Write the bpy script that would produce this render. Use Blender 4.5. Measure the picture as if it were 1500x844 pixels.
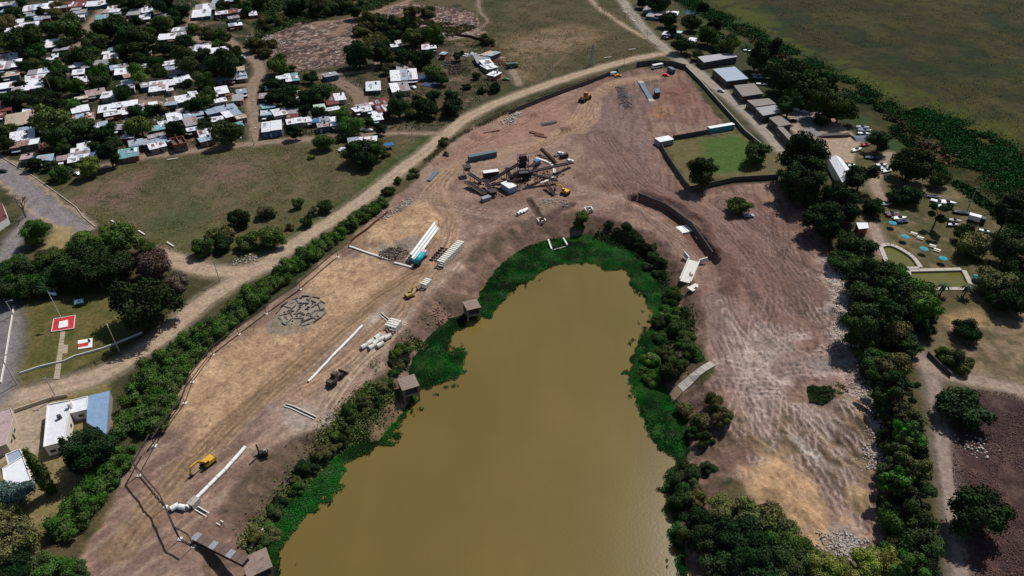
import bpy, math, random
import numpy as np
from mathutils import Vector, Matrix
R = math.radians
random.seed(11)
scene = bpy.context.scene
for o in list(bpy.data.objects): bpy.data.objects.remove(o)

# ------------------------------------------------------------------ camera
PITCH = R(37); FPX = 1000.0; CAMH = 150.0          # drone at 150 m, 24 mm lens, pitched 37 degrees down
cam_data = bpy.data.cameras.new('camera'); cam = bpy.data.objects.new('camera', cam_data)
scene.collection.objects.link(cam); scene.camera = cam
cam.location = (0, 0, CAMH); cam.rotation_euler = (math.pi/2 - PITCH, 0, 0)
cam_data.sensor_width = 36; cam_data.lens = 36*FPX/1500; cam_data.clip_start = 1; cam_data.clip_end = 9000

# ------------------------------------------------------------------ world and sun
SUN_EL, SUN_AZ = R(52), R(55)                       # azimuth measured from +X towards +Y: sun behind the scene, to the right
world = bpy.data.worlds.new('World'); scene.world = world; world.use_nodes = True
wn = world.node_tree.nodes; wl = world.node_tree.links
sky = wn.new('ShaderNodeTexSky'); sky.sky_type = 'NISHITA'; sky.sun_disc = False
sky.sun_elevation = SUN_EL; sky.sun_rotation = math.pi/2 - SUN_AZ
bg = wn['Background']; bg.inputs['Strength'].default_value = 0.06
wl.new(sky.outputs[0], bg.inputs[0])
sd_ = bpy.data.lights.new('sun', 'SUN'); sd_.energy = 3.6; sd_.angle = R(0.5); sd_.color = (1, .965, .91)
sun = bpy.data.objects.new('sun', sd_); scene.collection.objects.link(sun)
sdir = Vector((math.cos(SUN_EL)*math.cos(SUN_AZ), math.cos(SUN_EL)*math.sin(SUN_AZ), math.sin(SUN_EL)))
sun.rotation_euler = sdir.to_track_quat('Z', 'Y').to_euler(); sun.location = (0, 0, 400)
vs = scene.view_settings; vs.view_transform = 'Standard'; vs.look = 'None'; vs.exposure = 0.3; vs.gamma = 1; vs.use_curve_mapping = False

# ------------------------------------------------------------------ helpers
COL = scene.collection
def lin(r, g, b):                                   # 0-255 sRGB to linear
    f = lambda c: c/255/12.92 if c/255 <= .04045 else ((c/255+.055)/1.055)**2.4
    return (f(r), f(g), f(b))
def G(px, py, z=0.0):                               # photograph pixel -> point on the horizontal plane z
    u = (px-750)/FPX; v = (422-py)/FPX
    dy = math.cos(PITCH)+v*math.sin(PITCH); dz = -math.sin(PITCH)+v*math.cos(PITCH)
    k = (z-CAMH)/dz
    return Vector((k*u, k*dy, z))
def depth(p): return p[1]*math.cos(PITCH)+(CAMH-p[2])*math.sin(PITCH)
def Gp(pts, z=0.0): return np.array([G(x, y, z)[:2] for x, y in pts])

def setp(o, label=None, cat=None, group=None, kind=None):
    if label: o['label'] = label
    if cat: o['category'] = cat
    if group: o['group'] = group
    if kind: o['kind'] = kind
    return o
def thing(name, label, cat, loc, rz=0, group=None):
    o = bpy.data.objects.new(name, None); COL.objects.link(o); o.empty_display_size = .5
    o.location = loc; o.rotation_euler = (0, 0, rz)
    return setp(o, label, cat, group)
def mesh_obj(name, me, mat=None, parent=None):
    o = bpy.data.objects.new(name, me); COL.objects.link(o)
    if mat and not me.materials: me.materials.append(mat)
    if parent: o.parent = parent
    return o
class MB:
    def __init__(s): s.v = []; s.f = []
    def add(s, vs, fs):
        n = len(s.v); s.v += [tuple(a) for a in vs]; s.f += [tuple(i+n for i in f) for f in fs]; return s
    def box(s, x, y, z, sx, sy, sz, rz=0, tx=1, ty=1, ox=0, oy=0):      # base centre, size; top scaled by tx, ty, shifted
        c, n = math.cos(rz), math.sin(rz); vs = []
        for k, (ax, ay) in enumerate(((1, 1), (tx, ty))):
            for dx, dy in ((-1, -1), (1, -1), (1, 1), (-1, 1)):
                a = dx*sx/2*ax+(ox if k else 0); b = dy*sy/2*ay+(oy if k else 0)
                vs.append((x+a*c-b*n, y+a*n+b*c, z+k*sz))
        return s.add(vs, [(3, 2, 1, 0), (4, 5, 6, 7), (0, 1, 5, 4), (1, 2, 6, 5), (2, 3, 7, 6), (3, 0, 4, 7)])
    def cyl(s, p0, p1, r0, r1=None, n=8, caps=True):
        r1 = r0 if r1 is None else r1; p0 = Vector(p0); p1 = Vector(p1)
        d = (p1-p0); d.normalize(); a = d.orthogonal().normalized(); b = d.cross(a); vs = []
        for p, r in ((p0, r0), (p1, r1)):
            for i in range(n):
                t = 2*math.pi*i/n; vs.append(p+a*math.cos(t)*r+b*math.sin(t)*r)
        fs = [(i, (i+1) % n, n+(i+1) % n, n+i) for i in range(n)]
        if caps: fs += [tuple(range(n-1, -1, -1)), tuple(range(n, 2*n))]
        return s.add(vs, fs)
    def tube(s, p0, p1, ro, ri, n=14):              # open pipe with wall thickness
        p0 = Vector(p0); p1 = Vector(p1); d = (p1-p0).normalized(); a = d.orthogonal().normalized(); b = d.cross(a); vs = []
        for p, r in ((p0, ro), (p1, ro), (p1, ri), (p0, ri)):
            for i in range(n):
                t = 2*math.pi*i/n; vs.append(p+a*math.cos(t)*r+b*math.sin(t)*r)
        fs = []
        for k in range(4):
            for i in range(n): fs.append((k*n+i, k*n+(i+1) % n, ((k+1) % 4)*n+(i+1) % n, ((k+1) % 4)*n+i))
        return s.add(vs, fs)
    def bar(s, p0, p1, w, h):                       # box beam between two points, w wide, h tall
        p0 = Vector(p0); p1 = Vector(p1); d = p1-p0; side = Vector((-d.y, d.x, 0))
        side = side.normalized()*w/2 if side.length > 1e-6 else Vector((w/2, 0, 0)); up = side.cross(d).normalized()*(-h/2)
        vs = [p+q for p in (p0, p1) for q in (-side-up, side-up, side+up, -side+up)]
        return s.add(vs, [(3, 2, 1, 0), (4, 5, 6, 7), (0, 1, 5, 4), (1, 2, 6, 5), (2, 3, 7, 6), (3, 0, 4, 7)])
    def prism(s, pts, z0, z1, shrink=None):         # pts 2D, counter-clockwise
        n = len(pts); z0s = z0 if hasattr(z0, '__len__') else [z0]*n; z1s = z1 if hasattr(z1, '__len__') else [z1]*n
        vs = [(p[0], p[1], z0s[i]) for i, p in enumerate(pts)]+[(p[0], p[1], z1s[i]) for i, p in enumerate(shrink or pts)]
        return s.add(vs, [tuple(range(n-1, -1, -1)), tuple(range(n, 2*n))]+[(i, (i+1) % n, n+(i+1) % n, n+i) for i in range(n)])
    def loft(s, rings, caps=True):                  # rings of equal length
        n = len(rings[0]); vs = [p for r in rings for p in r]; fs = []
        for k in range(len(rings)-1):
            for i in range(n): fs.append((k*n+i, k*n+(i+1) % n, (k+1)*n+(i+1) % n, (k+1)*n+i))
        if caps: fs += [tuple(range(n-1, -1, -1)), tuple(range((len(rings)-1)*n, len(rings)*n))]
        return s.add(vs, fs)
    def mesh(s, name, mat):
        me = bpy.data.meshes.new(name); me.from_pydata(s.v, [], s.f); me.materials.append(mat); me.update(); return me
    def build(s, name, mat, parent=None, smooth=False):
        me = s.mesh(name, mat)
        if smooth: me.polygons.foreach_set('use_smooth', [True]*len(me.polygons))
        return mesh_obj(name, me, None, parent)

# ------------------------------------------------------------------ materials
MATS = {}
def mat(name, col, rough=.85, metal=0, var=.25, scale=1.5, bump=0.0, spec=.3, rnd=0.0, stain=None, coord='Object', wave=None):
    if name in MATS: return MATS[name]
    m = bpy.data.materials.new(name); m.use_nodes = True; N = m.node_tree.nodes; L = m.node_tree.links
    b = N['Principled BSDF']; b.inputs['Roughness'].default_value = rough; b.inputs['Metallic'].default_value = metal
    b.inputs['Specular IOR Level'].default_value = spec
    tc = N.new('ShaderNodeTexCoord'); nz = N.new('ShaderNodeTexNoise'); nz.inputs['Scale'].default_value = scale; nz.inputs['Detail'].default_value = 5
    nz.inputs['Roughness'].default_value = .65
    oi = N.new('ShaderNodeObjectInfo'); ad = N.new('ShaderNodeVectorMath'); ad.operation = 'ADD'
    L.new(tc.outputs[coord], ad.inputs[0]); cm = N.new('ShaderNodeVectorMath'); cm.operation = 'SCALE'; cm.inputs[0].default_value = (37, 71, 13)
    L.new(oi.outputs['Random'], cm.inputs['Scale']); L.new(cm.outputs[0], ad.inputs[1]); L.new(ad.outputs[0], nz.inputs['Vector'])
    mr = N.new('ShaderNodeMapRange'); mr.inputs['From Min'].default_value = .25; mr.inputs['From Max'].default_value = .75
    mr.inputs['To Min'].default_value = 1-var; mr.inputs['To Max'].default_value = 1+var*.6; L.new(nz.outputs[0], mr.inputs[0])
    hsv = N.new('ShaderNodeHueSaturation'); hsv.inputs['Color'].default_value = (*col, 1)
    src = mr.outputs[0]
    if rnd:
        r2 = N.new('ShaderNodeMapRange'); r2.inputs['To Min'].default_value = 1-rnd; r2.inputs['To Max'].default_value = 1+rnd; L.new(oi.outputs['Random'], r2.inputs[0])
        mu = N.new('ShaderNodeMath'); mu.operation = 'MULTIPLY'; L.new(src, mu.inputs[0]); L.new(r2.outputs[0], mu.inputs[1]); src = mu.outputs[0]
    if wave:                                        # corrugation / sheet joints across local x
        wv = N.new('ShaderNodeTexWave'); wv.inputs['Scale'].default_value = wave; wv.inputs['Distortion'].default_value = .4; L.new(tc.outputs['Object'], wv.inputs['Vector'])
        w2 = N.new('ShaderNodeMapRange'); w2.inputs['To Min'].default_value = .8; w2.inputs['To Max'].default_value = 1.04; L.new(wv.outputs[1], w2.inputs[0])
        mu = N.new('ShaderNodeMath'); mu.operation = 'MULTIPLY'; L.new(src, mu.inputs[0]); L.new(w2.outputs[0], mu.inputs[1]); src = mu.outputs[0]
    L.new(src, hsv.inputs['Value']); out = hsv.outputs[0]
    if stain:                                       # wear patches of another colour
        n2 = N.new('ShaderNodeTexNoise'); n2.inputs['Scale'].default_value = scale*.45; n2.inputs['Detail'].default_value = 8; n2.inputs['Roughness'].default_value = .72; L.new(ad.outputs[0], n2.inputs['Vector'])
        m2 = N.new('ShaderNodeMapRange'); m2.inputs['From Min'].default_value = stain[1]; m2.inputs['From Max'].default_value = stain[1]+.14; L.new(n2.outputs[0], m2.inputs[0])
        mx = N.new('ShaderNodeMix'); mx.data_type = 'RGBA'; L.new(m2.outputs[0], mx.inputs[0]); L.new(out, mx.inputs[6]); mx.inputs[7].default_value = (*stain[0], 1); out = mx.outputs[2]
    L.new(out, b.inputs['Base Color'])
    if bump:
        bp = N.new('ShaderNodeBump'); bp.inputs['Strength'].default_value = bump; bp.inputs['Distance'].default_value = .15; L.new(nz.outputs[0], bp.inputs['Height']); L.new(bp.outputs[0], b.inputs['Normal'])
    MATS[name] = m; return m
def leafmat(name, col, trans=.12):
    if name in MATS: return MATS[name]
    m = bpy.data.materials.new(name); m.use_nodes = True; N = m.node_tree.nodes; L = m.node_tree.links; b = N['Principled BSDF']
    b.inputs['Roughness'].default_value = .85; b.inputs['Specular IOR Level'].default_value = .05
    at = N.new('ShaderNodeAttribute'); at.attribute_name = 'tint'; oi = N.new('ShaderNodeObjectInfo')
    hsv = N.new('ShaderNodeHueSaturation'); hsv.inputs['Color'].default_value = (*col, 1)
    h = N.new('ShaderNodeMapRange'); h.inputs['To Min'].default_value = .475; h.inputs['To Max'].default_value = .525; L.new(oi.outputs['Random'], h.inputs[0]); gp = N.new('ShaderNodeNewGeometry'); gn = N.new('ShaderNodeTexNoise'); gn.inputs['Scale'].default_value = .22; gn.inputs['Detail'].default_value = 4; L.new(gp.outputs['Position'], gn.inputs['Vector'])
    gm = N.new('ShaderNodeMapRange'); gm.inputs[1].default_value = .3; gm.inputs[2].default_value = .7; gm.inputs[3].default_value = .018; gm.inputs[4].default_value = -.045; L.new(gn.outputs[0], gm.inputs[0]); ga = N.new('ShaderNodeMath'); ga.operation = 'ADD'; L.new(h.outputs[0], ga.inputs[0]); L.new(gm.outputs[0], ga.inputs[1]); L.new(ga.outputs[0], hsv.inputs['Hue'])
    gs = N.new('ShaderNodeMapRange'); gs.inputs[1].default_value = .35; gs.inputs[2].default_value = .75; gs.inputs[3].default_value = 1.05; gs.inputs[4].default_value = .72; L.new(gn.outputs[0], gs.inputs[0]); L.new(gs.outputs[0], hsv.inputs['Saturation'])
    mul = N.new('ShaderNodeMath'); mul.operation = 'MULTIPLY_ADD'; mul.inputs[1].default_value = 7.13; mul.inputs[2].default_value = .31; L.new(oi.outputs['Random'], mul.inputs[0])
    fr = N.new('ShaderNodeMath'); fr.operation = 'FRACT'; L.new(mul.outputs[0], fr.inputs[0])
    vr = N.new('ShaderNodeMapRange'); vr.inputs['To Min'].default_value = .7; vr.inputs['To Max'].default_value = 1.35; L.new(fr.outputs[0], vr.inputs[0])
    mm = N.new('ShaderNodeMath'); mm.operation = 'MULTIPLY'; L.new(vr.outputs[0], mm.inputs[0]); L.new(at.outputs['Fac'], mm.inputs[1]); L.new(mm.outputs[0], hsv.inputs['Value'])
    L.new(hsv.outputs[0], b.inputs['Base Color'])
    MATS[name] = m; return m

# ------------------------------------------------------------------ noise, polygon distance
_h = np.random.default_rng(5).random((512, 512)).astype(np.float32)
def vnoise(x, y):
    xi = np.floor(x).astype(np.int64); yi = np.floor(y).astype(np.int64); fx = (x-xi).astype(np.float32); fy = (y-yi).astype(np.float32)
    fx = fx*fx*(3-2*fx); fy = fy*fy*(3-2*fy); a = xi & 511; b = (xi+1) & 511; c = yi & 511; d = (yi+1) & 511
    return (_h[a, c]*(1-fx)+_h[b, c]*fx)*(1-fy)+(_h[a, d]*(1-fx)+_h[b, d]*fx)*fy
def fbm(x, y, s, octv=4, off=0.0, gain=.5):         # ~0..1, feature size s metres
    t = 0; a = 1; n = 0; x = x/s+off*7.31; y = y/s+off*3.77
    for i in range(octv):
        t = t+a*vnoise(x, y); n += a; a *= gain; x = x*2.03+11.7; y = y*2.03+5.3
    return t/n
def smooth(x, a, b):
    t = np.clip((x-a)/(b-a), 0, 1); return t*t*(3-2*t)
def sdf(poly, X, Y, far=60):                        # signed distance, negative inside; evaluated near the polygon only
    P = np.asarray(poly, float); out = np.full(X.shape, far, np.float32)
    m = (X > P[:, 0].min()-far) & (X < P[:, 0].max()+far) & (Y > P[:, 1].min()-far) & (Y < P[:, 1].max()+far)
    x = X[m]; y = Y[m]; d = np.full(x.shape, 1e9); ins = np.zeros(x.shape, bool)
    for i in range(len(P)):
        a = P[i]; b = P[(i+1) % len(P)]; e = b-a; l2 = max(e@e, 1e-9)
        t = np.clip(((x-a[0])*e[0]+(y-a[1])*e[1])/l2, 0, 1); d = np.minimum(d, (x-a[0]-t*e[0])**2+(y-a[1]-t*e[1])**2)
        c = ((a[1] > y) != (b[1] > y)); ins ^= c & (x < (b[0]-a[0])*(y-a[1])/((b[1]-a[1]) if b[1] != a[1] else 1e-9)+a[0])
    d = np.sqrt(d); out[m] = np.where(ins, -d, d); return out
def dline(pts, X, Y, far=40):                       # distance to polyline, signed side offset, distance along
    P = np.asarray(pts, float); out = np.full(X.shape, 1e3, np.float32); al = np.zeros(X.shape, np.float32); sg = np.full(X.shape, 1e3, np.float32)
    m = (X > P[:, 0].min()-far) & (X < P[:, 0].max()+far) & (Y > P[:, 1].min()-far) & (Y < P[:, 1].max()+far)
    x = X[m]; y = Y[m]; d = np.full(x.shape, 1e6); s = np.zeros(x.shape); w = np.zeros(x.shape); acc = 0
    for a, b in zip(P[:-1], P[1:]):
        e = b-a; L = max(math.hypot(*e), 1e-6); t = np.clip(((x-a[0])*e[0]+(y-a[1])*e[1])/L/L, 0, 1)
        dd = np.hypot(x-a[0]-t*e[0], y-a[1]-t*e[1]); k = dd < d; d[k] = dd[k]; s[k] = acc+t[k]*L
        w[k] = (np.sign(e[0]*(y-a[1])-e[1]*(x-a[0]))*dd)[k]; acc += L
    out[m] = d; al[m] = s; sg[m] = w; return out, al, sg
def curve(pts, n=8):                                # Catmull-Rom through points
    P = [np.array(p, float) for p in pts]; P = [2*P[0]-P[1]]+P+[2*P[-1]-P[-2]]; out = []
    for i in range(1, len(P)-2):
        for k in range(n):
            t = k/n; a, b, c, d = P[i-1:i+3]
            out.append(.5*((2*b)+(c-a)*t+(2*a-5*b+4*c-d)*t*t+(3*b-a-3*c+d)*t**3))
    out.append(P[-2]); return np.array(out)
# ------------------------------------------------------------------ terrain: outlines read off the photograph, laid on the ground plane
WATER_Z = -5.0
SHORE = Gp([(360,900),(372,844),(385,795),(408,748),(440,714),(474,682),(500,662),(528,646),(558,646),(584,616),(604,590),(606,572),(598,545),(610,520),(634,492),(660,470),(690,460),(703,432),(719,406),(740,385),(770,365),(800,354),(830,350),(860,346),(890,352),(928,366),(952,386),(972,410),(984,432),(990,455),(984,475),(978,505),(962,542),(976,572),(1000,602),(1008,640),(1008,668),(994,690),(986,720),(988,780),(1004,844),(1010,900)], WATER_Z)
OPEN = Gp([(400,930),(410,844),(415,810),(430,785),(455,755),(480,725),(500,700),(518,674),(545,657),(575,640),(590,615),(606,590),(614,576),(650,566),(679,546),(688,522),(676,512),(661,517),(664,488),(690,472),(715,462),(740,440),(760,418),(800,396),(845,385),(870,388),(886,396),(910,396),(935,425),(950,455),(952,475),(941,495),(935,515),(932,535),(918,560),(935,600),(955,640),(984,672),(990,685),(976,700),(975,740),(985,790),(996,844),(1000,930)], WATER_Z)
SITE = Gp([(60,930),(105,844),(140,780),(186,690),(250,600),(268,535),(350,478),(440,418),(500,368),(545,318),(600,272),(640,225),(700,182),(780,148),(860,120),(940,100),(1000,103),(1048,168),(1072,192),(965,203),(978,232),(1010,276),(1140,268),(1186,310),(1222,380),(1242,440),(1240,500),(1262,560),(1282,650),(1298,790),(1240,815),(1190,790),(1120,715),(1060,690),(1030,640),(1025,580),(1050,540),(1015,490),(1008,430),(985,390),(950,352),(900,325),(850,312),(800,340),(740,395),(700,440),(650,480),(600,500),(540,560),(470,640),(400,730),(370,800),(345,860),(320,930)])
SAND1 = Gp([(266,545),(300,522),(345,494),(400,472),(455,440),(470,400),(492,384),(540,374),(592,398),(565,436),(505,480),(430,540),(380,588),(322,640),(285,662),(262,610)])
SAND2 = Gp([(512,352),(545,328),(590,306),(630,303),(640,322),(634,345),(604,374),(556,368)])
SAND3 = Gp([(1108,690),(1120,672),(1146,674),(1176,704),(1196,745),(1226,800),(1196,798),(1156,756),(1116,722)])
SAND4 = Gp([(1222,765),(1240,750),(1262,775),(1250,785),(1232,782)])
FIELD_A = Gp([(62,262),(160,244),(375,214),(470,203),(600,203),(622,207),(560,262),(500,306),(440,343),(388,378),(300,380),(242,364),(150,328),(100,302)])
FIELD_B = Gp([(702,-12),(905,-12),(975,76),(900,88),(820,110),(770,130),(735,84),(700,40)])
DUMP = Gp([(368,62),(420,40),(500,28),(590,2),(690,15),(712,50),(640,58),(560,30),(520,62),(505,95),(440,105),(395,98)])
PLAZA = Gp([(-20,450),(22,448),(40,440),(150,432),(210,470),(208,490),(100,546),(-20,575)])
GARDEN = Gp([(-60,600),(60,580),(160,560),(170,620),(150,690),(80,790),(-60,840)])
LOT = Gp([(972,208),(1074,192),(1148,218),(1142,262),(1060,262),(1012,276)])
VILLAGE = Gp([(-300,-40),(330,-40),(372,60),(385,110),(372,212),(160,240),(70,262),(-300,160)])
VILLAGE2 = Gp([(385,100),(500,105),(560,60),(700,60),(765,100),(700,150),(640,200),(480,205),(382,212)])
MARSH = Gp([(985,-30),(2400,-30),(2400,700),(1500,330),(1400,270),(1290,205),(1180,120),(1060,30)])
GREENBANK = Gp([(1000,10),(1075,50),(1180,110),(1290,190),(1400,260),(1560,360),(1560,440),(1420,330),(1340,240),(1230,180),(1130,130),(1010,60)])
RECR = Gp([(1262,190),(1330,240),(1460,310),(1520,420),(1420,470),(1380,450),(1320,440),(1270,370),(1240,290)])
BURNT = Gp([(1425,570),(1600,590),(1600,930),(1420,930),(1405,760),(1395,690),(1400,610)])
SEGROUND = Gp([(1380,470),(1440,450),(1560,440),(1560,600),(1420,562),(1365,540)])
BOATYARD = Gp([(1150,155),(1215,165),(1262,205),(1245,240),(1215,235),(1160,200)])
POOL1 = Gp([(1292,362),(1304,360),(1320,367),(1336,378),(1346,392),(1304,392)], 0)
POOL2 = Gp([(1333,398),(1409,396),(1420,418),(1416,422),(1334,422)], 0)
MOUND = Gp([(1185,565),(1235,562),(1282,590),(1290,640),(1260,655),(1215,640),(1200,610)])
# roads and tracks: (points, half width, colour, kind)
GRAVEL = lin(156, 136, 116); ASPH = lin(118, 112, 110); LANE = lin(128, 110, 94); TAN = lin(152, 124, 102)
ROADS = [
 ([(-60,610),(0,588),(60,574),(150,548),(225,502),(290,448),(345,412),(392,384),(450,345),(520,300),(580,255),(630,216),(682,174),(740,146),(820,118),(900,94),(960,80),(990,78)], 3.4, GRAVEL),
 ([(390,388),(345,398),(300,394),(255,380),(225,370)], 3.6, GRAVEL),
 ([(900,-20),(918,10),(950,50),(985,80),(1040,120),(1100,170),(1150,222)], 3.6, lin(142, 132, 120)),
 ([(-60,215),(0,247),(30,270),(66,302),(112,338)], 4.3, lin(120, 112, 114)),
 ([(58,300),(36,330),(20,352),(6,398)], 3.0, ASPH),
 ([(0,440),(4,500),(-10,580)], 5.0, lin(112, 106, 106)),
 ([(330,55),(350,72),(376,92),(380,108),(372,122),(368,150),(374,180),(376,210)], 3.2, LANE),
 ([(150,244),(200,232),(290,220),(376,210),(480,202)], 2.6, LANE),
 ([(480,202),(560,196),(640,196)], 1.6, LANE),
 ([(310,66),(280,50),(285,20),(300,5)], 3.4, LANE),
 ([(92,112),(100,92),(112,66),(132,34),(150,14)], 2.2, LANE),
 ([(250,142),(260,152),(212,150),(192,150)], 3.2, LANE),
 ([(372,123),(340,126),(310,128)], 1.5, LANE),
 ([(440,34),(500,30),(560,14),(600,0),(620,-10)], 2.0, lin(125, 104, 90)),
 ([(490,52),(520,28),(560,18)], 3.0, lin(118, 96, 84)),
 ([(700,-10),(704,18),(714,32),(690,50),(660,58)], 1.1, LANE),
 ([(465,110),(500,108),(540,103),(552,92)], 1.5, LANE),
 ([(470,112),(500,122),(525,140),(530,150)], 4.2, lin(118, 98, 86)),
 ([(858,-10),(880,14),(915,38),(945,56)], 1.6, lin(146, 128, 106)),
 ([(860,68),(840,70),(810,100),(786,120)], 1.0, lin(95, 82, 62)),
 ([(735,84),(755,110),(760,124)], 2.0, LANE),
 ([(1325,490),(1352,525),(1372,570),(1380,640),(1388,690),(1398,760),(1406,844),(1412,930)], 1.9, lin(132, 116, 106)),
 ([(1362,535),(1400,552),(1450,562),(1560,588)], 2.6, lin(140, 122, 108)),
 ([(1290,290),(1282,265),(1294,240),(1302,225)], 2.2, lin(140, 120, 104)),
 ([(1278,330),(1286,350),(1296,372)], 2.2, lin(140, 122, 110)),
 ([(1172,165),(1185,178),(1190,195)], 4.2, lin(120, 116, 114)),
 ([(1200,532),(1240,528),(1260,522)], 1.5, lin(120, 112, 106)),
]
TRACKS = [  # haul tracks inside the site
 ([(430,580),(520,520),(590,450),(632,392),(655,350),(660,318),(645,290),(648,268),(680,240),(740,222),(800,208),(850,172),(866,146),(900,122),(960,112)], 4.5, TAN),
 ([(180,800),(240,720),(300,660),(360,600),(430,540),(500,478),(560,432),(620,395)], 4.0, lin(138, 112, 88)),
 ([(700,340),(780,300),(850,282),(930,300),(985,340),(1012,382),(1012,405)], 2.4, lin(150, 124, 110)),
 ([(640,300),(690,312),(760,318),(830,300)], 2.2, lin(140, 116, 102)),
 ([(640,240),(690,215),(740,190),(800,160),(850,140)], 3.0, lin(140, 110, 94)),
 ([(848,190),(866,172),(870,150)], 5.0, TAN),
 ([(640,420),(620,440),(560,500),(500,560),(430,660),(380,720)], 1.2, lin(150, 130, 112)),
 ([(690,370),(640,430),(585,490)], 1.0, lin(158, 136, 118)),
 ([(880,200),(930,260),(1010,310),(1090,370),(1130,450),(1100,530)], 8.0, lin(116, 92, 84)),
 ([(1060,300),(1110,340),(1170,400),(1200,470)], 6.0, lin(112, 90, 83)),
 ([(1040,550),(1120,545),(1200,535),(1250,540)], 4.0, lin(140, 118, 112)),
 ([(1050,440),(1060,490),(1090,540),(1120,600)], 5.0, lin(126, 104, 98)),
 ([(1130,490),(1110,530),(1105,560)], 5.5, lin(146, 128, 120)),
 ([(1165,640),(1190,662),(1215,684)], .7, lin(168, 158, 150)),
]
def spaced(a, b, f):
    o = [a]
    while o[-1] < b: o.append(o[-1]+f(o[-1]))
    return o
ys = spaced(52, 660, lambda y: .46+(y-55)*.0021); g = 2.5
while ys[-1] < 5000: ys.append(ys[-1]+g); g *= 1.35
g = 1; lo = [52.0]
while lo[-1] > -1500: lo.append(lo[-1]-g); g *= 1.45
ys = lo[:0:-1]+ys
xs = spaced(0, 470, lambda x: .52 if x < 122 else 1.0 if x < 235 else 1.0+(x-235)*.006); g = 3
while xs[-1] < 3500: xs.append(xs[-1]+g); g *= 1.4
xs = [-x for x in xs[:0:-1]]+xs
XS = np.array(xs); YS = np.array(ys); NX, NY = len(XS), len(YS)
GX, GY = np.meshgrid(XS, YS); X = GX.ravel(); Y = GY.ravel()
wx = X+(fbm(X, Y, 9, 4, 1)-.5)*7+(fbm(X, Y, 2.2, 3, 2)-.5)*2.4          # warped coordinates: ragged natural edges
wy = Y+(fbm(X, Y, 9, 4, 3)-.5)*7+(fbm(X, Y, 2.2, 3, 4)-.5)*2.4
n30 = fbm(X, Y, 34, 4, 5); n8 = fbm(X, Y, 8, 4, 6); n3 = fbm(X, Y, 3, 3, 7); n1 = fbm(X, Y, 1.3, 2, 8); n70 = fbm(X, Y, 80, 3, 9)
C = np.zeros((len(X), 3), np.float32)
def paint(m, c, k=1.0):
    m = np.clip(np.asarray(m, np.float32)*k, 0, 1)[:, None]; C[:] = C*(1-m)+np.asarray(c, np.float32)*m
def zone(poly, c, e=2.0, k=1.0, w=True):
    s_ = sdf(poly, wx if w else X, wy if w else Y); paint(smooth(-s_, -e, e), c, k); return s_
paint(np.ones(len(X)), lin(62, 60, 38)); paint(smooth(n30, .45, .6), lin(78, 70, 48)); paint(smooth(n8, .55, .7), lin(44, 48, 29))
sV = zone(VILLAGE, lin(48, 49, 33)); sV2 = zone(VILLAGE2, lin(72, 64, 48))
paint((np.minimum(sV, sV2) < 0)*smooth(n8, .54, .64), lin(112, 92, 76), .7); paint((np.minimum(sV, sV2) < 0)*smooth(n3, .56, .66), lin(42, 48, 28), .8)
sF = zone(FIELD_A, lin(82, 77, 51)); inF = smooth(-sF, -2, 3)
patch = sdf(Gp([(120,292),(200,262),(330,238),(360,250),(330,262),(230,275),(180,292)]), wx, wy)
paint(smooth(-patch, -20, 6)*.95, lin(106, 86, 74)); paint(inF*smooth(n8, .5, .66), lin(98, 84, 66), .7); paint(inF*smooth(n30, .54, .68), lin(70, 72, 44), .7)
green = sdf(Gp([(235,318),(285,300),(300,318),(265,340),(235,338)]), wx, wy); paint(smooth(-green, -6, 4), lin(62, 72, 42), .75)
paint(inF*smooth(n3, .58, .7), lin(66, 66, 40), .6)
edge, _, _ = dline(Gp([(388,372),(450,335),(520,288),(580,242),(622,206)]), wx, wy); paint(smooth(-edge, -7, -2), lin(50, 70, 30), .8)
sB = zone(FIELD_B, lin(74, 68, 45)); inB = smooth(-sB, -2, 3)
bare = sdf(Gp([(735,60),(790,45),(850,38),(880,52),(850,70),(800,80),(770,118),(745,90)]), wx, wy); paint(inB*smooth(-bare, -14, 10), lin(122, 100, 78), .9)
paint(inB*smooth(n8, .5, .64), lin(88, 76, 54), .6); paint(inB*smooth(n30, .53, .63), lin(60, 62, 36), .7); paint(inB*smooth(n3, .6, .7), lin(62, 60, 36), .5)
sD = zone(DUMP, lin(88, 68, 60)); inD = smooth(-sD, -2, 3); paint(inD*smooth(n3, .5, .6), lin(134, 110, 96), .8); paint(inD*smooth(n8, .55, .63), lin(60, 48, 42), .8); paint(inD*smooth(n1, .66, .74), lin(170, 160, 150), .8)
sP = zone(PLAZA, lin(80, 78, 40), 1, 1, False); inP = smooth(-sP, -1, 1); paint(inP*smooth(n8, .48, .62), lin(98, 88, 52), .6); paint(inP*smooth(n3, .55, .68), lin(62, 68, 34), .6)
sGd = zone(GARDEN, lin(122, 108, 74)); paint((sGd < 0)*smooth(n8, .5, .62), lin(104, 94, 58), .7)
zone(Gp([(0,605),(75,588),(64,655),(30,665),(-30,690)]), lin(150, 134, 116), 1)
sM = zone(MARSH, lin(44, 43, 14), 6); inM = smooth(-sM, -3, 8)
paint(inM*smooth(n70, .48, .64), lin(60, 52, 22), .75); paint(inM*smooth(fbm(X, Y, 40, 4, 12), .5, .62), lin(26, 40, 12), .9); paint(inM*smooth(fbm(X, Y, 22, 4, 13), .54, .64), lin(70, 62, 32), .5); paint(inM*smooth(n3, .56, .68), lin(34, 36, 19), .5)
paint(inM*smooth(fbm(X*.8+Y*.3, Y, 60, 3, 15), .58, .66), lin(56, 60, 22), .5)
paint(inM*smooth(fbm(X, Y, 11, 4, 16), .52, .6), lin(54, 50, 27), .5); paint(inM*smooth(fbm(X, Y, 5, 3, 17), .54, .62), lin(30, 34, 17), .6)
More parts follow.
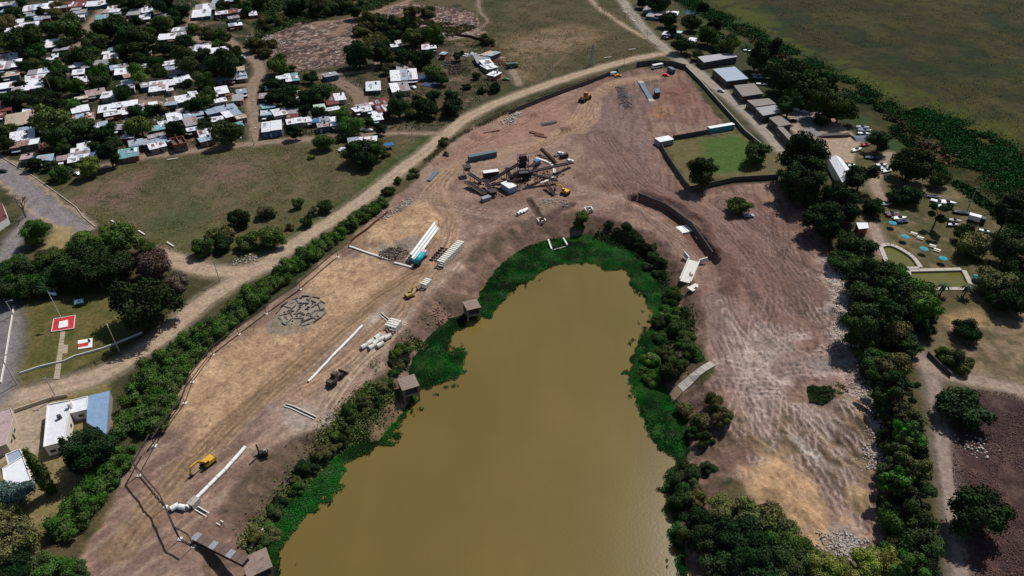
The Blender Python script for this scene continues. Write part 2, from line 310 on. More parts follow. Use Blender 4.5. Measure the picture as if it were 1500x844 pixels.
rb, _, _ = dline(Gp([(1060,0),(1150,60),(1230,95),(1290,130),(1370,165),(1450,190),(1520,230)]), wx, wy, 60); paint(inM*smooth(-rb, -26, -4)*smooth(n30+n8-.5, .35, .6), lin(62, 68, 16), .8)
pond = sdf(Gp([(1004,12),(1016,8),(1026,18),(1012,24),(1004,20)]), wx, wy)
sGB = zone(GREENBANK, lin(42, 53, 25), 4); inG = smooth(-sGB, -3, 4); paint(inG*smooth(n8, .5, .6), lin(80, 66, 44), .7); paint(inG*smooth(fbm(X, Y, 26, 3, 14), .52, .62), lin(46, 64, 28), .8)
sR = zone(RECR, lin(78, 72, 46)); inR = smooth(-sR, -2, 3); paint(inR*smooth(n8, .52, .64), lin(122, 106, 80), .6); paint(inR*smooth(n3, .55, .66), lin(62, 66, 36), .5)
zone(Gp([(1060,60),(1140,100),(1260,190),(1240,240),(1165,235),(1110,160),(1040,100)]), lin(52, 54, 34), 4)
zone(LOT, lin(92, 84, 54), 1.5); zone(Gp([(1022,205),(1074,194),(1100,210),(1095,250),(1030,258)]), lin(66, 86, 38), 4)
zone(BOATYARD, lin(150, 130, 112), 1.5)
sBu = zone(BURNT, lin(66, 49, 47), 3); inBu = smooth(-sBu, -2, 3); paint(inBu*smooth(n3, .5, .62), lin(88, 68, 62), .6); paint(inBu*smooth(n8, .5, .6), lin(50, 36, 36), .7)
sSE = zone(SEGROUND, lin(118, 100, 78), 3); inSE = smooth(-sSE, -2, 3); paint(inSE*smooth(n8, .5, .62), lin(90, 78, 58), .7); zone(Gp([(1385,462),(1445,458),(1450,470),(1400,476)]), lin(150, 120, 84), 3, .8)
paint(inSE*smooth(n3, .58, .68), lin(70, 66, 42), .6)
# the building site
sS = sdf(SITE, X+(wx-X)*.6, Y+(wy-Y)*.6); inS = smooth(-sS, -1.2, 1.2)
dirt = np.where((X > 30)[:, None], np.array(lin(112, 88, 81)), np.array(lin(132, 107, 93)))
bl = smooth(X, 0, 60)[:, None]; dirt = np.array(lin(130, 108, 95))*(1-bl)+np.array(lin(111, 86, 77))*bl
m = inS[:, None]; C[:] = C*(1-m)+dirt*m
paint(inS*smooth(n30, .5, .62), lin(118, 92, 80), .6); paint(inS*smooth(n8, .52, .66), lin(146, 121, 105), .55); paint(inS*smooth(1-n8, .52, .64), lin(98, 76, 68), .5)
yard = sdf(Gp([(868,150),(930,118),(960,150),(950,200),(965,260),(900,262),(862,220)]), wx, wy); paint(inS*smooth(-yard, -8, 8), lin(112, 92, 88), .85)
nred = sdf(Gp([(640,235),(700,190),(790,152),(850,140),(810,200),(740,215),(680,240)]), wx, wy); paint(inS*smooth(-nred, -6, 6), lin(140, 108, 93), .7)
neast = sdf(Gp([(965,115),(1000,112),(1048,170),(1010,185),(970,170)]), wx, wy); paint(inS*smooth(-neast, -5, 5), lin(116, 82, 70), .6)
paint(inS*smooth(-sdf(Gp([(952,158),(975,150),(990,165),(975,175),(950,172)]), wx, wy), -4, 3), lin(150, 112, 80), .7)
gfoot = sdf(Gp([(120,322),(250,330),(330,330),(420,320),(520,270),(560,262),(440,343),(388,378),(300,380),(242,364),(150,328)]), wx, wy); paint(inF*smooth(-gfoot, -10, 8)*smooth(n8+.1, .4, .62), lin(78, 80, 46), .6)
light = sdf(Gp([(1040,470),(1130,440),(1150,480),(1190,520),(1250,500),(1250,560),(1150,560),(1060,560)]), wx, wy); paint(inS*smooth(-light, -9, 8)*smooth(n8+.15, .45, .6), lin(148, 127, 117), .7)
weedy = sdf(Gp([(1180,590),(1282,580),(1290,700),(1240,740),(1190,690),(1060,640),(1040,600),(1100,600)]), wx, wy); paint(inS*smooth(-weedy, -8, 8), lin(106, 88, 66), .65); paint(inS*smooth(-weedy, -8, 8)*smooth(n3, .52, .62), lin(66, 62, 40), .7)
stk = fbm(X*1.2+Y*.9, (Y-X*.8)*.18, 2.2, 4, 40); inW = inS*smooth(-weedy, -8, 8); paint(inW*smooth(stk, .5, .62), lin(150, 128, 100), .55); paint(inW*smooth(1-stk, .5, .62), lin(62, 54, 40), .55)
stk2 = fbm((X-Y*.15)*1.6, (Y+X*.15)*.22, 2.4, 4, 41); inE = inS*smooth(X, 40, 60)*(1-inW); paint(inE*smooth(stk2, .52, .64), lin(124, 99, 89), .5); paint(inE*smooth(1-stk2, .52, .64), lin(86, 65, 58), .5)
stk3 = fbm((X-Y*.75)*1.3, (Y+X*.75)*.2, 2.6, 4, 42); inL = inS*smooth(-X, -20, 0)*smooth(-Y, -250, -220); paint(inL*smooth(stk3, .52, .64), lin(150, 130, 112), .5); paint(inL*smooth(1-stk3, .52, .64), lin(104, 84, 72), .5)
pale = sdf(Gp([(1205,370),(1225,385),(1242,440),(1242,500),(1228,500),(1222,440),(1205,410)]), wx, wy); paint(inS*smooth(-pale, -3, 3)*smooth(n3+.1, .42, .58), lin(186, 168, 158), .85)
for poly in (SAND1, SAND2, SAND3, SAND4):
    q = sdf(poly, X+(wx-X)*.8, Y+(wy-Y)*.8); k = smooth(-q+(n8-.5)*10, -5, 5); paint(k, lin(162, 133, 104), .9); paint(k*smooth(n8, .5, .64), lin(178, 150, 120), .6); paint(k*smooth(n3, .56, .68), lin(136, 109, 86), .6); paint(k*smooth(n1, .64, .74), lin(112, 88, 70), .5)
grey = sdf(Gp([(540,462),(590,455),(610,462),(590,485),(545,478)]), wx, wy); paint(smooth(-grey, -3, 2), lin(165, 158, 152), .75)
grey = sdf(Gp([(405,600),(440,585),(485,600),(490,615),(440,625),(410,615)]), wx, wy); paint(smooth(-grey, -3, 2), lin(156, 144, 134), .6)
track_h = np.zeros(len(X), np.float32); brk = smooth(fbm(X, Y, 7, 3, 33), .36, .52); brk2 = smooth(fbm(X, Y, 6, 3, 35), .38, .54)
tr = random.Random(3)
for pts, hw, c in TRACKS:
    base = np.array(curve(pts, 5))
    P = Gp(base); d, al, sg = dline(P, wx*.35+X*.65, wy*.35+Y*.65, 26)
    a = smooth(-d, -hw-1.5, -hw+1.5)*inS; paint(a, c, .72)
    wob = (fbm(al, al*0+hw, 25, 2, 30)-.5)*4
    rut = smooth(np.abs(((sg+wob) % 1.9)-.95), .2, .62)*a*smooth(fbm(al*.35, sg*2.2, 6, 3, 31), .4, .6)
    paint(rut, np.array(c)*.55, .75); track_h -= rut*.2
    for _ in range(7):                              # single passes of a machine wandering off the line
        ofs = tr.uniform(-2.6, 2.6)*hw; P2 = P+np.column_stack([np.cumsum([tr.gauss(0, .28) for _ in P]), np.cumsum([tr.gauss(0, .28) for _ in P])])+np.array([ofs*.7, ofs*.7])
        i0 = tr.randrange(max(1, len(P)//2)); i1 = min(len(P), i0+max(4, int(len(P)*tr.uniform(.3, .7))))
        if i1-i0 < 2: continue
        d2, a2, s2 = dline(P2[i0:i1], X, Y, 8)
        rr = (smooth(-np.abs(np.abs(s2)-1.0), -.46, -.05))*(d2 < 1.9)*inS*brk
        paint(rr, np.array(c)*tr.choice((.5, .62, 1.35)), .75); track_h -= rr*.16
for _ in range(190):                                 # long arcs of tyre marks over the bare ground on the right and the yard
    q_ = tr.random()
    if q_ < .5: x0, y0 = tr.uniform(1030, 1190), tr.uniform(290, 640); ang = tr.gauss(1.5, .22)
    elif q_ < .66: x0, y0 = tr.uniform(1050, 1180), tr.uniform(500, 580); ang = tr.gauss(.1, .2)
    elif q_ < .8: x0, y0 = tr.uniform(1060, 1220), tr.uniform(620, 760); ang = tr.gauss(.95, .15)
    else: x0, y0 = tr.uniform(860, 980), tr.uniform(130, 290); ang = tr.gauss(1.2, .4)
    if tr.random() < .25: x0, y0 = tr.uniform(1050, 1220), tr.uniform(440, 590); ang = tr.gauss(tr.choice((.2, 1.3)), .25)
    pal = 440 < y0 < 600 and x0 > 1040
    p = G(x0, y0); cur = tr.gauss(0, .018); L_ = []
    for k in range(26): L_.append((p.x, p.y)); p = p+Vector((math.cos(-ang)*2.2, math.sin(-ang)*2.2, 0)); ang += cur
    d2, a2, s2 = dline(L_, X, Y, 6); rr = smooth(-np.abs(np.abs(s2)-1.0), -.48, -.05)*(d2 < 1.9)*inS
    paint(rr*brk2, lin(*((164, 145, 137) if pal and tr.random() < .5 else tr.choice(((84, 65, 60), (136, 114, 106), (78, 60, 56), (128, 106, 98))))), .75); track_h -= rr*.14
q = sdf(SAND3, X+(wx-X)*.7, Y+(wy-Y)*.7); k = smooth(-q+(n8-.5)*6, -3, 3); paint(k, lin(166, 134, 100), .8); paint(k*smooth(n3, .56, .68), lin(138, 108, 80), .5)
for pts, hw, c in ROADS:
    P = Gp(curve(pts, 5)); d, al, sg = dline(P, X+(wx-X)*.3, Y+(wy-Y)*.3, 20)
    a = smooth(-d, -hw-1.0, -hw+.6); paint(a, c, .95); paint(smooth(-d, -hw-3.5, -hw-.5)*(1-a), np.array(c)*.72, .55)
    paint(a*smooth(-np.abs(np.abs(sg)-hw*.45), -.9, 0), np.array(c)*1.14, .5); paint(a*smooth(-np.abs(sg), -hw*.22, 0)*smooth(n3, .4, .6), np.array(c)*.8, .45)
sandy = sdf(Gp([(-40,222),(0,250),(60,300),(118,338),(108,345),(50,300),(0,272),(-40,260)]), wx, wy)
dd, _, _ = dline(Gp([(-60,215),(0,247),(30,270),(66,302),(112,338)]), wx, wy, 20); paint(smooth(-np.abs(dd-5.6), -2.2, 0), lin(160, 140, 118), .7)
tri = sdf(Gp([(68,362),(78,330),(108,338),(112,352),(100,372),(68,372)]), wx, wy); paint(smooth(-tri, -2, 2), lin(140, 122, 84), .8)
# heights
sL = sdf(SHORE, X+(wx-X)*.5, Y+(wy-Y)*.5, 90)
bankw = 9+5*smooth(n30, .4, .65)
Z = np.where(sL > 0, -5.2+5.2*np.clip(sL/bankw, 0, 1)**.85, -5.2+np.maximum(sL*.25, -1.8)).astype(np.float32)
onbank = smooth(sL, -.5, .5)*smooth(-sL, -bankw, -bankw+3)
paint(onbank, lin(96, 76, 66), .85); paint(onbank*smooth(n3, .48, .6), lin(124, 100, 86), .7); paint(onbank*smooth(n8, .54, .64), lin(76, 64, 48), .6)
spit = sdf(Gp([(520,640),(560,600),(600,590),(590,615),(560,645),(530,650)], -4), wx, wy); paint(smooth(-spit, -2, 2), lin(122, 98, 76), .8)
paint(smooth(-sL, -.3, .8), lin(70, 60, 30))
rough = np.clip(inS*.35+inD*.6+onbank*.8+inM*.25+.12, 0, 1.2)
Z += (n8-.5)*rough*1.1+(n3-.5)*rough*.75+(n1-.5)*rough*.3+track_h
def bump_poly(poly, hgt, soft):
    q = sdf(poly, X+(wx-X)*.5, Y+(wy-Y)*.5); k = smooth(-q, -soft*.3, soft); Z[:] += hgt*k; return k
def bump_line(pts, hgt, w, soft, c=None, k=.8, warp=.3):
    d, _, _ = dline(Gp(pts), X+(wx-X)*warp, Y+(wy-Y)*warp, 20); a = smooth(-d, -w-soft, -w); Z[:] += hgt*a
    if c is not None: paint(a, c, k)
bump_poly(SAND2, 1.6, 6); bump_poly(SAND3, 1.4, 5); bump_poly(MOUND, 3.0, 9)
bump_line([(930,290),(972,306),(1010,336),(1040,380)], -2.8, 3.0, 1.0, lin(110, 80, 68), .7, .15)      # culvert trench
bump_line([(945,282),(990,300),(1030,326),(1052,368)], 1.5, .5, 2.6, lin(92, 68, 60), .8, .6)           # its spoil ridge
bump_line([(1060,375),(1075,400),(1065,425)], 1.2, 1.0, 3.5, lin(92, 70, 62), .7, .6)
bump_line([(774,292),(782,304),(792,320)], -1.4, 1.0, .7, lin(70, 54, 48), .8, .1)
bump_line([(790,322),(810,312),(838,300)], -.9, 1.2, 1.0, lin(76, 58, 52), .8, .3)
for (px, py, hh, rr_, c) in [(833,188,1.6,4.5,(122,90,78)), (781,167,1.2,4.5,(132,100,86)), (913,141,.7,5,(84,80,82)), (751,176,1.6,4.5,(150,126,114)), (700,200,1.0,6,(134,102,88)), (985,135,1.0,8,(112,80,70)), (1000,150,1.1,8,(108,78,68)), (800,300,1.0,6,(128,106,92)), (640,350,.6,3,(150,124,96)), (1222,455,1.6,5,(160,142,132)), (1236,805,.7,6,(124,112,106)), (1260,740,1.5,5,(150,126,94)), (310,500,.5,3,(140,110,76)), (590,310,1.0,4,(120,98,88)), (430,470,.2,9,(116,108,98)), (600,360,.3,6,(120,112,104)), (565,368,.3,5,(150,140,126))]:
    q = G(px, py); d = np.hypot(wx-q.x, wy-q.y); a = smooth(-d, -rr_, -rr_*.25); Z += hh*a; paint(smooth(-d, -rr_, -rr_*.7), lin(*c), .75)
for pl in (POOL1, POOL2): q = sdf(pl, X, Y, 6); Z -= 1.5*smooth(-q, -.2, .5)
Z += np.where(pond < 0, -.6, 0)
def Hgt(x, y):
    i = int(np.clip(np.searchsorted(XS, x)-1, 0, NX-2)); j = int(np.clip(np.searchsorted(YS, y)-1, 0, NY-2))
    fx = (x-XS[i])/(XS[i+1]-XS[i]); fy = (y-YS[j])/(YS[j+1]-YS[j]); Zr = Zg
    return float((Zr[j, i]*(1-fx)+Zr[j, i+1]*fx)*(1-fy)+(Zr[j+1, i]*(1-fx)+Zr[j+1, i+1]*fx)*fy)
Zg = Z.reshape(NY, NX)
def HgtA(x, y):
    i = np.clip(np.searchsorted(XS, x)-1, 0, NX-2); j = np.clip(np.searchsorted(YS, y)-1, 0, NY-2)
    fx = (x-XS[i])/(XS[i+1]-XS[i]); fy = (y-YS[j])/(YS[j+1]-YS[j])
    return (Zg[j, i]*(1-fx)+Zg[j, i+1]*fx)*(1-fy)+(Zg[j+1, i]*(1-fx)+Zg[j+1, i+1]*fx)*fy
def T(px, py, up=0.0):                              # pixel -> the point where its ray, `up` metres above the ground, meets the terrain
    z = 0.0
    for _ in range(6): p = G(px, py, z+up); z = .5*z+.5*Hgt(p.x, p.y)
    p = G(px, py, z+up); return Vector((p.x, p.y, Hgt(p.x, p.y)))

me = bpy.data.meshes.new('ground'); idx = np.arange(NX*NY).reshape(NY, NX)
F = np.stack([idx[:-1, :-1], idx[:-1, 1:], idx[1:, 1:], idx[1:, :-1]], -1).reshape(-1, 4)
me.vertices.add(NX*NY); me.vertices.foreach_set('co', np.column_stack([X, Y, Z]).astype(np.float32).ravel())
me.loops.add(F.size); me.loops.foreach_set('vertex_index', F.ravel().astype(np.int32)); me.polygons.add(len(F))
me.polygons.foreach_set('loop_start', (np.arange(len(F))*4).astype(np.int32)); me.polygons.foreach_set('use_smooth', np.ones(len(F), bool)); me.update()
at = me.color_attributes.new('soil', 'FLOAT_COLOR', 'POINT'); at.data.foreach_set('color', np.column_stack([C, np.ones(len(C))]).astype(np.float32).ravel())
m = bpy.data.materials.new('ground_soil'); m.use_nodes = True; N = m.node_tree.nodes; L = m.node_tree.links; b = N['Principled BSDF']; b.inputs['Roughness'].default_value = .95; b.inputs['Specular IOR Level'].default_value = .12
a = N.new('ShaderNodeAttribute'); a.attribute_name = 'soil'; geo = N.new('ShaderNodeNewGeometry'); hsv = N.new('ShaderNodeHueSaturation'); L.new(a.outputs['Color'], hsv.inputs['Color'])
prev = None; hts = []
for sc, amp in ((.9, .26), (.28, .2), (3.2, .16)):
    nz = N.new('ShaderNodeTexNoise'); nz.inputs['Scale'].default_value = sc; nz.inputs['Detail'].default_value = 4; nz.inputs['Roughness'].default_value = .6; L.new(geo.outputs['Position'], nz.inputs['Vector'])
    mr = N.new('ShaderNodeMapRange'); mr.inputs[1].default_value = .3; mr.inputs[2].default_value = .7; mr.inputs[3].default_value = 1-amp; mr.inputs[4].default_value = 1+amp; L.new(nz.outputs[0], mr.inputs[0]); hts.append(nz)
    if prev is None: prev = mr.outputs[0]
    else:
        mu = N.new('ShaderNodeMath'); mu.operation = 'MULTIPLY'; L.new(prev, mu.inputs[0]); L.new(mr.outputs[0], mu.inputs[1]); prev = mu.outputs[0]
L.new(prev, hsv.inputs['Value']); L.new(hsv.outputs[0], b.inputs['Base Color'])
bp = N.new('ShaderNodeBump'); bp.inputs['Strength'].default_value = .7; bp.inputs['Distance'].default_value = .35; L.new(hts[0].outputs[0], bp.inputs['Height']); L.new(bp.outputs[0], b.inputs['Normal'])
setp(mesh_obj('ground', me, m), kind='structure')

# lake, pond and pool water
def sheet(name, poly, z, mt):
    o = MB().add([(p[0], p[1], z) for p in poly], [tuple(range(len(poly)))]).build(name, mt); return o
def watermat(name, col, rough=.18, spec=.25):
    m = bpy.data.materials.new(name); m.use_nodes = True; N = m.node_tree.nodes; L = m.node_tree.links; b = N['Principled BSDF']
    b.inputs['Roughness'].default_value = rough; b.inputs['Specular IOR Level'].default_value = spec
    geo = N.new('ShaderNodeNewGeometry'); nz = N.new('ShaderNodeTexNoise'); nz.inputs['Scale'].default_value = .02; nz.inputs['Detail'].default_value = 4; L.new(geo.outputs['Position'], nz.inputs['Vector'])
    mr = N.new('ShaderNodeMapRange'); mr.inputs[1].default_value = .3; mr.inputs[2].default_value = .7; mr.inputs[3].default_value = .9; mr.inputs[4].default_value = 1.1; L.new(nz.outputs[0], mr.inputs[0])
    hsv = N.new('ShaderNodeHueSaturation'); hsv.inputs['Color'].default_value = (*col, 1); L.new(mr.outputs[0], hsv.inputs['Value']); L.new(hsv.outputs[0], b.inputs['Base Color'])
    mp = N.new('ShaderNodeMapping'); mp.inputs['Scale'].default_value = (1.0, .16, 1); mp.inputs['Rotation'].default_value = (0, 0, .18); L.new(geo.outputs['Position'], mp.inputs['Vector']); n3_ = N.new('ShaderNodeTexNoise'); n3_.inputs['Scale'].default_value = .05; n3_.inputs['Detail'].default_value = 6; n3_.inputs['Distortion'].default_value = .8; L.new(mp.outputs[0], n3_.inputs['Vector'])
    m3 = N.new('ShaderNodeMapRange'); m3.inputs[1].default_value = .35; m3.inputs[2].default_value = .68; m3.inputs[3].default_value = 1.025; m3.inputs[4].default_value = .95; L.new(n3_.outputs[0], m3.inputs[0]); mu = N.new('ShaderNodeMath'); mu.operation = 'MULTIPLY'; L.new(mr.outputs[0], mu.inputs[0]); L.new(m3.outputs[0], mu.inputs[1]); L.new(mu.outputs[0], hsv.inputs['Value'])
    n2 = N.new('ShaderNodeTexNoise'); n2.inputs['Scale'].default_value = 1.2; n2.inputs['Detail'].default_value = 3; L.new(geo.outputs['Position'], n2.inputs['Vector'])
    bp = N.new('ShaderNodeBump'); bp.inputs['Strength'].default_value = .07; bp.inputs['Distance'].default_value = .2; L.new(n2.outputs[0], bp.inputs['Height']); L.new(bp.outputs[0], b.inputs['Normal'])
    return m
lake = MB(); q = [tuple(G(x, y, WATER_Z)[:2]) for x, y in ((300,960),(1080,960),(1040,330),(560,330))]
lake.add([(p[0], p[1], WATER_Z) for p in q], [(0, 1, 2, 3)]); setp(lake.build('lake_water', watermat('muddy_water', lin(104, 88, 46))), kind='structure')
setp(sheet('pond_water', Gp([(1000,14),(1016,5),(1030,18),(1014,27),(1002,22)]), -.25, watermat('blue_pond_water', lin(30, 44, 70), .1)), kind='structure')
# ------------------------------------------------------------------ vegetation
nr = np.random.default_rng(21)
LEAF = {'mid': lin(54, 74, 30), 'dark': lin(42, 60, 28), 'deep': lin(32, 50, 26), 'bright': lin(58, 90, 30), 'olive': lin(76, 78, 42), 'blue': lin(70, 88, 84), 'pink': lin(82, 68, 58), 'yellow': lin(84, 98, 36), 'mat': lin(11, 54, 12), 'reed': lin(30, 70, 24), 'rust': lin(92, 68, 44), 'hedge': lin(46, 76, 26), 'dead': lin(96, 76, 68), 'tuft': lin(70, 66, 36)}
for k, c in LEAF.items(): leafmat('leaf_'+k, tuple(v*(1.0 if k in ('mat', 'reed', 'tuft', 'dead', 'rust') else 1.45) for v in c))
BARK = mat('bark', lin(92, 78, 64), .95, var=.3, scale=3)
_ico = None
def ico():
    global _ico
    if _ico is None:
        import bmesh
        bm = bmesh.new(); bmesh.ops.create_icosphere(bm, subdivisions=1, radius=1); _ico = (np.array([v.co[:] for v in bm.verts]), np.array([[v.index for v in f.verts] for f in bm.faces])); bm.free()
    return _ico
def leafmesh(name, pos, nrm, size, tint, material, extra=None, aspect=.62):
    """one quad per leaf clump; nrm unit normals; size per leaf; extra = (verts, tris, tints)"""
    n = len(pos); r = nr.normal(size=(n, 3)); t = np.cross(nrm, r); t /= np.linalg.norm(t, axis=1)[:, None]+1e-9; b = np.cross(nrm, t)
    s = size[:, None]*.5; j = nr.uniform(.7, 1.3, (n, 4, 1))
    q = np.stack([-t*s-b*s*aspect, t*s-b*s*aspect*.8, t*s*1.1+b*s*aspect, -t*s*.9+b*s*aspect], 1)*j+pos[:, None, :]
    V = q.reshape(-1, 3); LV = [np.arange(n*4)]; LS = np.arange(n)*4; LT = np.full(n, 4); tv = np.repeat(tint, 4)
    if extra is not None and len(extra[0]):
        LV.append((extra[1]+len(V)).ravel()); LS = np.concatenate([LS, n*4+np.arange(len(extra[1]))*3]); V = np.concatenate([V, extra[0]]); tv = np.concatenate([tv, extra[2]])
    LV = np.concatenate(LV).astype(np.int32); me = bpy.data.meshes.new(name)
    me.vertices.add(len(V)); me.vertices.foreach_set('co', V.astype(np.float32).ravel()); me.loops.add(len(LV)); me.loops.foreach_set('vertex_index', LV)
    me.polygons.add(len(LS)); me.polygons.foreach_set('loop_start', LS.astype(np.int32)); me.update()
    a = me.attributes.new('tint', 'FLOAT', 'POINT'); a.data.foreach_set('value', tv.astype(np.float32)); me.materials.append(material); return me
def lumps_mesh(name, cen, rad, per, leaf, material, flat=1.0, core=.8, up=-.35):
    """foliage over a set of lumps: cen (K,3), rad (K,)"""
    K = len(cen); cnt = np.maximum(6, (per*rad**2/np.mean(rad**2))).astype(int); ki = np.repeat(np.arange(K), cnt); n = len(ki)
    d = nr.normal(size=(n, 3)); d /= np.linalg.norm(d, axis=1)[:, None]; lowm = d[:, 2] < up; d[lowm, 2] *= -1
    rr = rad[ki]*nr.uniform(.72, 1.12, n); pos = cen[ki]+d*rr[:, None]*np.array([1, 1, flat])
    nm = d+nr.normal(size=(n, 3))*.55; nm /= np.linalg.norm(nm, axis=1)[:, None]
    lt = nr.uniform(.72, 1.25, K); tint = lt[ki]*nr.uniform(.65, 1.4, n)
    iv, it = ico(); ev = []; et = []; ec = []
    for k in range(K):
        ev.append(cen[k]+iv*(rad[k]*core*nr.uniform(.85, 1.1, (len(iv), 1)))*np.array([1, 1, flat])); et.append(it+k*len(iv)); ec.append(np.full(len(iv), lt[k]*.9))
    return leafmesh(name, pos, nm, leaf*nr.uniform(.6, 1.35, n), tint, material, (np.concatenate(ev), np.concatenate(et), np.concatenate(ec)))
def crown(kind, seed, dense=1.0):
    """unit crown: radius 1 in plan, base at z=0 for its lowest leaves"""
    r_ = np.random.default_rng(seed); cen = []; rad = []
    if kind == 'round': K, hz, zc = 24, .66, .62
    elif kind == 'wide': K, hz, zc = 26, .5, .55
    elif kind == 'tall': K, hz, zc = 26, 1.0, 1.0
    elif kind == 'bush': K, hz, zc = 14, .62, .5
    elif kind == 'sparse': K, hz, zc = 15, 1.0, 1.05
    elif kind == 'flat': K, hz, zc = 16, .32, .4
    if kind == 'cypress':
        for i in range(22):
            t = i/21; a = r_.uniform(0, 6.28); rr = .95*(math.sin(math.pi*min(1, .18+t*.86)))**.7*.5; cen.append((math.cos(a)*rr*.5, math.sin(a)*rr*.5, .35+t*5.6)); rad.append(.28+rr*.75)
        return lumps_mesh('crown', np.array(cen), np.array(rad), int(70*dense), .2, MATS['leaf_dark'], 1.5, .85, -1)
    while len(cen) < K:
        d = r_.normal(size=3); d /= np.linalg.norm(d); t = r_.uniform(.25, .8) if kind != 'sparse' else r_.uniform(.4, .9)
        p = d*t*np.array([1, 1, hz*1.0])
        if p[2] < -.72*hz: continue
        cen.append((p[0], p[1], zc+p[2])); rad.append(r_.uniform(.22, .42)*(1.0 if kind != 'sparse' else .72))
    return lumps_mesh('crown', np.array(cen), np.array(rad), int(270*dense*22/K), .078/dense**.4, MATS['leaf_mid'], .82, .74, -.45)
CROWNS = {}
def get_crown(kind, dense):
    key = (kind, dense)
    if key not in CROWNS: CROWNS[key] = [crown(kind, 100+hash_(kind)*17+i, dense) for i in range(4 if kind in ('round', 'tall', 'bush', 'wide') else 2)]
    return random.choice(CROWNS[key])
def hash_(s): return sum(ord(c) for c in s)
TRUNKS = {}
def get_trunk(kind):                                # unit: height 1, thickness for a 1 m crown radius
    if kind not in TRUNKS:
        lst = []
        for i in range(3):
            q = random.Random(i+40); mb = MB(); pts = [(0, 0, -.05), (q.uniform(-.02, .02), q.uniform(-.02, .02), .3), (q.uniform(-.04, .04), q.uniform(-.04, .04), .55)]
            mb.cyl(pts[0], pts[1], .045, .034, 8); mb.cyl(pts[1], pts[2], .034, .026, 8)
            for k in range(5):
                a = k*1.26+q.uniform(-.3, .3); l = q.uniform(.2, .36); e = (pts[2][0]+math.cos(a)*l, pts[2][1]+math.sin(a)*l, .55+q.uniform(.15, .32))
                mb.cyl(pts[1] if k % 2 else pts[2], e, .02, .006, 6)
            lst.append(mb.mesh('trunk', BARK))
        TRUNKS[kind] = lst
    return random.choice(TRUNKS[kind])
HZ = {'round': 1.35, 'wide': 1.05, 'tall': 2.1, 'bush': 1.15, 'sparse': 2.1, 'flat': .8, 'cypress': 6.3}
TREES = []                                          # (object, px, py, group)
def tree(px, py, rpx, tone='mid', kind='round', group=None, dense=1.0, zs=1.0):
    dense = 1.0 if dense < 1.25 else 1.5; rpx *= 1.04 if py < 260 and px < 780 else 1.0
    g0 = T(px, py); R_ = 1.12*rpx*depth(g0)/FPX; ch = HZ[kind]*R_*zs
    stem = {'bush': -.05, 'round': .04, 'wide': .08, 'tall': .05, 'sparse': .45, 'flat': .35, 'cypress': .1}[kind]*R_
    b = T(px, py, stem+ch*.5); R_ *= depth(b)/depth(g0)
    name = {'bush': 'shrub', 'cypress': 'cypress_tree'}.get(kind, 'tree')
    o = thing(name, None, 'shrub' if kind == 'bush' else 'tree', (b.x, b.y, b.z-.05), random.uniform(0, 6.28))
    c = mesh_obj('foliage' if kind == 'bush' else 'crown', get_crown(kind, dense), None, o); c.scale = (R_, R_*random.uniform(.88, 1.12), R_*zs*random.uniform(.82, 1.22)); c.location.z = stem
    c.material_slots[0].link = 'OBJECT'; c.material_slots[0].material = MATS['leaf_'+tone]
    t = mesh_obj('stem' if kind == 'bush' else 'trunk', get_trunk(kind), None, o); hh = (stem+ch*.75) if kind != 'cypress' else ch*.5; t.scale = (R_*1.6, R_*1.6, hh)
    TREES.append([o, px, py, group, tone, kind]); return o
def batch(group, ox, oy, sc, items, tones=('mid', 'dark', 'mid'), kinds=('round', 'round', 'tall'), dense=1.0):
    for it in items:
        cx, cy, r = it[:3]; tone = it[3] if len(it) > 3 else random.choice(tones); kind = it[4] if len(it) > 4 else random.choice(kinds)
        tree(ox+cx/sc, oy+cy/sc, r/sc, tone, kind, group, dense)
random.seed(77)
D3 = ('dark', 'mid', 'deep', 'dark'); RK = ('round', 'round', 'wide', 'tall')
batch('top-left village corner', 0, 0, 7.5, [(150,115,90),(600,120,85,'olive'),(780,300,150,'mid'),(560,310,120),(270,450,190),(110,490,130),(400,570,120),(780,630,110,'deep'),(960,610,130),(1050,470,140),(1140,290,140),(1290,340,140),(1420,390,130),(1350,530,110),(1270,200,65,'deep'),(610,770,105,'mid'),(1080,800,110,'bright'),(1260,660,60,'olive'),(620,40,70,'olive'),(240,40,50,'deep'),(60,240,100,'olive'),(380,700,70,'olive'),(260,720,70,'deep'),(1400,30,100),(1250,15,80),(700,470,90,'deep'),(900,640,80,'deep'),(450,140,50)], D3, RK)
batch('village block above the curving lane', 190, 0, 7.5, [(110,420,160),(350,270,100),(540,130,120,'deep'),(490,230,65),(700,310,80,'bright'),(610,420,100,'deep'),(560,490,90,'deep'),(1000,420,110,'mid'),(960,490,70,'bright'),(840,380,80,'olive'),(420,540,110,'deep'),(620,650,120),(800,610,90),(1030,680,170,'deep'),(880,760,100,'deep'),(1150,560,75,'mid'),(1190,690,90,'deep'),(90,620,90),(280,690,90),(310,800,75,'mid'),(90,800,95,'bright'),(60,230,60,'deep'),(350,40,140,'deep'),(80,20,110,'deep'),(1040,70,75,'deep'),(1430,30,100),(1330,30,80,'deep'),(230,330,90,'dark')], D3, RK)
batch('bushes west of the dump', 190, 0, 7.5, [(1400,500,100,'olive','bush'),(1330,470,60,'olive','bush'),(1440,570,70,'olive','bush'),(1460,240,80,'olive','bush'),(1500,300,60,'dark','bush')])
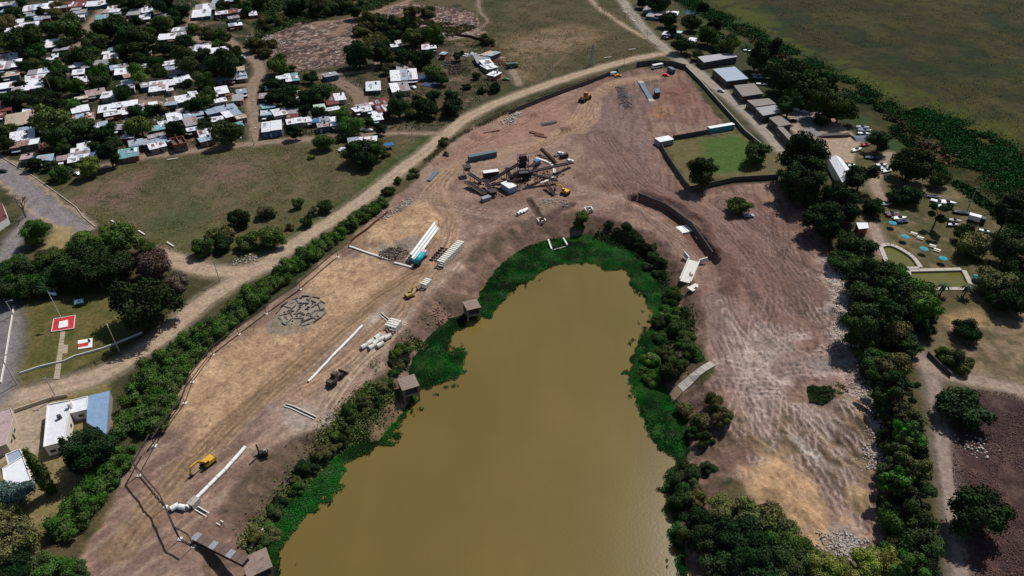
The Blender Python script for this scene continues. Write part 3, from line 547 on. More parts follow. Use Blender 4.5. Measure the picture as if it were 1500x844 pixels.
batch('left village block', 0, 105, 7.5, [(170,260,160,'deep'),(590,80,125),(830,170,90,'mid'),(700,150,70,'mid'),(1080,100,130),(460,240,100,'deep'),(590,330,120,'deep'),(780,360,85,'bright'),(530,540,180),(640,720,135),(880,620,150),(1180,670,110,'deep'),(1340,240,95),(1450,620,110,'yellow'),(60,640,100),(1230,790,100,'deep'),(30,60,55),(370,320,80,'deep'),(1050,720,80,'deep'),(210,150,60,'deep'),(40,780,90,'dark')], D3, RK)
batch('left village front', 0, 200, 7.5, [(380,300,95,'deep','wide'),(540,310,75,'deep'),(660,410,115,'mid','bush'),(960,310,110,'yellow'),(1190,190,120,'deep'),(1040,110,65,'deep'),(700,130,70,'mid')], D3)
batch('block west of the lane', 190, 105, 7.5, [(820,100,110,'mid'),(850,290,100,'mid'),(720,370,110,'deep'),(80,440,110,'deep'),(250,400,90,'deep'),(370,410,60,'olive'),(110,600,140,'yellow'),(500,630,100,'deep'),(830,560,80,'deep'),(1060,690,150,'dark'),(640,120,50,'deep'),(1180,640,80,'mid')], D3)
batch('block east of the lane', 370, 60, 7.5, [(290,270,120,'bright'),(630,390,90),(440,290,45),(250,480,95,'deep'),(390,520,100,'deep'),(260,630,110,'deep'),(430,650,90,'deep'),(720,540,150,'dark'),(620,630,110,'deep'),(110,500,55,'dark')], D3)
batch('growth beside the dump', 370, 60, 7.5, [(1160,150,165,'deep','round'),(1400,120,110,'deep'),(1440,30,90,'dark'),(130,130,75,'olive','bush'),(200,30,80,'olive','bush')], D3)
batch('gardens above the brown field', 370, 120, 7.5, [(1000,370,95,'bright'),(1080,490,130,'bright'),(460,540,75,'deep'),(780,650,110,'mid'),(730,350,80,'deep'),(1150,760,170,'deep','wide'),(1360,720,105,'mid'),(1000,600,60,'deep'),(1270,430,65,'deep'),(1400,500,65,'deep'),(570,310,65,'deep'),(1240,860,120,'deep','wide'),(640,820,40,'yellow','bush')], D3)
batch('yards below the top meadow', 560, 40, 7.5, [(330,120,100,'mid'),(430,330,130,'deep'),(250,340,110,'deep'),(60,340,85,'olive'),(560,470,110,'mid'),(640,560,90,'deep'),(100,60,80,'deep'),(550,90,110,'mid'),(840,300,55,'deep'),(1130,140,75,'olive','bush'),(1190,170,50,'olive','bush'),(760,770,80,'deep'),(560,740,80,'deep'),(1090,690,60,'deep','bush'),(1240,660,80,'deep','bush'),(1040,530,50,'deep'),(40,460,65,'olive'),(920,650,45,'dark','bush'),(760,850,130,'deep','round'),(170,830,120,'dark'),(420,860,120,'deep'),(330,900,100,'mid'),(530,900,110,'deep')], D3)
batch('growth along the top edge', 340, 0, 3.945, [(60,20,50),(230,90,45,'dark','bush'),(280,120,40,'olive','bush'),(380,30,60),(480,20,55),(560,40,50),(640,25,50),(330,60,40,'dark','bush'),(780,130,70,'olive','bush'),(850,110,60,'dark','bush'),(930,130,70,'dark','bush'),(1010,170,60,'dark','bush'),(1100,200,55,'mid','bush'),(1190,220,45,'mid','bush'),(740,170,50,'olive','bush'),(1130,60,50,'olive','bush'),(1040,80,50,'olive','bush'),(720,40,50,'deep')], D3)
batch('houses at the top right', 880, 0, 7.5, [(740,210,100),(640,40,130,'deep'),(900,470,140,'dark'),(1130,60,60,'dark'),(1070,600,75,'olive'),(1000,250,110,'dark'),(1190,390,120,'mid'),(1340,460,120,'dark'),(1250,250,80,'dark','bush'),(460,30,70,'deep'),(1380,530,90,'deep'),(780,330,60,'deep'),(1290,560,80,'dark')], D3)
batch('strip behind the sheds', 1060, 0, 3.402, [(210,270,70,'deep'),(300,390,90,'deep'),(420,430,110,'deep'),(360,480,65,'mid'),(490,500,70,'mid'),(580,550,75,'mid'),(160,310,55,'olive'),(30,230,45,'mid'),(250,340,70,'dark'),(520,430,60,'deep'),(490,590,45,'deep'),(330,520,55,'deep')], D3)
batch('fenced green lot', 1000, 180, 3, [(330,130,62,'mid'),(85,215,62,'dark'),(120,190,35,'dark')])
batch('wood above the pools', 1000, 180, 3, [(540,140,95,'deep','tall'),(500,230,80,'deep','tall'),(580,190,80,'mid','tall'),(540,290,70,'deep','tall'),(790,230,62,'deep','tall'),(680,330,75,'deep'),(620,390,80,'deep','tall'),(840,360,52,'deep'),(720,400,60,'deep'),(650,460,60,'deep'),(560,340,50,'dark')], D3)
tree(1083, 303, 19, 'mid', 'wide', 'lone', 1, .7)
batch('picnic ground by the pools', 1000, 180, 3, [(870,70,52,'deep','tall'),(1000,190,80,'dark','round'),(1120,250,45,'mid','wide'),(990,310,60,'deep','wide'),(940,330,40,'deep','wide'),(1130,390,50,'mid','sparse'),(1280,530,80,'olive','wide'),(1240,490,50,'mid','wide'),(1430,400,58,'deep','sparse'),(1480,330,60,'dark'),(1440,540,80,'deep'),(1380,690,80,'olive'),(1470,640,70,'dark'),(1460,770,80,'deep'),(1380,780,50,'deep')], D3)
batch('belt beside the pools', 1000, 180, 3, [(820,540,45,'deep'),(740,540,70,'deep'),(700,600,60,'dark'),(860,670,80,'dark'),(780,680,70,'deep'),(930,740,95,'dark'),(1020,780,85,'bright'),(820,770,80,'dark'),(900,820,80,'dark'),(1060,720,50,'mid'),(760,610,50,'mid'),(960,650,50,'mid')], D3, ('round', 'tall'))
batch('belt left of the path', 1200, 420, 3.837, [(230,210,110,'dark'),(340,160,100,'deep'),(410,260,100,'olive'),(580,110,100,'bright'),(600,210,70,'dark'),(330,390,80,'dark'),(430,430,90,'olive'),(360,530,90,'deep'),(440,640,95,'dark'),(430,570,70,'deep'),(500,730,85,'olive'),(480,820,80,'bright'),(240,380,50,'bright','bush'),(500,330,75,'dark'),(280,300,80,'dark'),(420,510,70,'mid'),(330,620,60,'dark'),(400,720,70,'dark'),(300,470,60,'deep'),(500,560,50,'dark')], D3, ('round', 'tall', 'wide', 'sparse'))
batch('growth right of the path', 1200, 420, 3.837, [(840,240,75,'deep','round'),(770,410,80,'olive','bush'),(800,670,140,'deep','wide'),(690,370,50,'yellow','bush'),(700,640,50,'olive','bush'),(840,420,40,'olive','bush')])
batch('bottom right belt', 1180, 600, 3.459, [(540,40,74,'olive'),(530,160,85,'bright'),(470,250,80,'dark'),(560,300,90,'olive'),(440,380,75,'bright'),(560,440,95,'dark'),(460,570,85,'bright'),(560,570,95,'dark'),(540,480,80,'deep'),(480,680,65,'olive'),(590,690,95,'dark'),(540,800,90,'bright'),(610,790,70,'dark'),(500,780,60,'deep'),(520,360,70,'deep'),(400,480,50,'deep'),(560,220,60,'dark'),(400,150,50,'deep'),(420,320,60,'dark'),(520,620,70,'dark'),(440,730,60,'mid'),(480,440,70,'dark'),(470,90,60,'dark'),(430,200,50,'mid')], D3, ('round', 'tall', 'wide', 'sparse'))
tree(1433, 756, 40, 'deep', 'round', 'lone2')
batch('bottom grove by the lake', 900, 540, 2.7775, [(450,560,70,'olive'),(560,600,80,'olive'),(640,640,85,'olive'),(510,690,95,'deep'),(700,690,85,'mid'),(620,750,95,'deep'),(340,610,70,'deep'),(290,440,60,'dark','bush'),(380,400,40,'deep','bush'),(270,520,60,'dark','bush'),(450,800,90,'deep'),(760,750,80,'mid'),(850,800,70,'yellow'),(1040,790,75,'yellow'),(950,820,60,'yellow'),(1120,800,70,'yellow'),(330,520,45,'olive','bush'),(700,820,80,'dark'),(300,680,60,'dark','bush'),(560,830,90,'deep'),(390,700,70,'deep')], D3, ('round', 'wide'), 1.5)
batch('right lake bank', 900, 330, 3.735, [(320,380,55,'mid','bush'),(290,490,62,'bright','bush'),(340,560,62,'mid','bush'),(250,610,55,'dark','bush'),(420,690,70,'mid','bush'),(200,740,55,'bright','bush'),(340,760,62,'mid','bush'),(280,690,55,'dark','bush'),(400,610,50,'mid','bush'),(300,430,45,'dark','round'),(370,640,40,'bright','bush'),(240,540,40,'dark','round'),(160,800,45,'mid','bush')], D3, ('bush',), 1.3)
batch('low growth on the right bank', 900, 540, 2.7775, [(150,40,40,'bright','bush'),(290,170,45,'olive','bush'),(350,220,50,'olive','bush'),(320,260,40,'dark','bush'),(400,140,45,'olive','bush'),(440,200,40,'olive','bush'),(370,280,40,'dark','bush'),(230,10,50,'dark','bush'),])
tree(852, 318, 12, 'bright', 'tall', 'lone3', 1.3); tree(848, 330, 9, 'mid', 'bush', 'top lake bank')
batch('top lake bank', 770, 290, 5.357, [(650,215,38,'deep','bush'),(800,230,55,'deep','bush'),(870,310,55,'dark','bush'),(950,390,55,'deep','bush'),(1000,450,60,'dark','bush'),(1060,520,55,'dark','bush'),(970,540,60,'deep','bush'),(900,340,50,'dark','bush'),(720,250,45,'dark','bush'),(1040,590,50,'deep','bush'),(830,270,45,'dark','bush'),(1010,380,40,'olive','bush'),(1160,760,70,'mid','bush')])
batch('gravel road field edge', 340, 200, 3.945, [(40,480,70,'dark','bush'),(200,430,62,'olive','bush'),(380,385,36,'mid','round'),(540,395,52,'dark','round'),(435,485,42,'deep','round'),(465,430,32,'olive','bush'),(330,520,30,'olive','bush'),(230,570,80,'mid','round'),(90,600,65,'mid','bush'),(-30,560,60,'olive','bush'),(-60,620,65,'deep','bush'),(-170,640,62,'mid','round'),(-110,560,50,'olive','bush')])
batch('grove above the flag lawn', 0, 200, 3.945, [(430,730,130),(560,700,110),(680,600,110),(840,630,60,'mid','round'),(560,790,120,'deep'),(300,700,85),(80,740,90,'mid'),(160,800,90),(330,800,90,'deep'),(30,800,80,'deep'),(690,750,90,'deep'),(480,600,80)], D3, ('round', 'wide'), 1.3)
tree(52, 334, 19, 'bright', 'tall', 'lone4', 1.3); tree(48, 350, 14, 'mid', 'round', 'lone4b', 1.3)
batch('grove above the flag lawn', 0, 400, 3.945, [(140,80,90,'mid'),(40,90,90,'deep'),(290,50,90,'deep'),(430,40,80,'deep')], D3, ('round',), 1.3)
tree(223, 388, 27, 'pink', 'round', 'pink', 1.3); tree(262, 412, 18, 'pink', 'bush', 'pink2', 1.3)
tree(213, 447, 54, 'deep', 'wide', 'bigdark', 1.8, .85)
batch('bottom left house garden', 0, 570, 4.44, [(560,380,140,'deep','tall'),(60,690,125,'blue','round'),(30,800,90,'olive','round'),(480,470,60,'deep','round')], dense=1.6)
batch('bottom left corner', 0, 600, 3.459, [(60,700,130,'olive'),(200,800,90,'mid'),(330,800,70,'mid','bush'),(60,820,100,'deep'),(400,820,50,'dark','bush')], dense=1.6)
batch('verge above the plant', 340, 200, 3.945, [(1050,205,40,'olive','bush'),(905,310,42,'mid','bush'),(960,250,30,'mid','bush'),(880,100,30,'olive','bush'),(1220,30,30,'olive','bush'),(1235,95,20,'olive','bush')])
def cypress(px, py, r, h, tone, g):
    b = T(px, py); o = thing('cypress_tree', fixed_c[g], 'tree', b, .7); c = mesh_obj('crown', get_crown('cypress', 1.6), None, o); c.scale = (r, r, h/6.3); c.material_slots[0].link = 'OBJECT'; c.material_slots[0].material = MATS['leaf_'+tone]
    t = mesh_obj('trunk', get_trunk('cypress'), None, o); t.scale = (3, 3, h*.6)
fixed_c = {1: 'tall narrow cypress leaning over the white bottom-left house', 2: 'shorter dark cypress beside the white flat-roofed house'}
cypress(77, 722, 2.3, 17.5, 'mid', 1); cypress(118, 692, 2.3, 14, 'deep', 2)

ORD = ['first', 'second', 'third', 'fourth', 'fifth', 'sixth', 'seventh', 'eighth', 'ninth', 'tenth', 'eleventh', 'twelfth', 'thirteenth', 'fourteenth', 'fifteenth', 'sixteenth', 'seventeenth', 'eighteenth', 'nineteenth', 'twentieth']+['twenty-'+w for w in ('first', 'second', 'third', 'fourth', 'fifth', 'sixth', 'seventh', 'eighth', 'ninth')]+['thirtieth']
def ordinals(items, axis, text):                    # text(word) -> label; items = [(obj, px, py)]
    items = sorted(items, key=lambda i: i[1+axis]); n = len(items); end = ('left', 'top')[axis]; far = ('right', 'bottom')[axis]
    for i, it in enumerate(items):
        w = '' if n == 1 else (f'{ORD[i]} from the {end}' if i < (n+1)//2 else ('first from the '+far if i == n-1 else f'{ORD[n-1-i]} from the {far}'))
        it[0]['label'] = text(w)
TONE = {'mid': 'green', 'dark': 'dark green', 'deep': 'deep green', 'bright': 'bright green', 'olive': 'olive', 'blue': 'blue-grey', 'pink': 'dull brown', 'yellow': 'yellow-green', 'rust': 'rusty'}
KIND = {'round': 'rounded tree', 'wide': 'spreading tree', 'tall': 'tall tree', 'bush': 'shrub', 'sparse': 'thin-crowned tree', 'flat': 'flat-topped tree', 'cypress': 'cypress'}
fixed = {'lone': 'lone flat-topped tree standing on the bare brown ground right of the lake', 'lone2': 'round dark tree right of the narrow path in the bottom right corner', 'lone3': 'bright green tree on the bank above the lake tip', 'lone4': 'tall bright green tree between the asphalt street and the dry triangle', 'lone4b': 'lower green tree at the foot of the bright street-side tree', 'pink': 'large dull brown tree beside the gravel fork', 'pink2': 'smaller dull brown shrub behind the big dark tree', 'bigdark': 'very large dark round tree right of the flag lawn', 'cypress': 'tall narrow cypress leaning over the white bottom-left house', 'cypress2': 'shorter dark cypress beside the white flat-roofed house'}
sets = {}
for o, px, py, g, tone, kind in TREES:
    if g in fixed: o['label'] = fixed[g]; continue
    o['group'] = 'trees and shrubs, '+g; sets.setdefault((g, tone, kind), []).append((o, px, py))
PREP = {'fenced green lot': 'in the', 'right lake bank': 'on the', 'low growth on the right bank': 'among', 'top lake bank': 'on the', 'strip behind the sheds': 'in the', 'gravel road field edge': 'at the', 'bushes west of the dump': 'among the', 'growth beside the dump': 'among', 'growth along the top edge': 'among', 'growth right of the path': 'among', 'verge above the plant': 'on the', 'wood above the pools': 'in the', 'bottom left corner': 'in the', 'bottom left house garden': 'in the', 'houses at the top right': 'among the', 'left village front': 'at the', 'picnic ground by the pools': 'on the', 'gardens above the brown field': 'in the', 'yards below the top meadow': 'in the'}
for (g, tone, kind), its in sets.items():
    xr = max(i[1] for i in its)-min(i[1] for i in its); yr = max(i[2] for i in its)-min(i[2] for i in its)
    ordinals(its, 0 if xr >= yr else 1, lambda w: f'{TONE[tone]} {KIND[kind]} {PREP.get(g, "in the")} {g}'+(', '+w if w else ''))

# scattered growth nobody could count
def scatter_poly(poly, n, keep=None, jitter=None):
    P = np.asarray(poly); x = nr.uniform(P[:, 0].min(), P[:, 0].max(), n*3); y = nr.uniform(P[:, 1].min(), P[:, 1].max(), n*3)
    m = sdf(P, x, y) < 0
    if keep is not None: m &= keep(x, y)
    return x[m][:n], y[m][:n]
def stuff(name, x, y, z, size, tone, label, cat, upr=1.0):
    n = len(x); pos = np.column_stack([x, y, z]); nm = nr.normal(size=(n, 3))*.7; nm[:, 2] = np.abs(nm[:, 2])+upr*nr.uniform(0, 1, n); nm /= np.linalg.norm(nm, axis=1)[:, None]
    t = nr.uniform(.6, 1.4, n)*(.7+.6*fbm(x, y, 6, 3, 50))
    return setp(mesh_obj(name, leafmesh(name, pos, nm, size*nr.uniform(.6, 1.4, n), t, MATS['leaf_'+tone])), label, cat, kind='stuff')
# floating mat on the lake: an uneven low sheet of leaves
def wob(x, y, a=5.0): return x+(fbm(x, y, 8, 4, 60)-.5)*a+(fbm(x, y, 1.8, 2, 62)-.5)*2.0, y+(fbm(x, y, 8, 4, 61)-.5)*a+(fbm(x, y, 1.8, 2, 63)-.5)*2.0
def mat_keep(x, y):
    a, b_ = wob(x, y); so = sdf(OPEN, a, b_); hole = fbm(x, y, 3.2, 3, 69); return (((so > 0) & (hole < .66+.02*np.clip(so, 0, 8))) | ((so > -3.0) & (hole+.035*so > .66))) & (sdf(SHORE, a, b_, 20) < 1.5)
box = SHORE
gx = np.arange(SHORE[:, 0].min()-2, SHORE[:, 0].max()+2, .8); gy = np.arange(70, SHORE[:, 1].max()+2, .8)
mx_, my_ = np.meshgrid(gx, gy); fx_ = mx_.ravel(); fy_ = my_.ravel(); kp = mat_keep(fx_, fy_).reshape(mx_.shape)
fz_ = (WATER_Z+.12+(fbm(fx_, fy_, 2.5, 3, 64)-.3)*.5)
cell = kp[:-1, :-1] & kp[1:, :-1] & kp[:-1, 1:] & kp[1:, 1:]; ii = np.arange(kp.size).reshape(kp.shape)
fc = np.stack([ii[:-1, :-1][cell], ii[:-1, 1:][cell], ii[1:, 1:][cell], ii[1:, :-1][cell]], -1)
used, inv = np.unique(fc, return_inverse=True); inv = inv.reshape(-1, 4)
ex = (np.column_stack([fx_, fy_, fz_])[used], np.concatenate([inv[:, [0, 1, 2]], inv[:, [0, 2, 3]]]), (.3+1.3*smooth(fbm(fx_, fy_, 5, 4, 66), .3, .75))[used])
x, y = scatter_poly(SHORE+(SHORE-SHORE.mean(0))*.02, 150000, mat_keep); n = len(x)
pos = np.column_stack([x, y, WATER_Z+.2+nr.uniform(0, .28, n)]); nm = nr.normal(size=(n, 3))*.5; nm[:, 2] = np.abs(nm[:, 2])+1.1; nm /= np.linalg.norm(nm, axis=1)[:, None]
setp(mesh_obj('floating_water_plants', leafmesh('floating_water_plants', pos, nm, .26*nr.uniform(.6, 1.5, n), nr.uniform(.5, 1.4, n)*(.35+1.5*smooth(fbm(x, y, 7, 4, 67), .3, .75)), MATS['leaf_mat'], ex)), 'bright green mat of floating water plants around the lake edge', 'water plants', kind='stuff')
# reed bands in the marsh and along the far stream
def band(pts, n, w, z=0.0):
    P = Gp(curve(pts, 4)); seg = np.diff(P, axis=0); L_ = np.hypot(seg[:, 0], seg[:, 1]); k = nr.choice(len(L_), n, p=L_/L_.sum()); t = nr.random(n)
    p = P[k]+seg[k]*t[:, None]; nn = np.column_stack([-seg[k, 1], seg[k, 0]])/L_[k][:, None]; o = nr.normal(0, .42, n)*w; p = p+nn*o[:, None]
    keep = fbm(p[:, 0], p[:, 1], 14, 3, 70)+nr.normal(0, .05, n) > .43; p = p[keep]; return p[:, 0], p[:, 1]
x, y = band([(985,-10),(1060,30),(1120,60),(1180,95),(1240,125),(1300,165),(1370,205),(1440,250),(1540,320)], 110000, 12); x2, y2 = band([(1330,165),(1380,185),(1430,205),(1480,250),(1520,280)], 50000, 15)
x = np.concatenate([x, x2]); y = np.concatenate([y, y2]); stuff('reed_bed', x, y, HgtA(x, y)+nr.uniform(.1, 1.6, len(x)), .7, 'reed', 'dark green reed bed along the edge of the upper right marsh', 'reeds', .3)
x, y = band([(1030,40),(1090,70),(1160,100),(1230,140),(1290,175),(1360,235),(1430,290),(1510,350)], 24000, 4); stuff('reed_band', x, y, HgtA(x, y)+nr.uniform(.1, 1.1, len(x)), .8, 'reed', 'narrow band of reeds along the little stream below the marsh', 'reeds', .3)
x, y = band([(1080,40),(1150,85),(1230,125),(1290,160),(1340,200),(1400,240)], 7000, 7); stuff('dry_brush', x, y, HgtA(x, y)+nr.uniform(.1, 1.4, len(x)), 1.2, 'rust', 'brownish dry brush mixed into the reeds by the marsh', 'brush', .3)
# bank weeds
x, y = band([(372,800),(420,735),(470,672),(520,610),(560,560),(600,515),(625,490)], 42000, 6.5); stuff('bank_weeds', x, y, HgtA(x, y)+nr.uniform(.05, .9, len(x)), .45, 'mid', 'dense weeds covering the left lake bank', 'weeds', .4)
for i, (pts, nb) in enumerate([([(372,800),(410,745),(450,690),(500,640),(540,585),(575,545),(605,515)], 34)]):
    P = curve(pts, 10)
    for k in range(nb):
        t = P[int(k*(len(P)-1)/(nb-1))]; ob = tree(t[0]+random.uniform(-14, 12), t[1]+random.uniform(-10, 10), random.uniform(7, 14), random.choice(('mid', 'dark', 'deep', 'bright', 'olive')), 'bush', 'wk', 1.3); ob['group'] = 'shrubs on the left lake bank'
wk = [t for t in TREES if t[3] == 'wk']; ws = {}
for t in wk: ws.setdefault(t[4], []).append((t[0], t[1], t[2]))
for tone, its in ws.items(): ordinals(its, 1, lambda w: f'{TONE[tone]} shrub on the steep left lake bank'+(', '+w if w else ''))
x, y = band([(870,335),(930,355),(965,390),(985,430),(1000,470),(985,540)], 22000, 5); stuff('bank_brush', x, y, HgtA(x, y)+nr.uniform(.05, 1.2, len(x)), .5, 'dark', 'dark brush on the bank along the top right lake shore', 'brush', .4)
x, y = band([(620,240),(660,208),(720,175),(800,140),(880,112)], 9000, 2.6); stuff('verge_weeds', x, y, HgtA(x, y)+nr.uniform(.0, .4, len(x)), .45, 'olive', 'dry weeds along the verge between gravel road and site', 'weeds', .4)
x, y = scatter_poly(BURNT, 26000, lambda a, b_: fbm(a, b_, 7, 3, 71)+nr.normal(0,.06,len(a)) > .48); stuff('dead_brush', x, y, HgtA(x, y)+nr.uniform(.0, .3, len(x)), .26, 'dead', 'brown dead brush on the plot in the bottom right corner', 'brush', 2)
x, y = scatter_poly(MARSH[:3] if False else Gp([(1100,-5),(1500,-5),(1500,290),(1400,190),(1250,110)]), 26000, lambda a, b_: fbm(a, b_, 18, 3, 72)+nr.normal(0,.1,len(a)) > .55); stuff('marsh_grass', x, y, HgtA(x, y)+nr.uniform(.02, .2, len(x)), .5, 'tuft', 'coarse olive grass tufts over the upper right marsh', 'grass', 2.5)
x, y = scatter_poly(FIELD_A, 22000, lambda a, b_: fbm(a, b_, 9, 3, 73)+nr.normal(0, .1, len(a)) > .5); stuff('field_grass', x, y, HgtA(x, y)+nr.uniform(0, .12, len(x)), .3, 'tuft', 'dry grass tufts over the brown field below the village', 'grass', 1.5)
x, y = scatter_poly(FIELD_B, 22000, lambda a, b_: fbm(a, b_, 9, 3, 74)+nr.normal(0, .1, len(a)) > .52); stuff('meadow_grass', x, y, HgtA(x, y)+nr.uniform(0, .12, len(x)), .4, 'tuft', 'dry grass tufts over the top meadow', 'grass', 1.5)
offlane = lambda a, b_: np.min([dline(Gp(curve(p_, 3)), a, b_)[0] for p_, h_, c_ in ROADS[3:19]], axis=0) > 4.2
x, y = scatter_poly(VILLAGE, 60000, lambda a, b_: offlane(a, b_) & (fbm(a, b_, 8, 3, 75)+nr.normal(0, .04, len(a)) > .53) & (b_ < 640) & (a > -430)); stuff('village_undergrowth', x, y, HgtA(x, y)+nr.uniform(0, .9, len(x)), .7, 'dark', 'dark undergrowth and hedges between the village houses', 'undergrowth', .6)
x, y = scatter_poly(VILLAGE2, 16000, lambda a, b_: offlane(a, b_) & (fbm(a, b_, 8, 3, 76)+nr.normal(0, .04, len(a)) > .54)); stuff('garden_undergrowth', x, y, HgtA(x, y)+nr.uniform(0, .7, len(x)), .6, 'dark', 'undergrowth in the gardens east of the lane', 'undergrowth', .6)
x, y = scatter_poly(Gp([(360,-15),(610,-15),(560,12),(470,30),(420,42),(375,60)]), 30000, lambda a, b_: fbm(a, b_, 10, 3, 77) > .4); stuff('dump_scrub', x, y, HgtA(x, y)+nr.uniform(0, 1.8, len(x)), .9, 'dark', 'dense scrub along the top edge beside the dump', 'scrub', .5)
x, y = scatter_poly(Gp([(520,40),(570,25),(620,30),(700,40),(660,56),(600,62),(540,70)]), 16000, lambda a, b_: fbm(a, b_, 9, 3, 78) > .44); stuff('slope_scrub', x, y, HgtA(x, y)+nr.uniform(0, 1.3, len(x)), .8, 'olive', 'olive scrub on the slope right of the dump', 'scrub', .5)
x, y = scatter_poly(Gp([(1182,566),(1210,558),(1245,562),(1240,580),(1205,596),(1186,588)]), 9000, lambda a, b_: fbm(a, b_, 5, 3, 79)+nr.normal(0, .07, len(a)) > .46); stuff('mound_weeds', x, y, HgtA(x, y)+nr.uniform(0, .4, len(x)), .32, 'dark', 'low green weeds on the small mound of the right bare ground', 'weeds', 1.0)
# overgrown hedge between the gravel road and the site
def hedge(name, pts, label, leaf, per):
    cen = []; rad = []
    P = curve([p[:2] for p in pts], 8); W = np.interp(np.linspace(0, len(pts)-1, len(P)), range(len(pts)), [p[2] for p in pts])
    for k in range(len(P)-1):
        a = T(*P[k]); b_ = T(*P[k+1]); L_ = (b_-a).length; w = W[k]
        nrm = Vector((-(b_-a).y, (b_-a).x, 0)).normalized() if L_ > 0 else Vector((1, 0, 0))
        for _ in range(max(1, int(L_*w/1.4))):
            big = 1.0+.55*math.sin(k*.9)*math.sin(k*.37+1); r = random.uniform(.6, 1.6)*min(1.25, .5+w/7)*(.85+.3*big*random.random()); p = a.lerp(b_, random.random())+nrm*random.uniform(-.5, .5)*w; cen.append((p.x, p.y, Hgt(p.x, p.y)+random.uniform(.2, 1.25)*r*1.2*(.7+.4*big))); rad.append(r)
    o = thing(name, label, 'hedge', (0, 0, 0)); mesh_obj('foliage', lumps_mesh('foliage', np.array(cen), np.array(rad), per, leaf, MATS['leaf_hedge'], .9, .8), None, o)
    sm = MB()
    for c, r in list(zip(cen, rad))[::2]: sm.cyl((c[0], c[1], Hgt(c[0], c[1])-.2), (c[0]+random.uniform(-.3, .3), c[1]+random.uniform(-.3, .3), c[2]), .09, .04, 5)
    sm.build('stems', BARK, o); return o
hedge('overgrown_hedge', [(205,640,13),(222,590,15),(246,545,14),(300,500,8.5),(345,465,8),(385,430,8),(430,395,7.5),(480,358,6.5),(525,325,6),(562,300,4.5)], 'long overgrown hedge between the gravel road and the sandy site', .36, 110)
hedge('garden_hedge', [(88,792,7),(112,762,8),(140,724,8),(165,688,8),(185,662,6)], 'bright green hedge behind the white houses, bottom left', .32, 120)['group'] = 'hedges on the west side'
# ------------------------------------------------------------------ houses
ROOF = {'W': mat('roof_white_metal', lin(222, 223, 228), .5, .0, .14, .8, stain=(lin(158, 146, 136), .62), rnd=.1, wave=1.2), 'G': mat('roof_grey_sheet', lin(150, 148, 150), .6, 0, .25, .8, stain=(lin(105, 92, 84), .58), rnd=.15, wave=1.2),
 'B': mat('roof_blue_grey_sheet', lin(150, 164, 180), .5, 0, .2, .8, stain=(lin(170, 180, 190), .6), rnd=.12, wave=1.2), 'R': mat('roof_red_brown', lin(104, 52, 48), .8, 0, .3, 1, stain=(lin(70, 40, 38), .58), rnd=.2),
 'U': mat('roof_rusty_sheet', lin(140, 104, 92), .8, 0, .3, 1.2, stain=(lin(190, 176, 168), .52), rnd=.15, wave=1.0), 'C': mat('roof_beige_screed', lin(172, 156, 138), .9, 0, .2, .8, stain=(lin(130, 116, 104), .56), rnd=.12),
 'T': mat('roof_teal_sheet', lin(110, 156, 160), .5, 0, .2, .8, stain=(lin(190, 205, 205), .56), rnd=.12, wave=1.2), 'P': mat('roof_pink_grey', lin(160, 138, 138), .8, 0, .25, 1, stain=(lin(110, 94, 92), .56), rnd=.12), 'L': mat('roof_blue_sheet', lin(46, 104, 158), .5, 0, .2, .8, rnd=.1, wave=1.2), 'D': mat('roof_grey_brown', lin(128, 118, 112), .85, 0, .25, .8, stain=(lin(150, 140, 132), .58), rnd=.1), 'N': mat('roof_pale_green', lin(178, 200, 180), .6, 0, .2, .8, rnd=.1)}
TONEW = {'W': 'white-roofed', 'G': 'grey-roofed', 'B': 'pale blue-roofed', 'R': 'red-brown roofed', 'U': 'rusty-roofed', 'C': 'beige-roofed', 'T': 'teal-roofed', 'P': 'pinkish grey-roofed', 'L': 'blue-roofed', 'N': 'pale green-roofed', 'K': 'unfinished brick'}
WALLS = [mat('wall_brick', lin(142, 88, 68), .9, 0, .3, 2), mat('wall_grey_plaster', lin(138, 130, 124), .9, 0, .25, 1), mat('wall_cream', lin(182, 166, 146), .9, 0, .2, 1), mat('wall_dark_board', lin(92, 82, 76), .9, 0, .3, 1.5), mat('wall_teal_paint', lin(84, 128, 134), .8, 0, .25, 1), mat('wall_maroon', lin(98, 58, 56), .9, 0, .25, 1), mat('wall_blue_paint', lin(74, 96, 132), .8, 0, .25, 1)]
DOORM = mat('door_wood', lin(80, 58, 44), .7, 0, .2, 2); GLASS = mat('window_glass', lin(40, 46, 54), .12, 0, .1, 1, spec=.6); FRAME = mat('window_frame', lin(190, 188, 184), .6, 0, .1, 1)
TANKM = mat('water_tank_plastic', lin(60, 66, 76), .5, 0, .1, 1)
UNITBOX = MB().box(0, 0, 0, 1, 1, 1).mesh('unit_panel', DOORM)
def panel(name, m, parent, x, y, z, sx, sy, sz):
    o = bpy.data.objects.new(name, UNITBOX); COL.objects.link(o); o.parent = parent; o.location = (x, y, z); o.scale = (sx, sy, sz); o.material_slots[0].link = 'OBJECT'; o.material_slots[0].material = m; return o
HOUSES = []
hr = random.Random(9)
def slab(mb, x0, x1, y0, y1, z, t, px, py):         # sheet with pitch px, py (rise per metre)
    c = lambda x, y: z+px*x+py*y
    mb.add([(x0, y0, c(x0, y0)), (x1, y0, c(x1, y0)), (x1, y1, c(x1, y1)), (x0, y1, c(x0, y1)), (x0, y0, c(x0, y0)+t), (x1, y0, c(x1, y0)+t), (x1, y1, c(x1, y1)+t), (x0, y1, c(x0, y1)+t)], [(3, 2, 1, 0), (4, 5, 6, 7), (0, 1, 5, 4), (1, 2, 6, 5), (2, 3, 7, 6), (3, 0, 4, 7)])
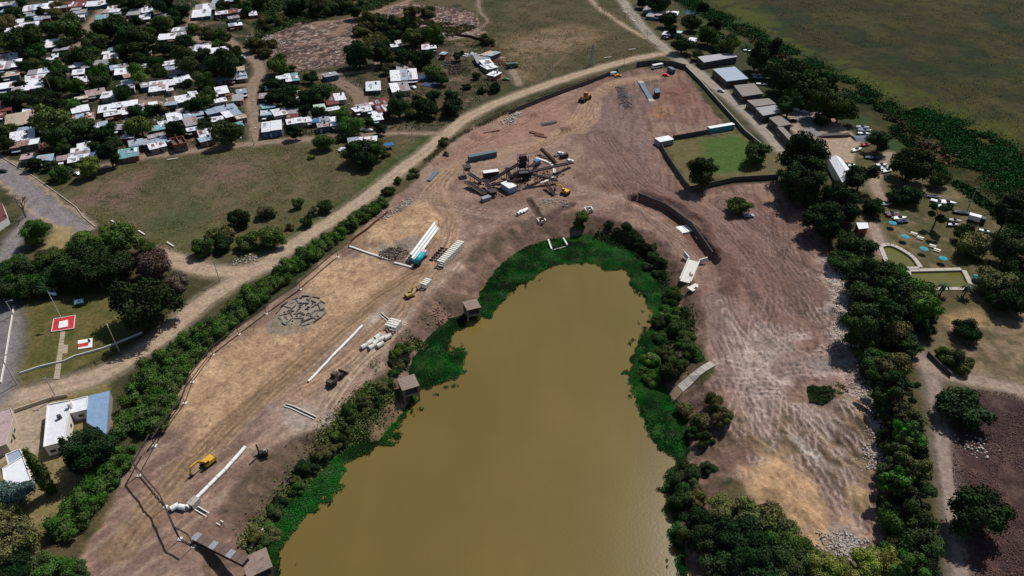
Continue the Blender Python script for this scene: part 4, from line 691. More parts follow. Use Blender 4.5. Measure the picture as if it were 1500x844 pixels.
def house(px, py, wpx, hpx, tone, rot, cluster, zr=None, wall=None):
    zr = zr or hr.uniform(2.6, 3.2); p = G(px, py, zr); d = depth(p); sinD = (CAMH-zr)/math.hypot(math.hypot(p.x, p.y), CAMH-zr)
    W = max(3.4, wpx*d/FPX*1.06); D = hpx*d/FPX/sinD*1.05; D = min(max(D, 3.2, .45*W), 1.5*W, 16)
    rz = R(rot+hr.gauss(0, 4)); o = thing('house', None, 'house', (p.x, p.y, Hgt(p.x, p.y)-.05), rz)
    wm = wall or hr.choice(WALLS); hw, hd = W/2, D/2
    pitch = hr.choice((-1, 1))*hr.uniform(.03, .09); py_ = pitch
    z0 = zr+.02; lo = lambda y: z0+py_*y
    mb = MB(); mb.prism([(-hw+.2, -hd+.2), (hw-.2, -hd+.2), (hw-.2, hd-.2), (-hw+.2, hd-.2)], 0, [lo(-hd+.2)-.01, lo(-hd+.2)-.01, lo(hd-.2)-.01, lo(hd-.2)-.01]); mb.build('wall', wm, o)
    if tone == 'K':
        mb = MB()
        for (x, y, sx, sy) in ((0, -hd+.2, W-.3, .25), (0, hd-.2, W-.3, .25), (-hw+.2, 0, .25, D-.3), (hw-.2, 0, .25, D-.3), (0, 0, .25, D-.5)): mb.box(x, y, lo(0)+.05, sx, sy, 1.3)
        mb.build('parapet', WALLS[0], o)
    else:
        n = 1 if W < 7 else 2 if W < 12 else 3; cuts = [-hw]+sorted(-hw+W*(i+hr.uniform(-.15, .15))/n for i in range(1, n))+[hw]
        for i in range(n):
            t2 = tone if hr.random() < .84 else hr.choice(('W', 'G', 'B', 'W')); mb = MB(); slab(mb, cuts[i]-(.25 if i == 0 else -.02), cuts[i+1]+(.25 if i == n-1 else 0), -hd-.3-hr.uniform(0, .5), hd+.25, z0+hr.uniform(.02, .3)*i, .1, hr.uniform(-.015, .015), py_)
            ro = mb.build('roof', ROOF[t2], o)
            for _ in range(hr.choice((0, 1, 1, 2))):
                pw = (cuts[i+1]-cuts[i])*hr.uniform(.25, .5); pd_ = D*hr.uniform(.25, .6); x0_ = hr.uniform(cuts[i], cuts[i+1]-pw); y0_ = hr.uniform(-hd, hd-pd_); mb = MB(); slab(mb, x0_, x0_+pw, y0_, y0_+pd_, z0+.3*(i > 0)+.11+.3*(i > 1), .04, 0, py_); mb.build('patch_sheet', ROOF[hr.choice(('U', 'G', 'W', 'B', 'P'))], ro)
            if i == 0 and hr.random() < .5:
                mb = MB(); q = hr.uniform(.3, .7)
                for k in range(5): mb.box(cuts[0]+hr.uniform(.4, max(.5, (cuts[1]-cuts[0])-.4)), hr.uniform(-hd*.8, hd*.8), z0+.1+abs(py_)*hd*.4, .35, .3, .28, hr.uniform(0, 3))
                setp(mb.build('roof_weights', WALLS[hr.choice((0, 1))], ro), kind='stuff')
    dx = hr.uniform(-.3, .3)*W; panel('door', hr.choice((DOORM, WALLS[4], FRAME)), o, dx, -hd+.17, 0, .9, .08, 2.0)
    for sx in (-1, 1):
        x = dx+sx*W*.28
        if abs(x) < hw-.7:
            w_ = panel('window', FRAME, o, x, -hd+.18, 1.0, 1.2, .07, 1.0)
            g_ = bpy.data.objects.new('pane', UNITBOX); COL.objects.link(g_); g_.parent = w_; g_.location = (0, -.35, .1); g_.scale = (.8, .6, .8); g_.material_slots[0].link = 'OBJECT'; g_.material_slots[0].material = GLASS
    if hr.random() < .25:
        mb = MB().cyl((hw*.4, hd*.4, z0+py_*hd*.4+.12), (hw*.4, hd*.4, z0+py_*hd*.4+1.3), .55, .5, 10); mb.build('water_tank', TANKM, o)
    if hr.random() < .5 and tone != 'K':
        lw = W*hr.uniform(.3, .5); sx = hr.choice((-1, 1)); x = sx*(hw-lw/2-.3); mb = MB(); slab(mb, x-lw/2, x+lw/2, -hd-2.2, -hd-.02, zr-.5, .07, 0, .09); po = mb.build('porch_roof', ROOF[hr.choice(('G', 'U', 'W', 'B'))], o)
        mb = MB(); [mb.box(x+s_*lw*.45, -hd-2.1, 0, .12, .12, zr-.72) for s_ in (-1, 1)]; mb.build('porch_post', DOORM, po)
    HOUSES.append((o, px, py, cluster, tone)); return o
def hbatch(cluster, ox, oy, sc, rot, items):
    for it in items: house(ox+it[0]/sc, oy+it[1]/sc, it[2]/sc, it[3]/sc, it[4], it[5] if len(it) > 5 else rot, cluster)
hbatch('in the top-left village corner', 0, 0, 7.5, 24, [(60,45,150,80,'W'),(400,80,240,46,'W'),(460,178,145,44,'B'),(170,320,160,70,'W'),(320,280,180,40,'W'),(545,480,150,70,'W'),(675,535,140,40,'G'),(85,635,180,60,'G'),(100,710,220,64,'W'),(430,785,200,60,'W'),(605,610,60,60,'W'),(1060,700,280,46,'G'),(1325,785,110,50,'W'),(1310,735,170,36,'G'),(870,130,130,56,'G'),(880,178,80,50,'W'),(1080,35,230,40,'W'),(840,45,180,76,'R'),(1250,80,120,40,'G'),(1225,118,160,40,'P'),(1275,148,90,36,'W'),(1130,185,130,34,'T'),(1380,235,80,36,'C'),(1230,540,70,40,'T'),(1160,580,70,32,'W'),(140,808,130,50,'C'),(550,645,70,50,'W')])
hbatch('in the village block above the lane', 190, 0, 7.5, 18, [(55,130,125,76,'G'),(195,105,110,44,'W'),(165,190,110,56,'W'),(385,185,140,40,'G'),(395,140,90,40,'W'),(830,80,190,64,'G'),(790,145,180,56,'W'),(1010,138,120,55,'W'),(1130,125,100,66,'R'),(1225,125,90,60,'G'),(1350,145,80,50,'W'),(1050,10,260,34,'B'),(555,320,150,50,'W'),(410,402,170,40,'W'),(770,490,200,30,'G'),(760,535,230,46,'W'),(985,550,180,46,'W'),(1185,592,90,30,'W'),(310,515,80,34,'T'),(170,585,100,40,'N'),(85,715,110,56,'P'),(195,720,100,40,'W'),(450,690,140,50,'W'),(440,745,90,46,'B'),(530,790,190,34,'P'),(800,682,100,30,'W'),(1215,752,75,56,'C'),(1228,812,85,60,'B')])
hbatch('in the left village block', 0, 105, 7.5, 26, [(75,150,150,110,'W'),(120,30,150,40,'C'),(400,60,200,50,'W'),(400,135,150,84,'W'),(915,85,100,64,'W'),(1050,225,180,46,'P'),(890,285,120,34,'C'),(880,410,160,50,'W'),(885,500,240,46,'U'),(1180,400,170,140,'W'),(1370,355,240,56,'W'),(1375,165,150,80,'G'),(70,395,100,66,'R'),(15,470,60,80,'R'),(215,520,250,100,'C'),(245,700,220,80,'W'),(275,785,250,70,'U'),(1470,775,95,66,'B')])
hbatch('along the front of the left village', 0, 200, 7.5, 24, [(920,90,120,44,'W'),(880,150,170,42,'W'),(870,196,200,40,'G'),(860,238,190,46,'W'),(690,235,110,40,'P'),(490,240,150,54,'B'),(1045,200,80,60,'L'),(1410,180,190,70,'T'),(290,220,100,50,'P')])
hbatch('in the block west of the curving lane', 190, 105, 7.5, 28, [(220,130,180,64,'G'),(320,155,180,100,'W'),(455,115,86,70,'W'),(580,80,150,76,'W'),(15,175,60,60,'W'),(440,195,40,30,'W'),(995,60,120,90,'B'),(1100,68,90,50,'G'),(1225,45,105,78,'B'),(610,290,190,56,'W'),(690,232,80,50,'W'),(1010,200,120,66,'B'),(920,262,70,70,'W'),(1225,215,95,80,'B'),(1000,410,300,66,'B'),(1115,455,165,56,'B'),(960,520,120,56,'W'),(700,470,190,36,'B'),(670,545,130,76,'G'),(560,425,70,70,'P'),(490,495,140,86,'W'),(360,560,80,34,'W'),(320,615,165,60,'T'),(340,690,250,40,'G'),(275,752,220,70,'W'),(300,808,160,46,'W'),(435,745,66,66,'B'),(540,780,130,90,'K'),(70,780,125,70,'B'),(840,670,150,60,'W'),(840,735,145,50,'B'),(1180,585,110,40,'T'),(1220,495,100,40,'C'),(680,632,100,36,'W'),(110,400,340,60,'W')])
hbatch('in the block east of the curving lane', 370, 120, 7.5, 22, [(210,485,195,140,'W'),(155,335,120,60,'B'),(290,330,130,96,'W'),(430,320,130,38,'W'),(165,262,125,56,'T'),(130,150,100,70,'P'),(175,65,50,60,'W'),(460,430,160,56,'W'),(590,415,100,40,'W'),(435,382,110,50,'R'),(740,412,180,36,'L'),(770,470,110,50,'G'),(895,405,75,56,'W'),(890,456,70,34,'W'),(740,285,110,60,'N'),(955,160,105,66,'W'),(875,205,120,60,'R'),(885,292,130,34,'W')])
hbatch('beside the bare patch east of the lane', 370, 120, 7.5, 20, [(1150,300,86,50,'W'),(1245,295,110,44,'W'),(1230,255,180,34,'P'),(1410,225,150,70,'R'),(1430,290,140,56,'R'),(1365,340,100,46,'W'),(1370,392,105,40,'W'),(1325,45,145,120,'W',10),(1110,645,110,90,'B'),(1260,645,190,84,'W',8),(325,-52,120,40,'W'),(430,-52,130,66,'T'),(525,108,60,56,'N')])
hbatch('in the yards below the top meadow', 560, 40, 7.5, 12, [(235,525,270,84,'W'),(190,655,185,120,'W'),(205,450,90,56,'G'),(290,440,70,46,'R'),(130,200,70,80,'W'),(175,160,60,46,'W'),(475,215,76,50,'W'),(550,215,76,40,'W'),(675,285,60,44,'B',-20),(1145,385,110,46,'W',20),(1170,430,120,66,'W',20),(1230,510,96,70,'W',-25),(1190,290,130,80,'C',-25),(1100,345,150,70,'G',15)])
hbatch('beside the paved road at the top right', 880, 0, 7.5, -25, [(550,92,120,60,'G'),(565,160,90,70,'G'),(660,160,95,66,'P'),(780,145,130,50,'W'),(730,365,80,40,'W'),(830,350,110,24,'N'),(1010,440,85,60,'W')])
# further shacks between those read off singly: kept clear of the crowns, lanes and other houses
lanes = [Gp(curve(p, 3)) for p, hw, c in ROADS[3:13]]; occ = [(o.location.x, o.location.y, 6.2) for o, *_ in HOUSES]+[(t[0].location.x, t[0].location.y, 4.6) for t in TREES if t[1] < 640 and t[2] < 240]; base_h = list(HOUSES); added = 0; fr_ = random.Random(31)
VP = [VILLAGE, Gp([(385,120),(500,112),(520,160),(500,200),(382,208)])]
for _ in range(2500):
    if added >= 52: break
    px, py = fr_.uniform(2, 500), fr_.uniform(4, 226); p = G(px, py, 3)
    if not any(float(sdf(v, np.array([p.x]), np.array([p.y]))[0]) < -3 for v in VP): continue
    if any(math.hypot(p.x-a, p.y-b_) < r_+2.2 for a, b_, r_ in occ): continue
    if any(float(dline(l, np.array([p.x]), np.array([p.y]))[0][0]) < 6.5 for l in lanes): continue
    near = min(base_h, key=lambda h: (h[1]-px)**2+(h[2]-py)**2); sc_ = depth(p)/FPX; house(px, py, fr_.uniform(5, 9)/sc_, fr_.uniform(5, 8)*.33/sc_, fr_.choice('WWWWBGGUC'), fr_.choice((18, 24, 28)), near[3]); occ.append((p.x, p.y, 6.2)); added += 1
hs = {}
for o, px, py, c, t in HOUSES: o['group'] = 'houses '+c; hs.setdefault((c, t), []).append((o, px, py))
for (c, t), its in hs.items():
    xr = max(i[1] for i in its)-min(i[1] for i in its); yr = max(i[2] for i in its)-min(i[2] for i in its)
    ordinals(its, 0 if xr >= yr else 1, lambda w: f'{TONEW[t]} house {c}'+(', '+w if w else ''))

# larger buildings given by the outline of their roof
CONC = mat('concrete', lin(168, 160, 150), .9, 0, .22, 1.2, stain=(lin(120, 110, 100), .58)); WHITEWALL = mat('whitewash', lin(214, 210, 202), .85, 0, .12, .8); DARKWALL = mat('dark_block_wall', lin(86, 80, 78), .95, 0, .25, .7)
def ccw(P): return P if sum(P[i][0]*P[(i+1) % len(P)][1]-P[(i+1) % len(P)][0]*P[i][1] for i in range(len(P))) > 0 else P[::-1]
def quadhouse(name, label, cat, pix, z, roofm, wallm, over=.25, parapet=0, doors=(), wins=(), group=None, slope=0):
    P = ccw([tuple(G(x, y, z)[:2]) for x, y in pix]); cx = sum(p[0] for p in P)/len(P); cy = sum(p[1] for p in P)/len(P); zg = min(Hgt(*p) for p in P)-.1
    o = thing(name, label, cat, (cx, cy, zg), 0, group); Q = [(p[0]-cx, p[1]-cy) for p in P]; H = z-zg
    MB().prism(Q, 0, H-.16).build('wall', wallm, o)
    S = [(x*(1+over/max(1, math.hypot(x, y))), y*(1+over/max(1, math.hypot(x, y)))) for x, y in Q]; MB().prism(S, H-.15, H+.05).build('roof', roofm, o)
    n = len(Q)
    if parapet:
        mb = MB()
        for i in range(n): a = Vector((*Q[i], H+.05+parapet/2)); b_ = Vector((*Q[(i+1) % n], H+.05+parapet/2)); mb.bar(a, b_, .22, parapet)
        mb.build('parapet', wallm, o)
    def onwall(i, t, nm, m, w, z0, h):
        a = Vector((*Q[i], 0)); b_ = Vector((*Q[(i+1) % n], 0)); d = (b_-a).normalized(); p = a.lerp(b_, t); k = panel(nm, m, o, p.x, p.y, z0, w, .1, h); k.rotation_euler.z = math.atan2(d.y, d.x); return k
    for i, t, w, h in doors: onwall(i, t, 'door', DOORM, w, 0.05, h)
    for i, t, w, h in wins:
        k = onwall(i, t, 'window', FRAME, w, 1.1, h); g_ = bpy.data.objects.new('pane', UNITBOX); COL.objects.link(g_); g_.parent = k; g_.location = (0, -.3, .08); g_.scale = (.88, .7, .84); g_.material_slots[0].link = 'OBJECT'; g_.material_slots[0].material = GLASS
    return o, Q, H
def cr(ox, oy, sc, L_): return [(ox+x/sc, oy+y/sc) for x, y in L_]
SHED = [('corrugated grey shed nearest the road junction at the top right', [(135,140),(440,100),(480,140),(190,190)], 'G'), ('shed with the large pale blue-white roof beside the paved road', [(270,250),(460,228),(578,333),(390,357)], 'B'), ('grey-brown roofed shed below the pale blue-white shed', [(455,395),(630,375),(708,465),(530,490)], 'D'), ('long grey-brown shed above the dark lean-to by the road', [(570,525),(760,508),(820,555),(640,580)], 'D'), ('dark streaked shed with pale sheets beside the road', [(646,592),(822,566),(880,628),(712,660)], 'G'), ('low grey shed with a blue end wall by the boatyard', [(765,680),(860,660),(960,735),(850,755)], 'D'), ('narrow grey lean-to along the paved road by the boatyard', [(835,762),(890,762),(990,870),(945,880)], 'D')]
for lb, q, t in SHED: quadhouse('shed', lb, 'shed', cr(1000, 60, 6.03, q), 4.2, ROOF[t], DARKWALL, doors=((0, .3, 3, 2.8), (0, .7, 1, 2.1), (2, .4, 3, 2.8), (3, .5, 3, 2.8)), wins=((1, .3, 1.4, .9), (3, .2, 1.4, .9)), group='sheds along the paved road')
# gabled white hall among the trees
P = [G(x, y, 4.0) for x, y in cr(1140, 140, 6.49, [(480,600),(590,590),(715,745),(610,830)])]
c = sum(P, Vector())/4; o = thing('white_hall', 'gabled white metal hall half hidden between tall trees', 'hall', (c.x, c.y, -.05)); Q = [p-c for p in P]
for q in Q: q.z = 0
a, b_, d, e = Q; m1 = (a+b_)/2; m2 = (e+d)/2; up = Vector((0, 0, 4.0)); rg = Vector((0, 0, 5.6))
MB().add([a, b_, d, e, a+up, b_+up, d+up, e+up, m1+rg, m2+rg], [(0, 1, 5, 8, 4), (2, 3, 7, 9, 6), (1, 2, 6, 5), (3, 0, 4, 7)]).build('wall', WHITEWALL, o)
for s0, s1 in ((a, e), (b_, d)):
    t = Vector((0, 0, .09)); MB().add([s0+up+t, s1+up+t, m2+rg+t, m1+rg+t, s0+up, s1+up, m2+rg, m1+rg], [(0, 1, 2, 3), (7, 6, 5, 4), (0, 4, 5, 1), (3, 2, 6, 7), (0, 3, 7, 4), (1, 5, 6, 2)]).build('roof', ROOF['W'], o)
k = panel('door', DOORM, o, m2.x, m2.y, 0, 3, .12, 3); k.rotation_euler.z = math.atan2((d-e).y, (d-e).x)
quadhouse('kiosk', 'small white-roofed kiosk under the trees left of the picnic tables', 'kiosk', cr(1000, 180, 3, [(765,440),(812,440),(815,462),(775,466)]), 3, ROOF['W'], WALLS[0], doors=((0, .5, 1, 2),), wins=((1, .5, 1.2, 1),))
# white houses, bottom left (near)
sc = 4.44
o, Q, H = quadhouse('white_house', 'long flat-roofed white house beside the gravel road, bottom left', 'house', cr(0, 570, sc, [(312,105),(465,75),(420,345),(287,380)]), 3.6, ROOF['W'], WHITEWALL, .05, .35, doors=((3, .35, 1.1, 2.1),), wins=((0, .3, 1.6, 1.2), (0, .7, 1.8, 1.2), (3, .7, 1.6, 1.2), (1, .5, 1.6, 1.2)))
mb = MB().box(Q[2][0]*.5+1, Q[2][1]*.7, H+.1, .9, .9, 1.5); mb.box(Q[2][0]*.5+1, Q[2][1]*.7, H+1.6, 1.1, 1.1, .15).build('chimney', WHITEWALL, o)
MB().cyl((Q[2][0]*.2, Q[2][1]*.2, H+.08), (Q[2][0]*.2, Q[2][1]*.2, H+1.3), .6, .55, 12).build('water_tank', TANKM, o)
quadhouse('white_annex', 'white flat-roofed annex joined to the long white house', 'house', cr(0, 570, sc, [(468,76),(570,50),(565,135),(462,160)]), 3.1, ROOF['W'], WHITEWALL, .05, .25, wins=((0, .5, 1.4, 1.1),))
quadhouse('blue_carport', 'pale blue sheet roof beside the white house under the hedge', 'carport', cr(0, 570, sc, [(572,48),(712,15),(690,290),(566,215)]), 3.0, mat('roof_sky_blue_sheet', lin(128, 154, 184), .5, 0, .2, .8, wave=1.2), WALLS[1], .2, 0, doors=((0, .5, 2.6, 2.2),))
o, Q, H = quadhouse('white_house', 'white flat-roofed house behind the leaning cypress, bottom left', 'house', cr(0, 570, sc, [(20,520),(150,440),(205,590),(110,640),(35,640)]), 3.4, ROOF['W'], WHITEWALL, .05, .3, doors=((0, .7, 1.1, 2.1),), wins=((0, .3, 1.5, 1.1), (1, .5, 1.5, 1.1)))
quadhouse('grey_terrace', 'pale grey flat terrace roof above the white corner house', 'house', cr(0, 570, sc, [(40,430),(130,395),(160,450),(60,500)]), 3.0, ROOF['B'], WHITEWALL, .05, .3)
quadhouse('grey_roof_house', 'grey-roofed cream house cut by the left edge, bottom left', 'house', cr(0, 570, sc, [(-60,160),(70,125),(88,190),(40,360),(-60,400)]), 3.4, ROOF['P'], WALLS[2], .1, .2, wins=((1, .3, 1.6, 1.1), (1, .7, 1.6, 1.1)), doors=((1, .5, 1.1, 2.1),))
quadhouse('roadside_shed', 'brown-walled long shed at the left edge by the asphalt street', 'shed', [(-30,300),(2,296),(10,318),(-8,330)], 3.4, ROOF['R'], WHITEWALL, .1)
# ------------------------------------------------------------------ site, vehicles, street furniture
STEEL = mat('dark_steel', lin(62, 52, 54), .6, .3, .25, 1.5, stain=(lin(104, 70, 56), .6)); MAROON = mat('maroon_steel', lin(84, 54, 58), .65, .2, .25, 1.5); BLACK = mat('black_rubber', lin(34, 33, 34), .9, 0, .2, 2); YELLOW = mat('machine_yellow', lin(206, 158, 46), .55, 0, .2, 1.5, stain=(lin(120, 96, 60), .66)); ORANGE = mat('machine_orange', lin(196, 124, 52), .55, 0, .2, 1.5, stain=(lin(120, 90, 60), .66))
PVC = mat('white_pipe', lin(224, 224, 220), .45, 0, .1, .8, stain=(lin(180, 170, 158), .62)); CPIPE = mat('pale_concrete_pipe', lin(212, 208, 198), .85, 0, .12, 1.2, stain=(lin(160, 150, 140), .62)); WHITE = mat('white_paint', lin(222, 222, 220), .4, 0, .08, 1); RED = mat('red_paint', lin(186, 46, 50), .6, 0, .15, 1); TURQ = mat('turquoise_paint', lin(30, 158, 168), .45, 0, .12, 1); BLUE = mat('blue_paint', lin(58, 104, 150), .5, 0, .15, 1); SLATE = mat('slate_container_paint', lin(84, 104, 116), .6, 0, .2, 1, stain=(lin(112, 92, 78), .64)); CYAN = mat('cyan_container_paint', lin(70, 140, 158), .6, 0, .2, 1); GREENP = mat('green_paint', lin(44, 128, 88), .5, 0, .15, 1); DARKBLUE = mat('dark_blue_tarp', lin(40, 56, 84), .6, 0, .25, 1.2); WOOD = mat('weathered_wood', lin(138, 116, 94), .9, 0, .3, 2); TEAL = mat('teal_canvas', lin(48, 150, 166), .8, 0, .12, 1.5); GREYP = mat('grey_paint', lin(140, 142, 146), .5, 0, .15, 1); RUST = mat('rusty_iron', lin(112, 72, 54), .9, 0, .3, 2); SILVER = mat('silver_paint', lin(160, 166, 174), .35, .3, .1, 1)
WOODD = mat('old_brown_plate', lin(104, 88, 78), .95, 0, .3, 1.5)
def ang(a, b_): d = b_-a; return math.atan2(d.y, d.x)
def at(px, py, up=0.0): return T(px, py, up)
def rotpx(x0, y0, x1, y1): return ang(T(x0, y0), T(x1, y1))
WHEEL = MB().cyl((0, -.11, 0), (0, .11, 0), 1, 1, 12).mesh('wheel', BLACK)
def wheel(parent, x, y, r, w=.26):
    o = bpy.data.objects.new('wheel', WHEEL); COL.objects.link(o); o.parent = parent; o.location = (x, y, r); o.scale = (r, w/.22, r)
def car(px, py, rz, m, label, kind='car', group=None):
    p = at(px, py, .6); o = thing({'car': 'parked_car', 'pickup': 'pickup_truck', 'van': 'van'}[kind], label, kind if kind != 'pickup' else 'pickup', p, rz, group)
    prof = {'car': [(-2.1, .35), (2.1, .35), (2.15, .75), (1.2, .92), (.55, 1.42), (-.95, 1.45), (-1.6, 1.0), (-2.15, .9)], 'pickup': [(-2.5, .45), (2.5, .45), (2.55, .95), (1.5, 1.1), (.9, 1.75), (-.5, 1.75), (-.62, 1.1), (-2.55, 1.1)], 'van': [(-2.6, .4), (2.5, .4), (2.55, 1.0), (2.0, 1.2), (1.5, 2.1), (-2.6, 2.15)]}[kind]
    hw = .88; rings = [[(x, s*hw*(1 if z < 1.12 else .84), z) for x, z in prof] for s in (-1, 1)]; MB().loft(rings).build('body', m, o)
    top = {'car': (-.9, .5, 1.0, 1.40), 'pickup': (-.5, .95, 1.15, 1.7), 'van': (.6, 1.75, 1.25, 1.9)}[kind]
    mb = MB(); mb.box((top[0]+top[1])/2, 0, top[2], (top[1]-top[0])*1.35, hw*2-.12, top[3]-top[2], 0, .72, .93); mb.build('windows', GLASS, o)
    for x in (-1.35, 1.35):
        for y in (-.8, .8): wheel(o, x*(1.12 if kind != 'car' else 1), y, .34)
    for y in (-.6, .6): panel('headlight', WHITE, o, prof[2][0]-.02, y, .62, .1, .3, .16)
    if kind == 'pickup': MB().box(-1.6, 0, 1.02, 1.7, 1.4, .1).build('cargo_bed', BLACK, o)
    return o
def truck(px, py, rz, cab, body, label, kind='box', L_=7.5):
    p = at(px, py, 1); o = thing('truck', label, 'truck', p, rz); MB().box(0, 0, .7, L_, 1.0, .25).build('chassis', STEEL, o)
    c = MB().box(L_/2-.9, 0, .75, 1.9, 2.3, 2.0, 0, .82, .94, -.1).build('cab', cab, o); panel('windscreen', GLASS, c, L_/2-.12, 0, 1.75, .1, 2.0, .75)
    if kind == 'tank': MB().cyl((-L_/2+.3, 0, 2.0), (L_/2-2.2, 0, 2.0), 1.15, 1.15, 14).build('tank', body, o, True)
    elif kind == 'box': MB().box(-.9, 0, .97, L_-2.2, 2.4, 2.0).build('cargo_box', body, o)
    else:
        mb = MB(); mb.box(-.9, 0, .97, L_-2.2, 2.3, .15); [mb.box(-.9, s*1.1, .97, L_-2.2, .1, 1.0) for s in (-1, 1)]; mb.box(-L_/2+.25, 0, .97, .1, 2.3, 1.0); mb.build('dump_body', body, o)
    for x in (-L_/2+.9, -L_/2+2.0, L_/2-1.2):
        for y in (-1, 1): wheel(o, x, y, .5, .34)
    return o
def bus(px, py, rz, label):
    o = thing('minibus', label, 'bus', at(px, py, 1.2), rz); MB().box(0, 0, .45, 7.5, 2.3, 2.1, 0, .98, .94).build('body', WHITE, o)
    for s in (-1, 1):
        for k in range(5): panel('window', GLASS, o, -2.9+k*1.4, s*1.12, 1.4, 1.1, .1, .75)
    panel('windscreen', GLASS, o, 3.72, 0, 1.3, .1, 1.9, .9)
    for x in (-2.3, 2.4):
        for y in (-1.05, 1.05): wheel(o, x, y, .48, .3)
def container(a, b_, wid, hgt, m, label, roof=None, cat='container', name='shipping_container', legs=0):
    A = T(*a); B = T(*b_); L_ = (B-A).length; rz = ang(A, B); mid = (A+B)/2; n = Vector((-math.sin(rz), math.cos(rz), 0)); c = mid+n*wid/2; o = thing(name, label, cat, (c.x, c.y, Hgt(c.x, c.y)), rz)
    MB().box(0, 0, .12+legs, L_, wid, hgt).build('body', m, o); mb = MB()
    nk = int(L_/.45)
    for k in range(nk): x = -L_/2+(k+.5)*L_/nk; [mb.box(x, s*(wid/2+.02), .2+legs, .2, .07, hgt-.2) for s in (-1, 1)]
    mb.build('side_ribs', m, o); MB().box(0, 0, hgt+.13+legs, L_+.08, wid+.08, .07).build('roof', roof or m, o)
    for s in (-1, 1): panel('door', GREYP if m is not GREYP else STEEL, o, L_/2+.03, s*wid/4, .25+legs, .05, wid*.44, hgt-.35)
    mb = MB(); [mb.box(sx*(L_/2-.15), sy*(wid/2-.15), 0, .2, .2, .14+legs) for sx in (-1, 1) for sy in (-1, 1)]; mb.build('feet', STEEL, o); return o
def excavator(px, py, rz, m, label, swing=0.0, s=1.0):
    o = thing('excavator', label, 'excavator', at(px, py, 1), rz); o.scale = (s, s, s)
    for y in (-1.1, 1.1):
        pr = [(-1.9, .25), (-1.6, 0), (1.6, 0), (1.9, .25), (1.9, .6), (1.6, .85), (-1.6, .85), (-1.9, .6)]; MB().loft([[(x, y+d, z) for x, z in pr] for d in (-.28, .28)]).build('track', BLACK, o)
    MB().box(0, 0, .35, 2.2, 1.8, .55).build('undercarriage', STEEL, o)
    b_ = MB().box(-.5, 0, .95, 3.0, 2.5, 1.1, 0, .94, .92).build('body', m, o); MB().box(-1.85, 0, 1.0, .6, 2.4, .95, 0, .8, .96).build('counterweight', STEEL, b_)
    c = MB().box(.55, .75, 1.0, 1.3, .95, 1.75, 0, .82, .9).build('cab', m, o); panel('cab_glass', GLASS, c, .58, .75, 1.75, 1.28, .97, .7)
    q = lambda x, z: (math.cos(swing)*x, math.sin(swing)*x-.2, z)
    mb = MB().bar(q(.8, 1.6), q(2.4, 3.6), .42, .55); mb.bar(q(2.4, 3.6), q(4.6, 3.4), .38, .45); mb.build('boom', m, o); MB().bar(q(4.6, 3.5), q(5.4, 1.2), .32, .42).build('stick', m, o)
    k = q(5.2, .3); MB().box(k[0], k[1], k[2]-.1, .9, 1.0, .9, swing, .6, 1, .2).build('bucket', STEEL, o); MB().cyl(q(1.2, 1.5), q(2.6, 3.2), .1, .1, 6).build('ram', SILVER, o); return o
def loader(px, py, rz, m, label, s=1.0):
    o = thing('wheel_loader', label, 'loader', at(px, py, 1), rz); o.scale = (s, s, s)
    MB().box(-1.2, 0, .8, 2.8, 1.7, 1.0, 0, .9, .9).build('body', m, o); MB().box(1.1, 0, .7, 1.8, 1.3, .7).build('front_frame', m, o)
    c = MB().box(0, 0, 1.6, 1.3, 1.4, 1.4, 0, .86, .9).build('cab', m, o); panel('cab_glass', GLASS, c, 0, 0, 2.1, 1.28, 1.42, .65)
    for x in (-1.6, 1.5):
        for y in (-1.0, 1.0): wheel(o, x, y, .75, .5)
    mb = MB(); [mb.bar((1.2, s_*.5, 1.3), (3.0, s_*.5, .6), .18, .25) for s_ in (-1, 1)]; mb.build('lift_arm', m, o)
    MB().loft([[(3.0, y, .2), (4.1, y, .1), (3.9, y, .25), (3.3, y, .5), (3.2, y, 1.2), (3.0, y, 1.2)] for y in (-1.3, 1.3)]).build('bucket', STEEL, o); return o
def backhoe_rig(px, py, rz, label):
    o = thing('drill_rig', label, 'machine', at(px, py, .8), rz)
    for y in (-.8, .8): MB().box(0, y, 0, 2.6, .4, .6).build('track', BLACK, o)
    MB().box(-.2, 0, .6, 2.2, 1.5, .9, 0, .9, .9).build('body', STEEL, o); MB().box(.9, 0, .5, .35, .35, 4.2).build('mast', STEEL, o); MB().box(-.7, .3, 1.5, .9, .9, .9, 0, .85, .85).build('cab', GREYP, o); MB().bar((.9, 0, .8), (2.6, 0, .2), .3, .3).build('arm', BLACK, o)
car(819, 226, .5, WHITE, 'white pickup parked at the top edge of the crushing plant', 'pickup'); car(833, 237, .25, WHITE, 'white pickup beside the right end of the long conveyor', 'pickup')
bus(963, 97, .45, 'white minibus parked against the dark wall at the road bend'); truck(983, 104, 1.9, SLATE, SLATE, 'grey-blue box truck parked at the top right corner of the site', 'box', 6.5); car(975, 110, -.35, RED, 'dark red car beside the grey-blue truck'); car(899, 109, .3, WHITE, 'small white van beside the wall by the gravel road', 'van')
car(1162, 177, .3, BLACK, 'black car parked beside the low grey shed by the boatyard'); car(1056, 133, -.7, SILVER, 'silver car driving on the paved road beside the sheds'); car(905, 111, .3, ORANGE, 'small orange vehicle beside the white van at the wall'); car(3, 251, .15, BLACK, 'black car driving on the asphalt street at the left edge'); car(113, 255, -.2, SILVER, 'silver-blue car parked between two shrubs at the field corner'); car(1097, 316, .1, SILVER, 'silver car parked in the shade of the lone flat-topped tree'); car(318, 29, -.2, BLACK, 'dark car with a white front before the white row houses')
car(533, 190, .2, WHITE, 'white car parked left in the garden above the brown field'); car(541, 191, .2, WHITE, 'white car parked right in the garden above the brown field'); car(501, 219, 1.0, WHITE, 'white car in the weeds beside the big spreading trees'); car(606, 128, 2.2, WHITE, 'white car on the lawn of the twin white-roofed houses')
